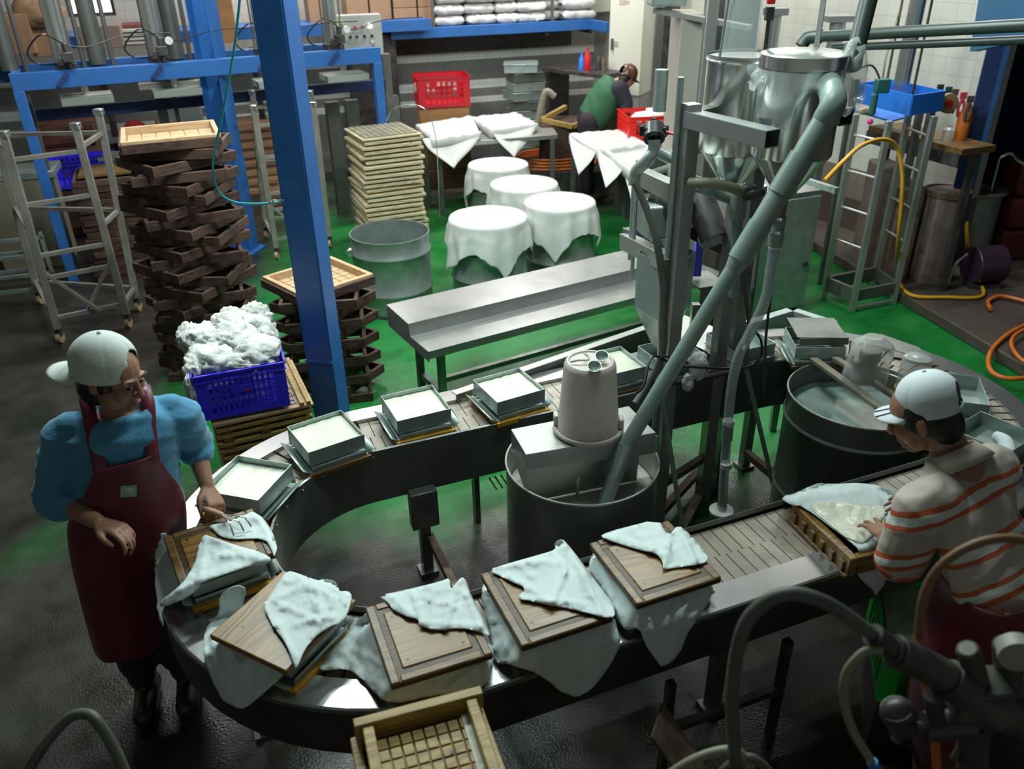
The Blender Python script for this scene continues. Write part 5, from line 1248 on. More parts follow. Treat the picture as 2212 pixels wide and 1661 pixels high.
shelf_box('orange brown plywood sheet upright between the blue columns', 458, 512, -60, 92, 9.7, mat('orange_plywood', (.42, .21, .08), .6, col2=(.34, .16, .06), scale=4, stretch=(1, 1, 6)), dep=.04, name='plywood_sheet', cat='sheet')
shelf_box('tall brown cardboard box behind the big blue column', 660, 700, -40, 60, 10.6, CARD)
# ================================================================== BLUE WALL SHELF WITH SACKS
s0, z0s = s_of(845, 72, -.75); s1, z1s = s_of(1278, 55, -.75); SZ = (z0s+z1s)/2
t = thing('mounted_shelf', 'long blue wall shelf carrying white sacks and brown boxes', 'shelf', wpt((s0+s1)/2, 0, 0), BW_YAW)
L_ = s1-s0
obj('front_beam', MB().box((0, -.75, SZ), (L_+.02, .06, .12)), BLUE, t, bevel=.004)
obj('deck', MB().box((0, -.38, SZ+.02), (L_, .70, .03)), BLUED, t)
obj('rear_panel', MB().box((0, -.05, SZ-.17), (L_, .03, .30)), DARKM, t)
for x in (-L_/2+.02, L_*.27, L_/2): obj('bracket', MB().box((x, -.38, SZ-.08), (.04, .7, .06)), DARKM, t)
for x in (-L_*.30, L_*.29): obj('upright', MB().box((x, -.76, SZ+.6), (.035, .03, 1.2)), STEELD, t)
r0 = rpt(.05, -.35, SZ); 
ce = AY(1312, 78, 11.2)
obj('corner_beam', MB().beam(wpt(s1, -.75, SZ), V(ce.x, ce.y, SZ), .06, .12), BLUE, t, world=True, bevel=.004)
def sack(label, s, d, z, w_, dp, h, seed):
    q = MB(); rows = []; n = 18
    for j in range(n+1):
        v = -1+2*j/n; row = []
        for i in range(25):
            a_ = 2*PI*i/24; ca, sa = math.cos(a_), math.sin(a_)
            e = (1-abs(v)**4)**.35 if abs(v) < 1 else .0
            px_ = v*w_/2; py_ = math.copysign(abs(ca)**.7, ca)*dp/2*(.82+.18*e); pz_ = math.copysign(abs(sa)**.6, sa)*h/2*(.25+.75*e)
            f = 1+.07*noise.noise(V(v*2.3+seed, ca*2, sa*2))
            row.append(V(px_, py_*f, pz_*f+h/2+.012*noise.noise(V(v*6, a_, seed))))
        rows.append(row)
    q.grid(rows); o = obj('white_sack', q, SACK, smooth=60)
    o.location = wpt(s, d, z); o.rotation_euler = (0, 0, BW_YAW+random.uniform(-.03, .03)); o.data.transform(Matrix.Translation((0, 0, 0)))
    return tag(o, label, 'sack', 'white sacks on the wall shelf')
cols = [(938, 1000), (1000, 1064), (1064, 1112), (1112, 1172), (1150, 1222), (1210, 1278)]
CN_ = ['leftmost', 'second', 'third', 'fourth', 'fifth', 'rightmost']
for ci, (xa, xb) in enumerate(cols):
    sa, _ = s_of(xa, 55, -.55); sb, _ = s_of(xb, 55, -.55); nrow = 6
    for k_ in range(nrow):
        sack('full white sack on the blue wall shelf, %s column, %s' % (CN_[ci], 'bottom layer' if k_ == 0 else 'layer %s up' % ORD[k_]), (sa+sb)/2+random.uniform(-.02, .02), (-.50 if ci != 4 else -.30)+random.uniform(-.02, .02), SZ+.035+k_*.128, (sb-sa)*1.04, .46, .14, ci*9+k_)
for i, (xa, xb, yt) in enumerate(((850, 900, 5), (902, 934, 10))):
    sa, _ = s_of(xa, 60, -.6); sb, _ = s_of(xb, 60, -.6)
    for k_ in range(3):
        o = obj('cardboard_box', MB().box((0, 0, .125), (sb-sa-.01, .42, .245)), CARD, bevel=.005); o.location = wpt((sa+sb)/2, -.48, SZ+.035+k_*.25); o.rotation_euler = (0, 0, BW_YAW)
        tag(o, 'brown cardboard box on the blue wall shelf, %s pile, %s' % (['left', 'right'][i], ['bottom', 'middle', 'top'][k_]), 'box', 'cardboard boxes on the wall shelf')
sa, _ = s_of(745, 60, -.4); sb, _ = s_of(842, 60, -.4)
for k_ in range(2):
    o = obj('cardboard_box', MB().box((0, 0, .4), ((sb-sa)/2-.02, .42, .8)), CARD, bevel=.005); o.location = wpt(lerp(sa, sb, .25+.5*k_), -.45, SZ+.02); o.rotation_euler = (0, 0, BW_YAW)
    tag(o, 'tall brown cardboard carton behind the control box, '+['left one', 'right one'][k_], 'box')
o = obj('support_block', MB().box((0, 0, SZ/2), (sb-sa, .5, SZ)), DARKM); o.location = wpt((sa+sb)/2, -.45, 0); o.rotation_euler = (0, 0, BW_YAW); tag(o, 'dark block carrying tall cartons behind the control box', 'block')
# ================================================================== WHITE ELECTRIC CABINET, POSTS
c0, c1, c2 = AY(1313, 150, 10.9), AY(1384, 150, 10.55), AY(1412, 150, 11.0)
t = thing('electric_cabinet', 'tall cream electric cabinet marked 220V at the back corner', 'cabinet', (c0.x, c0.y, 0), 0)
cz = zY(1345, 205, 10.7); top_ = 2.9
q = MB(); fl_ = [c0, c1, c2, c0+(c2-c1)]
obj('body', MB().prism([(p.x, p.y) for p in fl_], cz, top_), CABW, t, world=True, bevel=.01)
obj('plinth', MB().prism([(lerp(p.x, (c0.x+c2.x)/2, .06), lerp(p.y, (c0.y+c2.y)/2, .06)) for p in fl_], 0, cz), PANELG, t, world=True)
cd = (c1-c0).normalized(); cy_ = math.atan2(cd.y, cd.x)
def txt(s, loc, size, yaw, m, name, parent, tilt=PI/2):
    cu = bpy.data.curves.new(name, 'FONT'); cu.body = s; cu.size = size; cu.extrude = .0006; cu.align_x = 'CENTER'
    o = bpy.data.objects.new(name, cu); COL.objects.link(o); dg = bpy.context.evaluated_depsgraph_get()
    me = bpy.data.meshes.new_from_object(o.evaluated_get(dg)); bpy.data.objects.remove(o)
    o = bpy.data.objects.new(name, me); COL.objects.link(o); me.materials.append(m); o.parent = parent
    o.matrix_basis = world_of(parent).inverted() @ (Matrix.Translation(loc) @ Matrix.Rotation(yaw, 4, 'Z') @ Matrix.Rotation(tilt, 4, 'X')); return o
pt_ = c0.lerp(c1, .42); pt_.z = zY(1350, 10, pt_.y); nrm = V(cd.y, -cd.x, 0)
txt('220V', pt_+nrm*.004, .075, cy_, mat('reddish_print', (.45, .22, .22), .5), 'printed_220V', t)
pt2 = pt_+V(0, 0, .10)
obj('blue_sticker', MB().box(pt2+nrm*.003, (.16, .003, .05), rz=cy_), mat('blue_sticker', (.12, .14, .6), .4), t, world=True)
pl_ = c0.lerp(c1, .12); pl_.z = zY(1322, 95, pl_.y)
obj('latch', MB().box(pl_+nrm*.012, (.03, .024, .13), rz=cy_), STEELD, t, world=True, bevel=.003); obj('name_plate', MB().box(pl_+nrm*.003+cd*.05, (.07, .003, .06), rz=cy_), PANELG, t, world=True)
o = obj('beige_wall_box', MB().box((0, 0, 0), (.3, .12, .5)), CABW); q_ = AY(1292, 25, 12.0); o.location = q_; o.rotation_euler = (0, 0, RYAW+PI/2); tag(o, 'flat cream wall panel box left of the cabinet', 'box')
# tall machine panels between cabinet and tanks
def panel(label, px0, px1, pyt, pyb, Y, m, dep=.5, name='steel_panel', cat='panel', z0=None):
    a = AY(px0, pyb, Y); b = AY(px1, pyb, Y); zt = min(4.4, zY((px0+px1)/2, pyt, Y)); zb0 = max(0, a.z if z0 is None else z0)
    o = obj(name, MB().box((0, 0, (zt-zb0)/2), (b.x-a.x, dep, zt-zb0)), m, bevel=.006); o.location = ((a.x+b.x)/2, Y+dep/2, zb0); return tag(o, label, cat)
panel('dark block standing in for the doorway shade between the cream cabinet and steel panels', 1418, 1450, -80, 280, 9.6, DARKM, z0=0, name='dark_doorway_block', cat='cupboard')  # solid dark block stands in for the shade inside the doorway
panel('steel door post beside the cream cabinet', 1404, 1420, -80, 250, 9.3, STEELD, dep=.08, z0=0, name='steel_post', cat='post')
panel('grey beige machine door panel behind the rear tank', 1455, 1500, 30, 270, 7.6, mat('beige_grey_panel', (.33, .31, .27), .5), z0=0, name='machine_door', cat='door')
panel('slim steel post left of the rear tank', 1506, 1530, -60, 260, 7.4, STEEL, dep=.06, z0=0, name='steel_post', cat='post')
panel('dark steel cupboard behind the rear tank', 1530, 1620, -60, 210, 7.9, STEELD, z0=0, name='steel_cupboard', cat='cupboard')
o = obj('steel_ledge', MB().beam(AY(1416, 22, 7.8), AY(1620, 60, 7.3), .10, .04), STEEL); tag(o, 'bright steel ledge crossing above the machine door', 'ledge')
o = obj('steel_bin', MB().box((0, 0, .15), (.30, .3, .3)), GALV, bevel=.02); q_ = AY(1440, 0, 7.8); o.location = (q_.x, q_.y, AY(1440, 18, 7.8).z+.02); tag(o, 'steel bin resting on the bright ledge at the top', 'bin')
# ================================================================== TABLES WITH DRAPED TRAYS, RED CRATES
TZ = .80
def table(name, label, pts, z, over=.0, legs=None):
    P = [A(x, y, z) for x, y in pts]; c = sum(P, V(0, 0, 0))/4
    t = thing(name, label, 'table', (c.x, c.y, 0), 0)
    obj('tabletop', MB().prism([(p.x, p.y) for p in P], z-.05, z), STEEL, t, world=True, bevel=.004)
    for p in P: l_ = p.lerp(c, .08); obj('leg', MB().box((l_.x, l_.y, (z-.05)/2), (.05, .05, z-.05)), STEELD, t, world=True)
    return t
table('steel_table', 'steel table under two draped trays beyond the cream stack', [(905, 296), (938, 312), (1205, 290), (1185, 262)], TZ)
table('steel_table', 'steel table under draped trays behind the machine post', [(1228, 300), (1398, 376), (1545, 350), (1360, 280)], TZ)
def draped_tray(label, cor, hangs, seed, z=TZ):
    """cor: four rim corners (L, back, R, front) in pixels at rim height; hangs: list of polygons of hanging corners"""
    zr = z+.10; P = [A(x, y, zr) for x, y in cor]; c = sum(P, V(0, 0, 0))/4
    q = MB(); n = 16; rows = []
    for j in range(n+1):
        row = []
        for i in range(n+1):
            u, v = i/n, j/n
            p = (P[0]*(1-u)+P[1]*u)*(1-v)+(P[3]*(1-u)+P[2]*u)*v
            e = min(u, 1-u, v, 1-v)
            dz_ = -.055*min(1, max(0, e-.06)/.08)
            row.append(V(p.x, p.y, zr+dz_+.018*noise.noise(V(u*7+seed, v*7, seed))+(.010*noise.noise(V(u*22, v*22, seed)))))
        rows.append(row)
    q.grid(rows)
    rim = [rows[0][i] for i in range(n+1)]+[rows[j][n] for j in range(1, n+1)]+[rows[n][i] for i in range(n-1, -1, -1)]+[rows[j][0] for j in range(n-1, -1, -1)]
    low = [c+(p-c)*1.04+V(0, 0, -.085-.02*noise.noise(p*5)) for p in rim]; low = [V(p.x, p.y, max(z+.003, zr-.09+.02*noise.noise(p*6))) for p in low]
    q.grid([rim, [c+(p-c)*1.03+V(0, 0, -.01) for p in rim], low])
    for hg in hangs:
        tp = hg[:2]; a = A(tp[0][0], tp[0][1], zr); b = A(tp[1][0], tp[1][1], zr); apex = hg[2]
        m_ = 12; rr = []
        for j in range(m_+1):
            f = j/m_; y0 = lerp(a.y, b.y, .5)-.03
            ap = AY(apex[0], apex[1], min(a.y, b.y)-.16)
            l_ = a.lerp(ap, f); r_ = b.lerp(ap, f)
            bulge = .10*math.sin(f*PI)
            row = []
            for i in range(9):
                u = i/8; p = l_.lerp(r_, u)
                p = p+(r_-l_)*(u-.5)*bulge*2+V(0, -.02*math.sin(u*PI*3+seed)*(.3+f)-.03*math.sin(f*PI), -.03*math.sin(u*PI)*(1-f))
                row.append(p)
            rr.append(row)
        q.grid(rr)
    o = obj('draped_tray_cloth', q, CLOTHF, smooth=180, solid=.002); tag(o, label, 'cloth', 'white cloths over the far trays')
    ins = [c+(p-c)*.97 for p in P]
    fo = MB()
    for i in range(4): fo.beam(V(ins[i].x, ins[i].y, z+.045), V(ins[(i+1) % 4].x, ins[(i+1) % 4].y, z+.045), .025, .08)
    o = obj('wooden_tray', fo, WOODL); tag(o, 'wooden tray hidden in '+label, 'tray', 'trays under the far cloths')
draped_tray('white draped tray nearest the cream stack with a long hanging corner', [(900, 268), (1018, 250), (1035, 285), (935, 300)], [[(912, 298), (1040, 283), (981, 363)]], 1)
draped_tray('white draped tray behind the rearmost covered drum', [(1020, 252), (1115, 243), (1160, 266), (1062, 280)], [[(1062, 278), (1160, 266), (1112, 340)]], 2)
draped_tray('white draped tray in front of the green vest', [(1232, 288), (1338, 280), (1400, 310), (1290, 325)], [[(1229, 292), (1288, 322), (1250, 378)]], 3)
draped_tray('white draped tray hanging two corners left of the machine post', [(1300, 318), (1400, 306), (1470, 345), (1362, 368)], [[(1290, 322), (1350, 350), (1308, 405)], [(1345, 348), (1395, 372), (1364, 434)]], 4)
o = obj('cloth', MB().grid([[AY(lerp(1395, 1475, u/6), lerp(360, 350, u/6)+0, 8.2)+V(0, -.02*math.sin(u*1.7), -f*.10) for u in range(7)] for f in range(6)]), CLOTH, smooth=180, solid=.002)
tag(o, 'white cloth hanging behind the machine post and shelf beam', 'cloth')
q_ = A(955, 218, 1.02)
crate('plastic_crate', 'red plastic crate with beige rags on brown boxes at the back', q_, .20, .62, .52, .34, CRATER, z=.985, nx=7, rows=4)
for i, (px, py) in enumerate(((907, 185), (950, 180))):
    b = A(px, py, 1.2); q = MB(); q.grid([[AY(px+u*5-12*(1 if i == 0 else .6), py-6+v*7, b.y-.12)+V(0, .02*math.sin(u*1.3+v), 0) for u in range(5) if True] for v in range(4+i)])
    o = obj('rag', q, mat('beige_rag', (.50, .42, .33), .85) if i == 0 else MATS['beige_rag'], smooth=180, solid=.004); tag(o, 'beige rag hanging over the red crate, '+['left one', 'right one'][i], 'rag')
o = None
for i in range(4):
    o = obj('wooden_box', MB().box((0, 0, .12), (.60, .50, .238)), MATS['orange_plywood'] if i > 1 else WOODE, bevel=.006); o.location = (q_.x, q_.y, i*.245); o.rotation_euler = (0, 0, .2+random.uniform(-.04, .04))
    tag(o, 'brown wooden box under the red crate, '+['bottom', 'second up', 'third up', 'topmost'][i], 'box', 'boxes under the red crate')
q_ = A(1405, 262, 1.0)
crate('plastic_crate', 'bright red plastic crate of white cloths beside the green vest', q_, .12, .60, .50, .30, mat('bright_red_crate_plastic', (.75, .015, .01), .4), z=TZ+.0, nx=6, rows=3)
for i, (dx, dy, r) in enumerate(((0, 0, .2), (.12, .1, .15))):
    o = obj('cloth', crumple(V(q_.x+dx, q_.y+dy, TZ+.22+i*.05), (r, r*.8, .08), 80+i, 3), CLOTHW, smooth=180); tag(o, 'white cloth heap in the bright red crate, '+['front', 'back'][i], 'cloth')
tb2 = table('steel_table', 'steel bench under the bright red crate', [(1330, 300), (1400, 330), (1560, 300), (1450, 262)], TZ-.003) if 0 else None
o = obj('crate_stand', MB().box((0, 0, (TZ-.005)/2), (.6, .5, TZ-.005)), STEELD); o.location = (q_.x, q_.y, 0); o.rotation_euler = (0, 0, .12); tag(o, 'steel stand under the bright red crate', 'stand')
# tower of galvanised trays by the back wall
b = AY(1130, 200, 11.2)
for i in range(12):
    h = .115; o = obj('galvanised_tin', MB().box((0, 0, h*.45), (.42, .38, h*.86)).box((0, 0, h*.9), (.44, .4, .008)), [GALV, STEELD, GALV][i % 3], bevel=.003)
    o.location = (b.x+random.uniform(-.05, .05), 11.2+random.uniform(-.03, .03), i*h); o.rotation_euler = (0, 0, .2+random.uniform(-.3, .3))
    ft = 11-i; tag(o, 'dull galvanised tin in the wobbly tower at the back wall, %s' % ('topmost' if ft == 0 else (ORD[ft] if ft < 10 else ['eleventh', 'twelfth'][ft-10])+' from the top'), 'tin', 'tins in the wobbly tower')
# dark workbench with bottles under the shelf corner
b = AY(1262, 150, 10.9)
t = thing('workbench', 'dark workbench of bottles behind the green vest', 'bench', (b.x, 10.9, 0), -.8)
zb_ = b.z
obj('tabletop', MB().box((0, 0, zb_-.02), (1.0, .45, .04)), DARKM, t)
for sx in (-1, 1): obj('leg', MB().box((sx*.45, .0, zb_/2-.02), (.05, .4, zb_-.04)), DARKM, t)
for i, (px, m, r, h, nm) in enumerate(((1256, BLUEB, .035, .2, 'blue'), (1268, RED, .045, .26, 'red'), (1292, DARKM, .04, .2, 'dark'), (1303, RUSTM, .035, .18, 'rusty brown'))):
    p = AY(px, 150, 10.85-.0*i); o = obj('bottle', MB().lathe([(r, 0), (r, h*.65), (r*.4, h*.82), (r*.4, h), (.001, h)], V(p.x, p.y-.02*i, zb_), 18), m); tag(o, nm+' bottle standing on the dark workbench', 'bottle')
# wooden trough machine left of the green vest
b = AY(1215, 225, 10.2)
t = thing('wooden_trough', 'brown wooden trough machine left of the green vest', 'trough', (b.x, 10.2, 0), 0)
obj('body', MB().box((0, 0, .42), (.55, .5, .84)), WOODD, t, bevel=.02)
obj('rim', MB().beam((-.25, -.2, .88), (.1, -.32, .82), .05).beam((-.25, -.2, .88), (.05, .2, .95), .05).beam((.1, -.32, .82), (.5, -.1, .92), .05), WOODY, t)
obj('crank', MB().tube([V(-.3, -.1, .8), V(-.26, -.1, 1.0), V(-.2, -.1, 1.18), V(-.1, -.1, 1.12)], .04, n=10), MATS['khaki_sheet'], t)
# orange coiled hose on the floor behind the drums
q = MB()
b = A(1190, 350, .34); o = obj('low_block', MB().box((0, 0, .16), (1.3, .9, .32)), DARKM); o.location = (b.x, b.y, 0); tag(o, 'low dark block under the orange hose coil behind the drums', 'block')
for k_ in range(4):
    q.tube([V(b.x+(.55-.05*k_)*math.cos(a_), b.y+(.38-.03*k_)*math.sin(a_), .34+.03*k_) for a_ in [2*PI*i/16 for i in range(16)]], .014, n=6, sub=2, closed=True)
o = obj('coiled_hose', q, ORHOSE); tag(o, 'coil of orange hose on the low block behind the covered drums', 'hose')
# thin wire hoop basket over the cream stack
b = AY(885, 330, 7.9)
o = obj('wire_hoop', MB().tube([AY(835, 262, 7.9), AY(848, 236, 7.9), AY(885, 226, 7.9), AY(920, 238, 7.9), AY(940, 290, 7.9), AY(946, 370, 7.9), AY(950, 470, 7.9)], .004, n=6), CHROME); tag(o, 'thin bent wire hoop behind the cream board stack', 'wire')
panel('dark brown machine cupboard between the hopper and the steel cabinet', 1530, 1612, 480, 690, 5.9, mat('dark_brown_enamel', (.045, .03, .028), .5), dep=.35, name='machine_cupboard', cat='cupboard', z0=0)
panel('dark gearbox housing low behind the tall steel post', 1395, 1470, 440, 560, 6.4, DARKM, dep=.3, name='gear_housing', cat='housing', z0=0)
# ================================================================== LADDER CARTS
def cart(label, F, name='ladder_cart'):
    """F: list of four posts (top px, bottom px, floor Y taken from the bottom px)"""
    bot = [A(b_[0], b_[1], .07) for _, b_ in F]; tops = [AY(t_[0], t_[1], bot[i].y) for i, (t_, _) in enumerate(F)]
    t = thing(name, label, 'cart', (bot[0].x, bot[0].y, 0), 0)
    for a, b in zip(bot, tops): po_ = obj('post', MB().beam(a+V(0, 0, .05), b, .055, .055), ALU, t, world=True, bevel=.004); obj('post_cap', MB().box(b, (.065, .065, .05)), CHROME, po_, world=True, bevel=.006)
    def P(i, f): return (bot[i]+V(0, 0, .05)).lerp(tops[i], f)
    for f in (.06, .28, .40, .66, .88): obj('rung', MB().beam(P(0, f), P(1, f), .03, .03), ALU, t, world=True)
    for f in (.06, .5, .9): obj('rung', MB().beam(P(1, f), P(3, f), .03, .03).beam(P(0, f), P(2, f), .03, .03).beam(P(2, f), P(3, f), .03, .03), ALU, t, world=True)
    m_ = (P(0, .06)+P(1, .06))/2
    obj('diagonal', MB().beam(P(0, .32), m_+V(.08, 0, 0), .04, .02), ALU, t, world=True); obj('diagonal', MB().beam(P(1, .32), m_-V(.02, 0, 0), .04, .02), ALU, t, world=True)
    for i in range(4):
        c = bot[i]; w_ = obj('caster', MB().cyl(V(c.x-.015, c.y, .045), V(c.x+.015, c.y, .045), .045, n=20), YEHC, t, world=True)
        obj('caster_fork', MB().box((c.x, c.y, .085), (.04, .05, .05)), DARKM, w_, world=True)
    return t
ALU = mat('dull_aluminium', (.36, .33, .29), .45, .5, col2=(.26, .235, .20), scale=6)
YEHC = mat('yellowed_caster', (.38, .27, .14), .5)
cart('dull aluminium ladder cart at the left beside the tall twisted stack', [((8, 290), (128, 722)), ((163, 272), (276, 690)), ((-20, 250), (85, 640)), ((213, 242), (297, 655))])
cart('ladder cart partly hidden behind the big blue column', [((548, 232), (598, 545)), ((676, 225), (712, 520)), ((545, 200), (575, 500)), ((670, 200), (690, 490))])
q_ = A(20, 600, .3)
t = thing('steel_trolley', 'low steel trolley rack at the far left edge', 'trolley', (A(40, 640, 0).x, A(40, 640, 0).y, 0), .3)
for z_ in (.12, .30, .46): obj('rail', MB().box((-.05, -.2, z_), (.7, .03, .03)).box((-.05, .2, z_), (.7, .03, .03)), GALV, t)
for sx in (-.38, .28):
    for sy in (-.2, .2): obj('leg', MB().box((sx, sy, .26), (.03, .03, .5)), GALV, t)
# ================================================================== RIGHT SIDE: STEEL CABINET, RACK, HOSES, DRUMS
ZC = 1.03
cA, cB, cC = A(1640, 432, ZC), A(1778, 412, ZC), A(1650, 362, ZC)
cyaw = math.atan2(cB.y-cA.y, cB.x-cA.x); cw = (cB-cA).length
t = thing('steel_cabinet', 'closed grey green steel cabinet right of the slanting pipe', 'cabinet', (cA.x, cA.y, 0), cyaw)
obj('carcass', MB().box((cw/2, .32, ZC/2+.03), (cw, .62, ZC-.06)), GALV, t, bevel=.006)
obj('top_panel', MB().box((cw/2, .32, ZC+.004), (cw+.01, .64, .012)), STEEL, t)
dr_ = obj('door', MB().box((cw*.54, -.008, ZC/2+.03), (cw*.86, .012, ZC-.12)), GALV, t, bevel=.003)
obj('handle', MB().box((cw*.87, -.02, ZC*.44), (.05, .014, .03)), DARKM, dr_, bevel=.003)
for sx in (.04, cw-.04): obj('leg', MB().box((sx, .05, .02), (.04, .04, .04)), DARKM, t)
# dark machine frame just right of the cabinet
o = obj('steel_rail', MB().beam(AY(1725, 385, 6.0), AY(1808, 412, 5.6), .04, .04), GALV); tag(o, 'pale rail above the steel cabinet door', 'rail')
RK = [A(1778, 645, 0), A(1840, 672, 0), A(1928, 655, 0), A(1885, 622, 0)]
RKT = zY(1868, 262, RK[1].y)
t = thing('steel_press_rack', 'stainless ladder rack carrying a blue press head box', 'press', (RK[1].x, RK[1].y, 0), 0)
for i, p in enumerate(RK): obj('post', MB().box((p.x, p.y, RKT/2), (.045, .045, RKT)), STEEL, t, world=True, bevel=.003)
obj('base_channel', MB().beam(RK[0]+V(0, 0, .14), RK[1]+V(0, 0, .14), .03, .12).beam(RK[1]+V(0, 0, .14), RK[2]+V(0, 0, .14), .03, .10).beam(RK[2]+V(0, 0, .14), RK[3]+V(0, 0, .14), .03, .10).beam(RK[3]+V(0, 0, .14), RK[0]+V(0, 0, .14), .03, .12), STEELD, t, world=True)
obj('base_bar', MB().beam(RK[1]+V(0, 0, .02), RK[2]+V(0, 0, .02), .03), STEEL, t, world=True)
for f in (.35, .53, .72, .9):
    for a, b in ((0, 1), (2, 3)): obj('rung', MB().cyl(RK[a]+V(0, 0, RKT*f), RK[b]+V(0, 0, RKT*f), .010, n=8), STEEL, t, world=True)
ZX = 1.62
bx = [A(1852, 222, ZX), A(1968, 240, ZX), A(2036, 208, ZX), A(1925, 180, ZX)]
bx = [A(1852, 200, ZX+.0), A(1968, 228, ZX), A(2037, 218, ZX)]; bx.append(bx[0]+(bx[2]-bx[1]))
q = MB(); 
for i in range(4): q.beam(bx[i], bx[(i+1) % 4], .012, .15)
obj('head_box', q, BLUEB, t, world=True, label='bright blue press head box')
obj('head_plate', MB().prism([(p.x, p.y) for p in [A(1845, 238, 1.42), A(1925, 262, 1.42), A(1962, 252, 1.42), A(1890, 232, 1.42)]], 1.41, 1.425), BLUEB, t, world=True, label='bright blue press plate')
gl_ = obj('glove', crumple(A(1872, 240, 1.45), (.07, .05, .025), 91, 3), mat('tan_glove', (.50, .40, .26), .8), smooth=180); tag(gl_, 'tan work glove lying on the blue press plate', 'glove')
cxp = (bx[0]+bx[2])/2
obj('ram_cylinder', MB().cyl(V(cxp.x, cxp.y, ZX), V(cxp.x, cxp.y, ZX+.75), .06, n=24), CHROME, t, world=True)
for dx, dy in ((-.12, 0), (.12, 0.03)): obj('guide_rod', MB().cyl(V(cxp.x+dx, cxp.y+dy, ZX), V(cxp.x+dx, cxp.y+dy, ZX+.8), .01, n=8), RUSTM, t, world=True)
b = AY(1905, 185, bx[1].y-.1)
obj('regulator', MB().box(b, (.10, .07, .10)).cyl(b+V(-.05, -.03, -.05), b+V(-.05, -.03, -.2), .025, n=12), mat('dark_green_regulator', (.02, .10, .09), .4), t, world=True, bevel=.01)
obj('regulator_knob', MB().ell(b+V(-.05, -.03, -.25), (.022,)*3), mat('magenta_knob', (.7, .02, .25), .4), t, world=True)
obj('air_line', MB().tube([b, b+V(-.1, 0, .14), b+V(-.25, 0, .1), b+V(-.4, .1, .05)], .008, n=6).tube([b, b+V(.08, .2, .2), b+V(.3, .6, .5)], .007, n=6), DARKM, t, world=True)
# second stainless stand left of it
for i, (px, yt, yb, Y, nm) in enumerate(((1802, 160, 560, 6.6, 'left'), (1850, 170, 500, 6.9, 'middle'), (1990, 230, 470, 6.8, 'right'), (2012, 240, 480, 6.6, 'far right'))):
    p = AY(px, yt, Y); o = obj('steel_post', MB().box((p.x, Y, p.z/2), (.05, .05, p.z)), STEELD, bevel=.003); tag(o, 'dull steel stand post near the blue press box, the %s one' % nm, 'post')
for i, px in enumerate((1676, 1700)):
    p = AY(px, 25, 8.3); o = obj('air_cylinder', MB().cyl(V(p.x, p.y, p.z-.5), p, .06, n=20).box(p, (.2, .14, .06)).box(p-V(0, 0, .5), (.2, .14, .06)).cyl(V(p.x, p.y, 0), V(p.x, p.y, p.z-.5), .05, n=12), STEEL) if i == 0 else o
tag(o, 'silver air cylinder standing behind the front tank at upper right', 'cylinder')
p = AY(1812, 40, 7.9); o = obj('air_cylinder', MB().cyl(V(p.x, p.y, p.z-.4), p, .07, n=20).box(p, (.24, .16, .05)).cyl(V(p.x, p.y, 0), V(p.x, p.y, p.z-.4), .05, n=12), STEEL); tag(o, 'silver air cylinder with square cap just above the dark wall pipe', 'cylinder')
o = panel('small grey wall hatch with a round hole near the tanks', 1700, 1745, 35, 95, 9.35, CABW, dep=.03, name='small_hatch', cat='hatch')
hp_ = AY(1738, 60, 9.33); o = obj('round_hole_plate', MB().cyl(hp_, hp_+V(0, -.01, 0), .045, n=20), RUSTM); tag(o, 'round brown knockout in the small wall hatch', 'plate')
# counter along the right wall
ca, cb2 = A(1877, 271, 1.30), A(2079, 323, 1.30)
t = thing('side_counter', 'brown topped counter along the tiled right wall', 'counter', (ca.x, ca.y, 0), 0)
cd2 = (cb2-ca).normalized(); cn2 = V(-cd2.y, cd2.x, 0); cn2 = cn2 if cn2.x > 0 else -cn2
obj('counter_top', MB().prism([(p.x, p.y) for p in (ca, cb2, cb2+cn2*.35, ca+cn2*.35)], 1.25, 1.30), WOODE, t, world=True)
obj('apron', MB().beam(ca+V(0, 0, -.09), cb2+V(0, 0, -.09), .03, .10), DARKM, t, world=True)
for f in (.05, .95): p = ca.lerp(cb2, f)+cn2*.2; obj('leg', MB().box((p.x, p.y, .62), (.05, .05, 1.25)), DARKM, t, world=True)
for i, (px, py, m, r, h, nm) in enumerate(((2073, 300, ORHOSE, .05, .28, 'orange brown'), (2045, 302, MATS['cloudy_bag_film'], .045, .12, 'cloudy clear'))):
    p = A(px, py, 1.30); o = obj('jar', MB().lathe([(r, 0), (r*1.05, h*.7), (r*.5, h*.85), (r*.5, h), (.001, h)], p, 20), m); tag(o, nm+' jar on the right wall counter', 'jar')
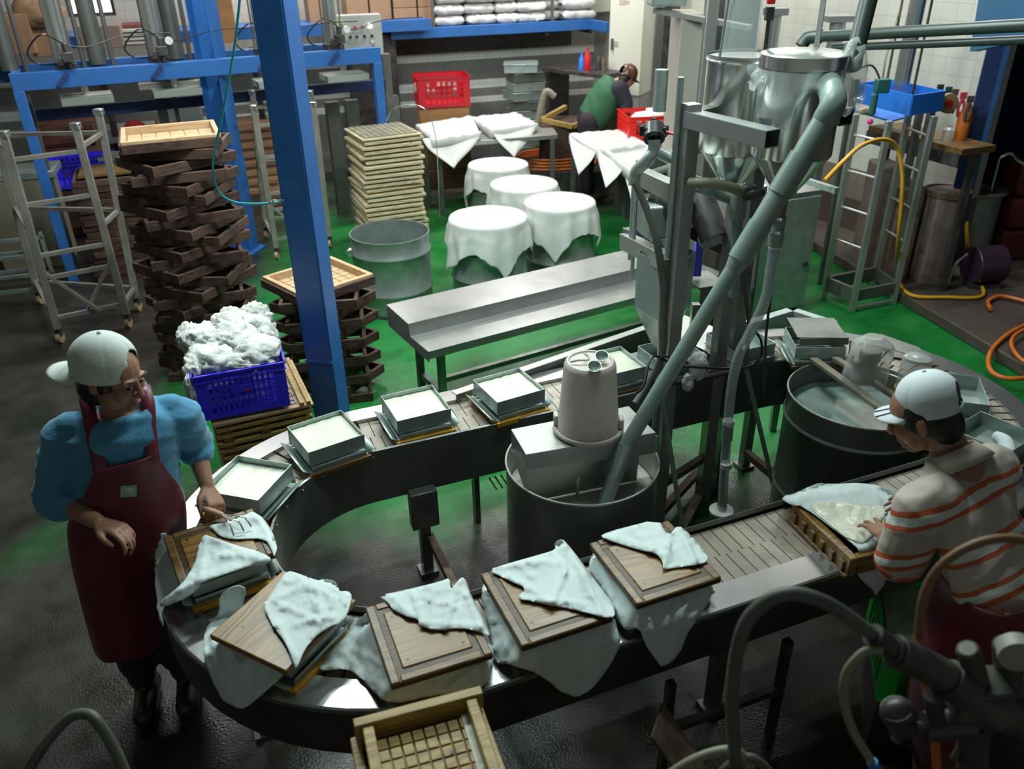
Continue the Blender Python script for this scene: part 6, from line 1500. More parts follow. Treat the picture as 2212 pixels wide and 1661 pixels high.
# tools hanging on the wall
tl = [(2030, 195, 'dark green'), (2048, 200, 'teal'), (2062, 205, 'grey'), (2080, 212, 'pink'), (2095, 220, 'brown')]
for i, (px, py, nm) in enumerate(tl):
    a = AY(px, py, 6.9-.06*i); b = AY(px-6, py+40, 6.9-.06*i)
    m = {'dark green': PVCD, 'teal': MATS['dark_green_regulator'], 'grey': STEELD, 'pink': mat('pink_handle', (.6, .08, .12), .4), 'brown': RUSTM}[nm]
    q = MB().tube([a, (a+b)/2+V(.02, 0, 0), b], .012, n=8).tube([a, (a+b)/2-V(.025, 0, 0), b-V(.02, 0, 0)], .012, n=8).box(a+V(0, 0, .02), (.05, .015, .05)); o = obj('hand_tool', q, m); tag(o, nm+' handled hand tool hanging on the right wall', 'tool', 'tools hanging on the wall')
for i, (px, py, r, m, nm) in enumerate(((2045, 222, .075, CARD, 'brown tape'),)):
    p = AY(px, py, 6.75); t = thing('tape_roll', 'brown tape roll with a red core hanging on the wall', 'tape', p, 0)
    obj('roll', MB().cyl(p, p+V(0, -.04, 0), r, n=28), m, t, world=True); obj('core', MB().cyl(p, p+V(0, -.045, 0), .03, n=20), RED, t, world=True)
# blue post on the right
bp0 = AY(2150, 95, 6.45); 
t = thing('blue_post', 'tall blue steel door post at the right wall end', 'post', (A(2056, 590, 0).x, 6.85, 0), 0)
xb = (AY(2150, 95, 6.85).x+AY(2078, 420, 6.85).x)/2-.03
obj('post', MB().box((xb+.03, 6.85, 2.1), (.13, .10, 4.2), rz=-.45), BLUED, t, world=True, bevel=.004)
obj('edge_strip', MB().box((xb+.07, 6.77, 2.1), (.035, .03, 4.2), rz=-.45), mat('paler_blue_edge', (.02, .09, .26), .45), t, world=True)  # edge strip in a paler blue than the post
lb_ = mat('steel_blue_panel', (.012, .10, .22), .5)
o = obj('header_panel', MB().beam(AY(2118, 30, 6.4), AY(2350, -40, 5.0), .06, .5), lb_); tag(o, 'steel blue header panel at the top right edge', 'panel')
# rusted pinkish tank, barrel, motor
p = A(2028, 640, .0); tz_ = zY(2020, 412, p.y+.22)
t = thing('rusty_tank', 'faded pinkish tall tank by the right blue post', 'tank', (p.x-.02, p.y+.22, 0), 0)
obj('shell', MB().lathe([(.17, 0), (.17, tz_-.01), (.165, tz_), (.001, tz_+.005)], n=36), PINKT, t)
obj('lid_ring', MB().lathe([(.165, tz_-.03), (.185, tz_-.03), (.185, tz_+.012), (.165, tz_+.012)], n=36, close=True), RUSTM, t)
for i, (px, w_, Y, yt, m, nm) in enumerate(((1960, .22, 6.9, 395, RUSTM, 'rusty brown'), (1975, .18, 7.0, 430, STEELD, 'grey'), (1915, .2, 7.2, 350, PINKT, 'faded brown'), (1700, .34, 7.6, 300, PINKT, 'reddish brown'))):
    p = AY(px, yt, Y); o = obj('machine_casing', MB().box((0, 0, p.z/2), (w_, .3, p.z)), m, bevel=.02); o.location = (p.x, Y, 0); tag(o, nm+' machine casing among the steel stands at the right', 'casing')
bb = AY(2110, 430, 7.3); bz = AY(2110, 408, 7.3).z
t = thing('steel_barrel', 'bright steel barrel with a broad rolled rim right of the blue post', 'barrel', (bb.x, 7.3, 0), 0)
obj('shell', MB().lathe([(.20, .09), (.20, bz-.03), (.14, bz-.03), (.13, bz-.2), (.001, bz-.2)], n=40), GALV, t)
obj('rim', MB().lathe([(.13, bz-.03), (.20, bz-.035), (.235, bz-.02), (.24, bz), (.22, bz+.01), (.14, bz)], n=40, close=True), STEEL, t)
obj('lever', MB().tube([V(.05, -.1, bz+.3), V(.12, -.12, bz+.34), V(.2, -.12, bz+.28), V(.3, -.15, bz+.22)], .015, n=8).cyl((.05, -.1, bz), (.05, -.1, bz+.3), .012, n=8), CHROME, t)
p = A(2115, 615, .09)
t = thing('compressor_motor', 'dark round motor on the concrete platform at the right', 'motor', (p.x, p.y, .09), 0)
obj('drum_body', MB().cyl((-.12, 0, .18), (.14, .02, .18), .16, n=32), mat('plum_black_enamel', (.03, .015, .03), .35), t, bevel=.01)
obj('foot', MB().box((0, 0, .02), (.26, .2, .04)), DARKM, t); obj('side_pipe', MB().tube([V(-.3, -.05, .02), V(-.28, -.05, .2), V(-.2, -.05, .3)], .012, n=8), GALV, t)
red_d = mat('dim_red_plastic', (.10, .012, .01), .6)
p = AY(2200, 330, 7.6)
for i in range(3):
    o = obj('stacked_basket', MB().box((0, 0, .14), (.5, .4, .28)), red_d, bevel=.03); o.location = (p.x+.05, 7.35, .09+i*.30); tag(o, 'dim red basket in the shadow at the right edge, '+['bottom', 'middle', 'top'][i], 'basket', 'dim red baskets')
# orange hoses
q = MB().tube([AY(1782, 390, 5.6), AY(1820, 350, 5.7), AY(1860, 315, 5.9), AY(1905, 301, 6.1), AY(1935, 315, 6.2), AY(1948, 365, 6.2), AY(1948, 430, 6.2), AY(1940, 520, 6.3), V(*A(1938, 590, .12)), V(*A(1965, 636, .11)), V(*A(2050, 642, .11)), V(*A(2120, 640, .11)), V(*A(2118, 610, .11)), V(*A(2100, 575, .12)), AY(2090, 530, 6.95), AY(2088, 480, 7.0)], .015, n=10, sub=8)
o = obj('air_hose', q, YEHOSE); tag(o, 'yellow orange hose arching over the ladder rack to the platform', 'hose')
q = MB().tube([A(2230, 655, .12), A(2165, 640, .12), A(2135, 650, .12), A(2140, 668, .12)], .016, n=10)
q.tube([A(2240, 690, .12), A(2180, 720, .12), A(2140, 760, .1), A(2140, 800, .1), A(2180, 818, .1), A(2250, 812, .1)], .016, n=10)
q.tube([A(2240, 700, .15), A(2195, 722, .15), A(2185, 745, .15), A(2205, 775, .15), A(2250, 800, .12)], .014, n=10)
o = obj('coiled_hose', q, ORHOSE); tag(o, 'orange hose coiled on the platform at the right edge', 'hose')
# ================================================================== FOREGROUND
# wooden grid tray stack, bottom centre
FZ = 1.02
f0, f1 = A(762, 1556, FZ+.05), A(1038, 1484, FZ+.05)
fyaw = math.atan2(f1.y-f0.y, f1.x-f0.x); fw = (f1-f0).length; fl_ = .40
fc = (f0+f1)/2 + V(math.sin(fyaw), -math.cos(fyaw), 0)*(fl_/2)
t = thing('wooden_tray', 'wooden grid tray heaped topmost in the near stack at the bottom edge', 'tray', (fc.x, fc.y, FZ), fyaw)
th = .028
obj('rail', MB().box((0, fl_/2-th/2, .03), (fw, th, .055)), WOODY, t, bevel=.003); obj('rail', MB().box((0, -fl_/2+th/2, .03), (fw, th, .055)), WOODY, t, bevel=.003)
for sg in (-1, 1): obj('rail', MB().box((sg*(fw/2-th*1.2), 0, .026), (th, fl_-2*th, .05)), WOODY, t, bevel=.003)
obj('grid_base', slats_mesh(fw, fl_, .006, .045, 8, 9, gap=.005), WOODY, t, bevel=.0012)
obj('peg_hole', MB().cyl((-.07, .03, .011), (-.07, .03, .0135), .005, n=10), BLACK, t); obj('peg_hole', MB().cyl((.055, .06, .011), (.055, .06, .0135), .005, n=10), BLACK, t)
obj('wet_strip', MB().box((fw/2-.055, .05, .0125), (.02, .22, .003)), CURD, t)
for i in range(14):
    s_ = .985+.03*random.random(); o = obj('wooden_tray', frame_mesh(fw*1.04, fl_*1.02, .068, .026).box((0, 0, .01), (fw*.9, fl_*.9, .012)), WOODY if i < 6 else WOODE, bevel=.003)
    o.location = (fc.x+random.uniform(-.004, .012), fc.y-.005, FZ-.073*(i+1)); o.rotation_euler = (0, 0, fyaw+random.uniform(-.03, .03) + (.25 if i == 3 else 0))
    tag(o, 'ochre tray in the near stack at the bottom edge, '+(ORD[i] if i < 10 else str(i+1)+'th')+' below the grid tray', 'tray', 'trays of the near stack')
# grey bent pipe bottom left
o = obj('bent_pipe', MB().tube([AY(20, 1760, 1.25), AY(75, 1640, 1.3), AY(140, 1558, 1.35), AY(185, 1542, 1.35), AY(215, 1565, 1.33), AY(262, 1650, 1.3), AY(300, 1760, 1.25)], .013, n=12), HOSEG); tag(o, 'bent grey rail tube in the bottom left corner', 'tube')
# out of focus pump machinery bottom right
t = thing('pump_unit', 'out of focus pump head with valves and hoses in the bottom right corner', 'pump', AY(2050, 1600, 1.1), 0)
FY = 1.12
def fy(px, py, d=0.0): return AY(px, py, FY+d)
GUN = mat('worn_grey_metal', (.10, .10, .085), .5, .4, col2=(.05, .05, .045), scale=14)
obj('arched_hose', MB().tube([fy(1600, 1760), fy(1585, 1600), fy(1583, 1480), fy(1605, 1360), fy(1655, 1300), fy(1715, 1282), fy(1790, 1305), fy(1850, 1345), fy(1890, 1375)], .0135, n=14), HOSEG, t, world=True)
obj('fitting', MB().cyl(fy(1885, 1370), fy(1925, 1400), .022, n=18).cyl(fy(1925, 1400), fy(1960, 1418), .027, n=18), DARKM, t, world=True)
obj('filter_body', MB().cyl(fy(1935, 1405), fy(2045, 1462), .032, n=24).ell(fy(1945, 1412), (.034, .03, .034)), GUN, t, world=True)
obj('filter_body', MB().cyl(fy(2045, 1462), fy(2150, 1545, -.02), .038, n=24), GUN, t, world=True)
obj('khaki_hose', MB().tube([fy(1905, 1402, -.02), fy(1865, 1410, -.02), fy(1828, 1455, -.02), fy(1825, 1520, -.02), fy(1848, 1590, -.02), fy(1890, 1660, -.02), fy(1910, 1740, -.02)], .0085, n=12), HOSEY, t, world=True)
obj('orange_hose', MB().tube([fy(2260, 1175, .05), fy(2170, 1163, .05), fy(2095, 1180, .05), fy(2030, 1225, .05), fy(1995, 1290, .05), fy(1984, 1380, .05)], .0085, n=12), mat('dusty_brown_hose', (.20, .10, .05), .5), t, world=True)
obj('orange_hose', MB().tube([fy(1984, 1375, .05), fy(1990, 1430, .03), fy(2008, 1520, .02), fy(2020, 1600, .02), fy(2028, 1740, .02)], .0085, n=12), ORHOSE, t, world=True)
obj('blue_fitting', MB().cyl(fy(1884, 1645, -.02), fy(1894, 1668, -.02), .011, n=12), BLUEB, t, world=True)
obj('manifold', MB().cyl(fy(2000, 1570), fy(2100, 1560), .03, n=18).cyl(fy(1935, 1530), fy(1950, 1570), .030, n=18).ell(fy(1940, 1540), (.036, .03, .034)).cyl(fy(2015, 1500, -.02), fy(2025, 1570), .018, n=14), DARKM, t, world=True)
obj('manifold', MB().cyl(fy(2090, 1400), fy(2120, 1500), .022, n=16).box(fy(2110, 1500), (.10, .08, .08)).cyl(fy(2110, 1520), fy(2230, 1560), .04, n=18).cyl(fy(2175, 1390, .03), fy(2185, 1540, .03), .026, n=16), GUN, t, world=True, bevel=.006)
obj('gauge', MB().cyl(fy(2190, 1395, .03), fy(2200, 1420, -.0), .035, n=20), mat('dull_pale_plastic', (.30, .28, .24), .5), t, world=True)
obj('cradle', MB().tube([fy(1935, 1600), fy(1960, 1570), fy(1995, 1575), fy(2000, 1620)], .010, n=8).cyl(fy(2060, 1640), fy(2120, 1540), .008, n=8).cyl(fy(2100, 1560), fy(2100, 1720), .03, n=12), GUN, t, world=True)
obj('stand', MB().box(V(fy(2080, 1740).x, FY-.02, .5), (.12, .12, 1.0)), DARKM, t, world=True)
t = thing('lower_hose', 'pale grey hose loops in the foreground at the bottom edge', 'hose', fy(1560, 1700), 0)
obj('loop', MB().tube([fy(1380, 1760), fy(1440, 1680), fy(1520, 1632), fy(1590, 1622), fy(1620, 1660)], .010, n=10), HOSEY, t, world=True)
obj('loop', MB().tube([fy(1520, 1720), fy(1580, 1650), fy(1630, 1640), fy(1680, 1690)], .010, n=10), HOSEG, t, world=True)
# green crate under the belt by the person in stripes
gc = A(1925, 1330, .36)
crate('plastic_crate', 'bright green crate of whey under the belt edge by the maroon apron', V(1.60, 2.26, 0), -.30, .42, .46, .24, CRATEG, z=.28, nx=6, rows=1)
o = obj('crate_stand', MB().box((0, 0, .138), (.4, .44, .276)), DARKM); o.location = (1.60, 2.26, 0); o.rotation_euler = (0, 0, -.3); tag(o, 'low dark stand under the bright green crate', 'stand')
o = obj('whey', MB().box((0, 0, 0), (.40, .44, .004)), mat('pale_whey', (.40, .50, .40), .2, col2=(.22, .30, .24), scale=9)); o.location = (1.60, 2.26, .47); o.rotation_euler = (0, 0, -.3); tag(o, 'cloudy whey filling the bright green crate', 'whey')
# fallen dark board rack under the near run
t = thing('steel_stand', 'dark steel stand under the near run of the conveyor', 'stand', (.75, 2.15, 0), CYAW)
obj('frame', MB().box((0, -.05, .25), (.5, .03, .03)).box((-.25, -.05, .25), (.03, .03, .5)).box((.25, -.05, .25), (.03, .03, .5)), DARKM, t); obj('leaning_plate', MB().beam((-.4, -.2, .55), (-.15, -.45, .05), .14, .01), RUSTM, t)
# ================================================================== PEOPLE
def remesh(mb, name, m, parent, voxel=.006, smooth=4, disp=None, dec=1.0):
    me = bpy.data.meshes.new(name+'_raw'); me.from_pydata([tuple(p) for p in mb.v], [], mb.f); me.update()
    bm = bmesh.new(); bm.from_mesh(me); bmesh.ops.recalc_face_normals(bm, faces=bm.faces); bm.to_mesh(me); bm.free()
    o = bpy.data.objects.new(name, me); COL.objects.link(o)
    r = o.modifiers.new('r', 'REMESH'); r.mode = 'VOXEL'; r.voxel_size = voxel
    s = o.modifiers.new('s', 'SMOOTH'); s.iterations = smooth; s.factor = .5
    if dec < 1: d = o.modifiers.new('d', 'DECIMATE'); d.ratio = dec
    dg = bpy.context.evaluated_depsgraph_get(); me2 = bpy.data.meshes.new_from_object(o.evaluated_get(dg)); bpy.data.objects.remove(o); bpy.data.meshes.remove(me)
    if disp:
        for v in me2.vertices: v.co += v.normal*disp(v.co)
    inv = world_of(parent).inverted(); me2.transform(inv); me2.materials.clear(); me2.materials.append(m)
    me2.polygons.foreach_set('use_smooth', [True]*len(me2.polygons)); me2.name = name
    o = bpy.data.objects.new(name, me2); COL.objects.link(o); o.parent = parent; return o
def frame_(fwd, up=(0, 0, 1)):
    y = Vector(fwd).normalized(); x = y.cross(Vector(up)).normalized(); z = x.cross(y); return Matrix((x, y, z)).transposed()
def head_mesh(q, c, R, k=1.0):
    def e(p, r, M=None): q.ell(c+R @ (V(*p)*k), tuple(a*k for a in r), (R @ M) if M else R, nu=18, nv=12)
    e((0, -.012, .028), (.078, .098, .092)); e((0, .022, -.035), (.062, .066, .078)); e((0, .058, -.098), (.026, .024, .018)); e((0, .01, -.07), (.052, .058, .045))
    for s in (-1, 1):
        e((s*.038, .066, -.018), (.026, .022, .028)); e((s*.030, .082, .030), (.026, .012, .008)); e((s*.011, .100, -.030), (.009, .010, .007))
        e((s*.079, -.004, -.004), (.008, .019, .031), Matrix.Rotation(s*.35, 3, 'Z')); e((s*.082, -.014, .008), (.006, .014, .018), Matrix.Rotation(s*.6, 3, 'Z')); e((s*.045, .03, -.065), (.022, .03, .03))
    q.limb([c+R @ (V(0, .086, .022)*k), c+R @ (V(0, .100, -.004)*k), c+R @ (V(0, .108, -.024)*k)], [.008*k, .009*k, .0125*k], n=12)
    e((0, .088, -.056), (.024, .011, .007)); e((0, .086, -.068), (.021, .012, .008)); e((0, .080, -.085), (.022, .014, .010))
def face_parts(c, R, par, k=1.0):
    for s in (-1, 1):
        o = obj('eye', MB().ell(c+R @ (V(s*.030, .0875, .009)*k), (.0125*k, .006*k, .0035*k), R, nu=12, nv=8), HAIR, par, world=True, smooth=180)
        obj('eyebrow', MB().tube([c+R @ (V(s*.014, .094, .032)*k), c+R @ (V(s*.030, .094, .038)*k), c+R @ (V(s*.048, .082, .033)*k)], .003*k, n=6), HAIR, par, world=True)
    obj('lips', MB().ell(c+R @ (V(0, .096, -.061)*k), (.019*k, .006*k, .0055*k), R, nu=14, nv=8), mat('lips', (.26, .09, .07), .45) if 'lips' not in MATS else MATS['lips'], par, world=True, smooth=180)
def hair_mesh(c, R, k=1.0, back=-.07):
    q = MB()
    q.ell(c+R @ (V(0, -.022, .022)*k), (.085*k, .098*k, .094*k), R, nu=24, nv=16)
    q.ell(c+R @ (V(0, -.052, -.045)*k), (.076*k, .056*k, .075*k*(1.25 if back > -.1 else .9)), R, nu=20, nv=12)
    for s in (-1, 1): q.ell(c+R @ (V(s*.074, .018, .008)*k), (.010*k, .016*k, .035*k), R)
    return q
def hand(q, w, d, n, side, curl=(.5, .5, .55, .6), k=1.0, spread=.10, thumb=.5):
    """w wrist, d pointing direction, n back-of-hand normal, side = thumb side"""
    d = Vector(d).normalized(); n = (Vector(n)-d*Vector(n).dot(d)).normalized(); s = d.cross(n); s = s if s.dot(Vector(side)) > 0 else -s
    q.loft([(w-d*.02*k, s*.026*k, n*.019*k), (w+d*.01*k, s*.028*k, n*.018*k), (w+d*.045*k, s*.040*k, n*.015*k), (w+d*.085*k, s*.041*k, n*.013*k), (w+d*.096*k, s*.036*k, n*.010*k)], n=18)
    L = [.044, .049, .046, .036]
    for i in range(4):
        off = (.030-.020*i)*k; b = w+d*(.088-.004*abs(i-1.3))*k+s*off; dd = (d+s*(spread*(1.5-i))).normalized(); P = [b-dd*.02*k, b]; cur = 0; p = b
        for j, f in enumerate((1, .62, .5)):
            cur += curl[i]*(.8 if j == 0 else 1.0); v = dd*math.cos(cur)-n*math.sin(cur); p = p+v*L[i]*f*k; P.append(p)
        q.tube(P, [.0098*k, .0098*k, .0086*k, .0078*k, .0062*k], n=10, sub=3); q.ell(P[-1], (.0063*k,)*3, nu=10, nv=8)
    b = w+d*.025*k+s*.028*k-n*.004*k; v1 = (d*.75+s*.65-n*.25).normalized(); p1 = b+v1*.034*k; v2 = (d*.95+s*(.55-thumb*.6)-n*(.25+thumb*.3)).normalized(); p2 = p1+v2*.030*k; p3 = p2+(v2-s*.25*thumb).normalized()*.024*k
    q.tube([b-v1*.02*k, b, p1, p2, p3], [.014*k, .0135*k, .0115*k, .0098*k, .0072*k], n=10, sub=3); q.ell(p3, (.0073*k,)*3, nu=10, nv=8)
def cap(par, c, R, k, m, bill_dir=1, gap_dir=-1, name='cap', stripes=False, label=None):
    """dome over the skull; bill points along bill_dir*forward"""
    q = MB(); n = 96; rows = []
    for j in range(25):
        f = j/24; ph = f*PI*.50
        row = []
        for i in range(n+1):
            a_ = 2*PI*i/n; seam = .0022*(1-abs(math.sin(a_*3))**.35)
            rr = (.093 - seam)*math.sin(ph+.02); z = .034+.096*math.cos(ph)-(.012 if f > .9 else 0)
            y = rr*math.cos(a_)*1.12*bill_dir; x = rr*math.sin(a_)
            row.append(c+R @ (V(x, y-.012, z)*k))
        rows.append(row)
    # lower band
    for dz in (.014, .030):
        row = []
        for i in range(n+1):
            a_ = 2*PI*i/n
            row.append(c+R @ (V(.093*math.sin(a_), .104*math.cos(a_)*bill_dir-.012, .034-.012-dz)*k))
        rows.append(row)
    # leave the half round opening over the strap
    vs = [p for r in rows for p in r]; fs = []
    w_ = n+1
    for j in range(len(rows)-1):
        for i in range(n):
            a_ = 2*PI*(i+.5)/n; da = abs(((a_-PI)+PI) % (2*PI)-PI)
            if da < .46*math.sqrt(max(0, 1-((24.2-j)/8.4)**2)) and 15 <= j <= 24: continue
            fs.append((j*w_+i, j*w_+i+1, (j+1)*w_+i+1, (j+1)*w_+i))
    q.add(vs, fs)
    o = obj(name, q, m, par, world=True, smooth=60, solid=.003, label=label)
    b = MB(); rws = []
    for j in range(7):
        f = j/6; row = []
        for i in range(13):
            u = -1+2*i/12; a_ = u*1.0; out = f*.078*(1-abs(u)**3*.75)
            x = math.sin(a_)*(.093+out*.25); y = (.104*math.cos(a_)+out)*bill_dir
            row.append(c+R @ (V(x, y-.012, .000-out*.18-.016*abs(u)**2*(.4+f))*k))
        rws.append(row)
    b.grid(rws); obj('bill', b, m, par, world=True, smooth=60, solid=.004)
    if stripes:
        for u in (-.16, .0, .16)[:2]:
            a0, a1 = rws[1][int(6+u*10)]+V(0, 0, .004), rws[6][int(6+u*10)]+V(0, 0, .004); obj('bill_stripe', MB().beam(a0, a1, .005, .002), BLACK, par, world=True)
    obj('button', MB().ell(c+R @ (V(0, -.012, .132)*k), (.007*k,)*3), m, par, world=True)
    return o
def torso_rings(pel, nek, sl, sr, w, fwd, belly=1.0):
    """rings from hips to neck base; returns loft rings"""
    ax = (nek-pel); right = (sr-sl).normalized(); L = []
    for f, hw, hd in w:
        c = pel+ax*f; L.append((c, right*hw, (Vector(fwd)-right*Vector(fwd).dot(right)).normalized()*hd))
    return L
# ---------------------------------------------------------------- person in blue, left
SHIRTB = mat('blue_sweatshirt', (.07, .28, .46), .85, 0, col2=(.055, .23, .40), scale=8, bump=.2, bscale=160, sheen=.2)
APRON = mat('maroon_rubber_apron', (.17, .022, .042), .42, 0, col2=(.11, .014, .030), scale=5, rvar=.1)
CAPW = mat('off_white_cap', (.58, .64, .60), .8, 0, bump=.15, bscale=180)
CAPW2 = mat('white_cap', (.66, .74, .76), .75, 0, bump=.15, bscale=180)
BOOT = mat('dark_boot_rubber', (.03, .012, .015), .35)
DTROU = mat('dark_trousers', (.022, .012, .02), .8)
m1 = thing('person', 'person in blue sweatshirt, maroon apron and backward off-white cap, reaching to the belt', 'person', (-1.46, 2.42, 0), 0)
HC = A(243, 812, 1.56); FW1 = V(.93, -.27, -.34).normalized(); R1 = frame_(FW1)
NK = V(-1.345, 2.44, 1.41); PEL = V(-1.43, 2.44, .93)
SL, SR = V(-1.19, 2.53, 1.318), V(-1.53, 2.40, 1.322)
EL, WL = A(418, 955, 1.13), A(447, 1050, 1.01)
ER, WR = A(122, 1075, 1.10), A(212, 1128, 1.085)
EL.z = 1.13
HL = V(-1.34, 2.45, .90); HR = V(-1.51, 2.42, .90)
q = MB(); head_mesh(q, HC, R1)
q.limb([HC+R1 @ V(0, -.025, -.06), NK+V(0, 0, .04), NK+V(0, 0, -.05)], [.054, .056, .075])
q.loft(torso_rings(PEL, NK, SL, SR, [(-.1, .13, .10), (.1, .15, .105), (.5, .145, .10), (.85, .16, .10), (.98, .10, .08)], (.3, -.95, 0)), n=20)
q.limb([SL+V(-.04, 0, 0), SL, (SL+EL)/2, EL], [.05, .052, .045, .040]); q.limb([EL, EL.lerp(WL, .45), WL], [.040, .036, .025])
q.limb([SR+V(.04, 0, 0), SR, (SR+ER)/2, ER], [.05, .052, .045, .040]); q.limb([ER, ER.lerp(WR, .4), WR], [.041, .038, .026])
for h_, f_ in ((HL, V(-1.40, 2.47, .08)), (HR, V(-1.56, 2.43, .08))):
    kn_ = h_.lerp(f_, .5)+V(.01, -.02, 0); q.limb([h_, kn_, f_], [.085, .058, .042]); q.limb([f_, f_+V(.04, -.12, -.03)], [.04, .03])
dl = (A(462, 1085, .975)-WL); hand(q, WL, dl+V(.02, -.02, -.02), V(.15, .35, .8), V(-1, -.2, 0), curl=(.75, .6, .7, .8), k=.98, thumb=.8)
dr = (A(300, 1158, 1.06)-WR); hand(q, WR, dr, V(-.15, .25, .9), V(.1, -1, .1), curl=(.55, .6, .65, .7), k=.98, spread=.05, thumb=.9)
remesh(q, 'body', SKIN, m1, .0046, 2)
face_parts(HC, R1, m1)
remesh(hair_mesh(HC, R1), 'hair', HAIR, m1, .005, 2, disp=lambda p: .0015*noise.noise(V(p.x*120, p.y*120, p.z*12)))
capR = frame_(V(.985, -.05, -.12)); cap(m1, HC+V(-.008, .0, .022), capR, 1.0, CAPW, bill_dir=-1, label='off-white cap worn backward')
q = MB()
q.loft(torso_rings(PEL, NK, SL, SR, [(-.12, .185, .135), (.05, .19, .145), (.3, .185, .14), (.6, .185, .14), (.82, .19, .13), (.92, .15, .105), (.97, .105, .085)], (.3, -.95, 0)), n=28)
def fold1(p): return .008*(1-abs(noise.noise(V(p.x*6, p.y*6, p.z*15)))*2.4)+.004*noise.noise(V(p.x*12, p.y*12, p.z*40))
ML, MR = (SL+EL)/2, (SR+ER)/2
q.limb([SL+V(-.07, 0, .0), SL, ML+V(0, 0, -.01), EL, EL.lerp(WL, .18)], [.072, .070, .066, .066, .058]); q.limb([EL.lerp(WL, .12), EL.lerp(WL, .20)], [.062, .060])
q.limb([SR+V(.07, 0, .0), SR, MR, ER, ER.lerp(WR, .22)], [.074, .072, .072, .072, .062]); q.limb([ER.lerp(WR, .14), ER.lerp(WR, .26)], [.068, .060])
q.tube([NK+V(.094*math.cos(a_)*1.0, .090*math.sin(a_)-.018, -.028+.058*math.sin(a_)) for a_ in [2*PI*i/16 for i in range(16)]], .023, n=12, closed=True, sub=2)
q.ell(NK+V(-.03, .105, -.01), (.10, .05, .065))
remesh(q, 'sweatshirt', SHIRTB, m1, .0085, 4, disp=fold1)
# apron: bib, skirt, straps
fd = V(.46, -.89, 0).normalized(); rt_ = V(.89, .46, 0)
def aring(z, hw, hd, a0, c=None, out=.0):
    c = c or V(lerp(PEL.x, NK.x, (z-.93)/.48), lerp(PEL.y, NK.y, (z-.93)/.48), z); c = V(c.x, c.y, z); row = []
    for i in range(33):
        a_ = -a0+2*a0*i/32; row.append(c+rt_*(hw*math.sin(a_))+fd*(hd*math.cos(a_)+.006*math.sin(a_*7+z*5)*(1 if z < .95 else .3)+out))
    return row
rows = [aring(1.27, .205, .158, .50), aring(1.20, .205, .162, .62), aring(1.12, .205, .165, .85), aring(1.03, .205, .165, 1.25), aring(.95, .205, .165, 1.75), aring(.85, .205, .165, 1.95), aring(.70, .195, .155, 2.0), aring(.55, .182, .145, 2.0), aring(.42, .170, .135, 2.0), aring(.33, .16, .128, 2.0)]
obj('apron', MB().grid(rows), APRON, m1, world=True, smooth=180, solid=.004, subd=1)
for sd, sh in ((0, SR), (1, SL)):
    a = rows[0][3 if sd == 0 else 29]; sp = NK+(sh-NK)*.50
    P = [a+fd*.003+V(0, 0, -.02), a.lerp(sp, .45)+fd*.028+V(0, 0, .030), sp+fd*.060+V(0, 0, .055), sp+V(0, 0, .092), sp-fd*.08+V(0, 0, .055)]
    q = MB(); rr = []
    for k_ in range(25):
        f = k_/24*4; i_ = min(3, int(f)); u = f-i_; p0, p1, p2, p3 = P[max(i_-1, 0)], P[i_], P[i_+1], P[min(i_+2, 4)]
        p = .5*((2*p1)+(p2-p0)*u+(2*p0-5*p1+4*p2-p3)*u*u+(p1*3-p0-3*p2+p3)*u**3); rr.append([p-rt_*.022, p, p+rt_*.022])
    q.grid(rr); obj('apron_strap', q, APRON, m1, world=True, smooth=180, solid=.006)
lbc = (rows[1][16]+rows[2][16])/2+fd*.004; yb = math.atan2(rt_.y, rt_.x)
obj('bib_label', MB().box(lbc, (.050, .003, .042), M=Matrix.Rotation(yb, 3, 'Z') @ Matrix.Rotation(-.12, 3, 'X') @ Matrix.Rotation(.25, 3, 'Y')), mat('green_grey_label', (.20, .34, .22), .5), m1, world=True, label='greenish sewn label')
obj('label_mark', MB().ell(lbc+fd*.002, (.014, .002, .011), Matrix.Rotation(yb, 3, 'Z')), mat('pale_label_mark', (.42, .42, .36), .5), m1, world=True)
q = MB()
for h_, f_ in ((HL, V(-1.40, 2.46, .22)), (HR, V(-1.55, 2.42, .22))): q.limb([h_, h_.lerp(f_, .5)+V(.01, -.012, 0), f_], [.11, .09, .078])
remesh(q, 'trousers', DTROU, m1, .01, 3)
q = MB()
for f_ in (V(-1.40, 2.47, .10), V(-1.56, 2.43, .10)): q.limb([f_+V(0, 0, .22), f_+V(0, 0, .02)], [.066, .058]); q.limb([f_+V(0, .03, -.045), f_+V(.045, -.14, -.05)], [.052, .046])
for i, f_ in enumerate((V(-1.40, 2.47, .10), V(-1.56, 2.43, .10))):
    q = MB(); q.limb([f_+V(0, 0, .22), f_+V(0, 0, .02)], [.066, .058]); q.limb([f_+V(0, .03, -.045), f_+V(.045, -.14, -.05)], [.052, .046]); remesh(q, 'boot', BOOT, m1, .008, 3)
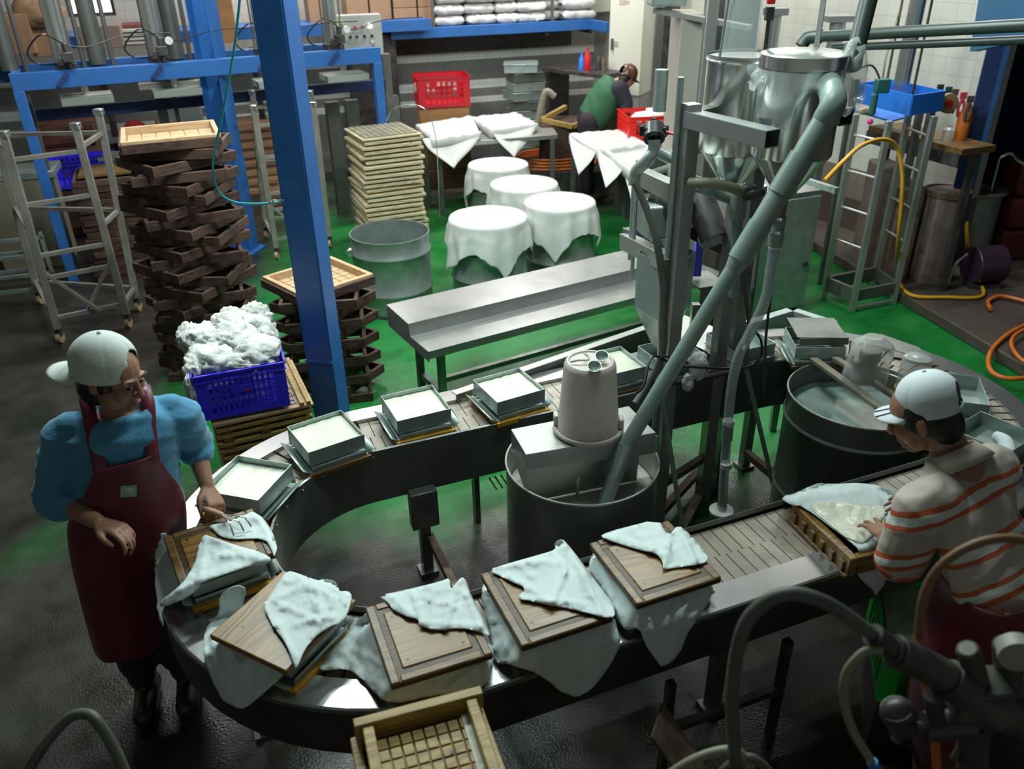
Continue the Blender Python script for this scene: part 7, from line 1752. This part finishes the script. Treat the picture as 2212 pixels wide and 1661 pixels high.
# ---------------------------------------------------------------- person in stripes, right
def stripe_mat(name, org, ax, bands, base):
    m = bpy.data.materials.new(name); m.use_nodes = True; nt = m.node_tree; N = nt.nodes; L = nt.links; b = N['Principled BSDF']; b.inputs['Roughness'].default_value = .85
    tc = N.new('ShaderNodeTexCoord'); sb = N.new('ShaderNodeVectorMath'); sb.operation = 'SUBTRACT'; sb.inputs[1].default_value = org; L.new(tc.outputs['Object'], sb.inputs[0])
    dp = N.new('ShaderNodeVectorMath'); dp.operation = 'DOT_PRODUCT'; dp.inputs[1].default_value = ax; L.new(sb.outputs[0], dp.inputs[0])
    nz = N.new('ShaderNodeTexNoise'); nz.inputs['Scale'].default_value = 9; L.new(tc.outputs['Object'], nz.inputs[0])
    ma = N.new('ShaderNodeMath'); ma.operation = 'MULTIPLY_ADD'; ma.inputs[1].default_value = .02; L.new(nz.outputs[0], ma.inputs[0]); L.new(dp.outputs['Value'], ma.inputs[2])
    mr = N.new('ShaderNodeMapRange'); mr.inputs[1].default_value = -.2; mr.inputs[2].default_value = .6; L.new(ma.outputs[0], mr.inputs[0])
    r = N.new('ShaderNodeValToRGB'); r.color_ramp.interpolation = 'CONSTANT'; e = r.color_ramp.elements
    st = [(-.2, base)]+bands
    f = lambda z: (z+.2)/.8
    e[0].position, e[0].color = 0, (*st[0][1], 1); e[1].position, e[1].color = f(st[1][0]), (*st[1][1], 1)
    for z, c in st[2:]: k_ = e.new(f(z)); k_.color = (*c, 1)
    L.new(mr.outputs[0], r.inputs[0]); L.new(r.outputs[0], b.inputs['Base Color']); return m
m2 = thing('person', 'person in orange-striped polo and white cap bending over the tofu frame', 'person', (1.56, 1.95, 0), 0)
HC2 = A(1992, 898, 1.47); FW2 = V(-.72, .42, -.52).normalized(); R2 = frame_(FW2)
NK2 = V(1.385, 2.10, 1.345); PEL2 = V(1.49, 1.93, 1.01)
SL2, SR2 = V(1.235, 1.985, 1.265), V(1.535, 2.165, 1.275)
EL2, WL2 = A(1938, 1222, .985), A(1912, 1160, .975)
ER2, WR2 = V(1.60, 2.32, 1.06), V(1.53, 2.42, .98)
fd2 = V(-.60, .62, .45).normalized()
q = MB(); head_mesh(q, HC2, R2, .98)
q.limb([HC2+R2 @ V(0, -.03, -.06), (HC2+NK2)/2+V(.02, -.01, -.02), NK2+V(0, 0, -.02)], [.056, .055, .070])
q.loft(torso_rings(PEL2, NK2, SL2, SR2, [(-.05, .13, .10), (.1, .14, .10), (.5, .14, .095), (.85, .15, .09), (.97, .09, .07)], fd2), n=20)
q.limb([SL2+V(.04, .02, 0), SL2, (SL2+EL2)/2, EL2], [.05, .05, .043, .038]); q.limb([EL2, EL2.lerp(WL2, .45), WL2], [.038, .035, .025])
q.limb([SR2+V(-.04, -.02, 0), SR2, (SR2+ER2)/2, ER2], [.05, .05, .043, .038]); q.limb([ER2, ER2.lerp(WR2, .45), WR2], [.038, .035, .025])
H2 = [(V(1.42, 1.88, .96), V(1.44, 1.84, .08)), (V(1.56, 1.98, .96), V(1.60, 1.97, .08))]
for h_, f_ in H2: q.limb([h_, h_.lerp(f_, .5)+V(-.03, .03, 0), f_], [.085, .058, .042]); q.limb([f_, f_+V(-.08, .10, -.03)], [.04, .03])
hand(q, WL2, A(1882, 1118, .945)-WL2, V(-.2, -.1, 1), V(.6, .8, .1), curl=(.16, .14, .18, .22), k=.95, spread=.2, thumb=.1)
hand(q, WR2, V(-.12, .0, -.02), V(0, -.1, 1), V(-.2, -1, 0), curl=(.2, .2, .2, .25), k=.95)
remesh(q, 'body', SKIN, m2, .0046, 2)
face_parts(HC2, R2, m2, .98)
remesh(hair_mesh(HC2, R2, .98, back=-.2), 'hair', HAIR, m2, .005, 2)
cap(m2, HC2+V(.004, 0, .034), frame_(V(FW2.x, FW2.y, -.30)), .89, CAPW2, bill_dir=1, stripes=True, label='white cap with two dark stripes on its bill')
ax2 = (PEL2-NK2).normalized()
BEI, ORA, WHI = (.50, .44, .38), (.52, .115, .045), (.62, .66, .62)
def grp(z): return [(z, ORA), (z+.016, WHI), (z+.046, ORA), (z+.062, BEI)]
STR = stripe_mat('striped_polo', NK2-V(1.56, 1.95, 0), ax2, grp(.075)+grp(.225)+grp(.36), BEI)
q = MB()
q.loft(torso_rings(PEL2, NK2, SL2, SR2, [(-.06, .170, .135), (.1, .175, .14), (.35, .178, .135), (.65, .182, .13), (.85, .180, .12), (.95, .13, .10), (1.02, .085, .078)], fd2), n=28)
q.limb([SL2+V(.05, .03, 0), SL2, (SL2+EL2)/2, EL2.lerp(SL2, .12)], [.082, .082, .076, .074]); q.limb([SR2+V(-.05, -.03, 0), SR2, (SR2+ER2)/2], [.082, .080, .074])
remesh(q, 'polo_shirt', STR, m2, .0085, 4, disp=lambda p: .007*(1-abs(noise.noise(V(p.x*8+3, p.y*8, p.z*11)))*2.6)+.004*noise.noise(p*24))
q = MB(); cn_ = NK2+(HC2-NK2)*.10; cu_ = (HC2-NK2).normalized(); sx_ = (SR2-SL2).normalized(); sy_ = cu_.cross(sx_)
q.loft([(cn_-cu_*.03, sx_*.098, sy_*.092), (cn_+cu_*.0, sx_*.086, sy_*.084), (cn_+cu_*.032, sx_*.072, sy_*.072)], n=28, caps=False); obj('collar', q, mat('collar_beige', BEI, .85), m2, world=True, smooth=180, solid=.006)
q = MB().cyl(EL2.lerp(SL2, .04), EL2.lerp(SL2, .12), .074, n=28, caps=False); obj('sleeve_hem', q, mat('orange_hem', ORA, .8), m2, world=True, smooth=60, solid=.004)
q = MB()
fh = V(-.68, .73, 0); rh = V(.73, .68, 0)
rows = []
for z, hw, hd in ((1.03, .17, .14), (.94, .182, .15), (.80, .18, .15), (.65, .172, .145), (.5, .165, .14), (.36, .158, .135)):
    rows.append([V(PEL2.x+.0, PEL2.y, z)+rh*(hw*math.sin(a_))+fh*(hd*math.cos(a_)+.007*math.sin(a_*6+z*4)) for a_ in [-3.05+6.1*i/40 for i in range(41)]])
obj('apron', MB().grid(rows), APRON, m2, world=True, smooth=180, solid=.004, subd=1)
q = MB()
for h_, f_ in H2: q.limb([h_-V(0, 0, .06), h_.lerp(f_, .5)+V(-.03, .03, 0), f_+V(0, 0, .2)], [.085, .082, .075])
remesh(q, 'trousers', mat('dark_maroon_trousers', (.075, .022, .030), .8), m2, .01, 3)
for _, f_ in H2:
    q = MB(); q.limb([f_+V(0, 0, .24), f_+V(0, 0, .03)], [.066, .058]); q.limb([f_+V(.03, -.03, -.025), f_+V(-.10, .11, -.03)], [.052, .046]); remesh(q, 'boot', BOOT, m2, .008, 3)
# ---------------------------------------------------------------- person in the green vest, far
Y3 = 9.75
m3 = thing('person', 'person in green vest and brown cap bending down beyond the draped trays', 'person', (AY(1275, 270, Y3).x, Y3, 0), 0)
def j3(px, py, d=0): return AY(px, py, Y3+d)
HC3 = j3(1357, 166); R3 = frame_(V(.55, .45, -.70))
NK3, PEL3 = j3(1330, 184), j3(1272, 262)
SL3, SR3 = j3(1322, 186, .2), j3(1338, 192, -.19)
EL3, WL3 = j3(1350, 225, .2), j3(1352, 255, .12); ER3, WR3 = j3(1352, 222, -.22), j3(1352, 250, -.3)
f3 = V(.5, -.1, -.8)
q = MB(); head_mesh(q, HC3, R3, 1.0); q.limb([HC3, NK3], [.055, .07])
q.loft(torso_rings(PEL3, NK3, SL3, SR3, [(0, .12, .10), (.5, .13, .10), (.95, .12, .08)], f3), n=16)
for s_, e_, w_ in ((SL3, EL3, WL3), (SR3, ER3, WR3)): q.limb([s_, e_, w_], [.045, .038, .026]); hand(q, w_, V(.3, -.1, -.8), V(.8, 0, .3), V(0, -1, 0), curl=(.5, .5, .5, .5))
HP3 = [V(PEL3.x-.02, Y3+.11, PEL3.z-.02), V(PEL3.x-.02, Y3-.11, PEL3.z-.02)]
for h_ in HP3: q.limb([h_, V(h_.x, h_.y, .45), V(h_.x, h_.y, .08)], [.08, .055, .04]); q.limb([V(h_.x, h_.y, .06), V(h_.x+.13, h_.y, .04)], [.04, .03])
remesh(q, 'body', SKIN, m3, .008, 2)
remesh(hair_mesh(HC3, R3, .90), 'hair', HAIR, m3, .008, 2)
cap(m3, HC3, frame_(V(.75, .5, -.35)), 1.06, mat('shiny_brown_cap', (.085, .03, .015), .3, coat=.3), bill_dir=1, label='shiny brown cap')
q = MB(); q.loft(torso_rings(PEL3, NK3, SL3, SR3, [(-.06, .20, .18), (.3, .235, .205), (.65, .25, .21), (.9, .22, .18), (1.0, .14, .12)], f3), n=24)
remesh(q, 'vest', mat('green_quilted_vest', (.025, .125, .055), .7, 0, col2=(.018, .09, .04), scale=6), m3, .012, 3, disp=lambda p: .008*noise.noise(p*9))
NAVK = mat('dark_navy_knit', (.018, .018, .035), .8)
for s_, e_, w_ in ((SL3, EL3, WL3), (SR3, ER3, WR3)):
    q = MB(); q.limb([s_, e_, e_.lerp(w_, .6)], [.10, .08, .058]); remesh(q, 'sleeve', NAVK, m3, .012, 3)
q = MB()
for h_ in HP3: q.limb([h_+V(.02, 0, .04), V(h_.x, h_.y, .45), V(h_.x, h_.y, .12)], [.13, .085, .065])
remesh(q, 'trousers', DTROU, m3, .014, 3)
for h_ in HP3: obj('shoe', MB().limb([V(h_.x-.03, h_.y, .05), V(h_.x+.15, h_.y, .045)], [.05, .04]), BOOT, m3, world=True)
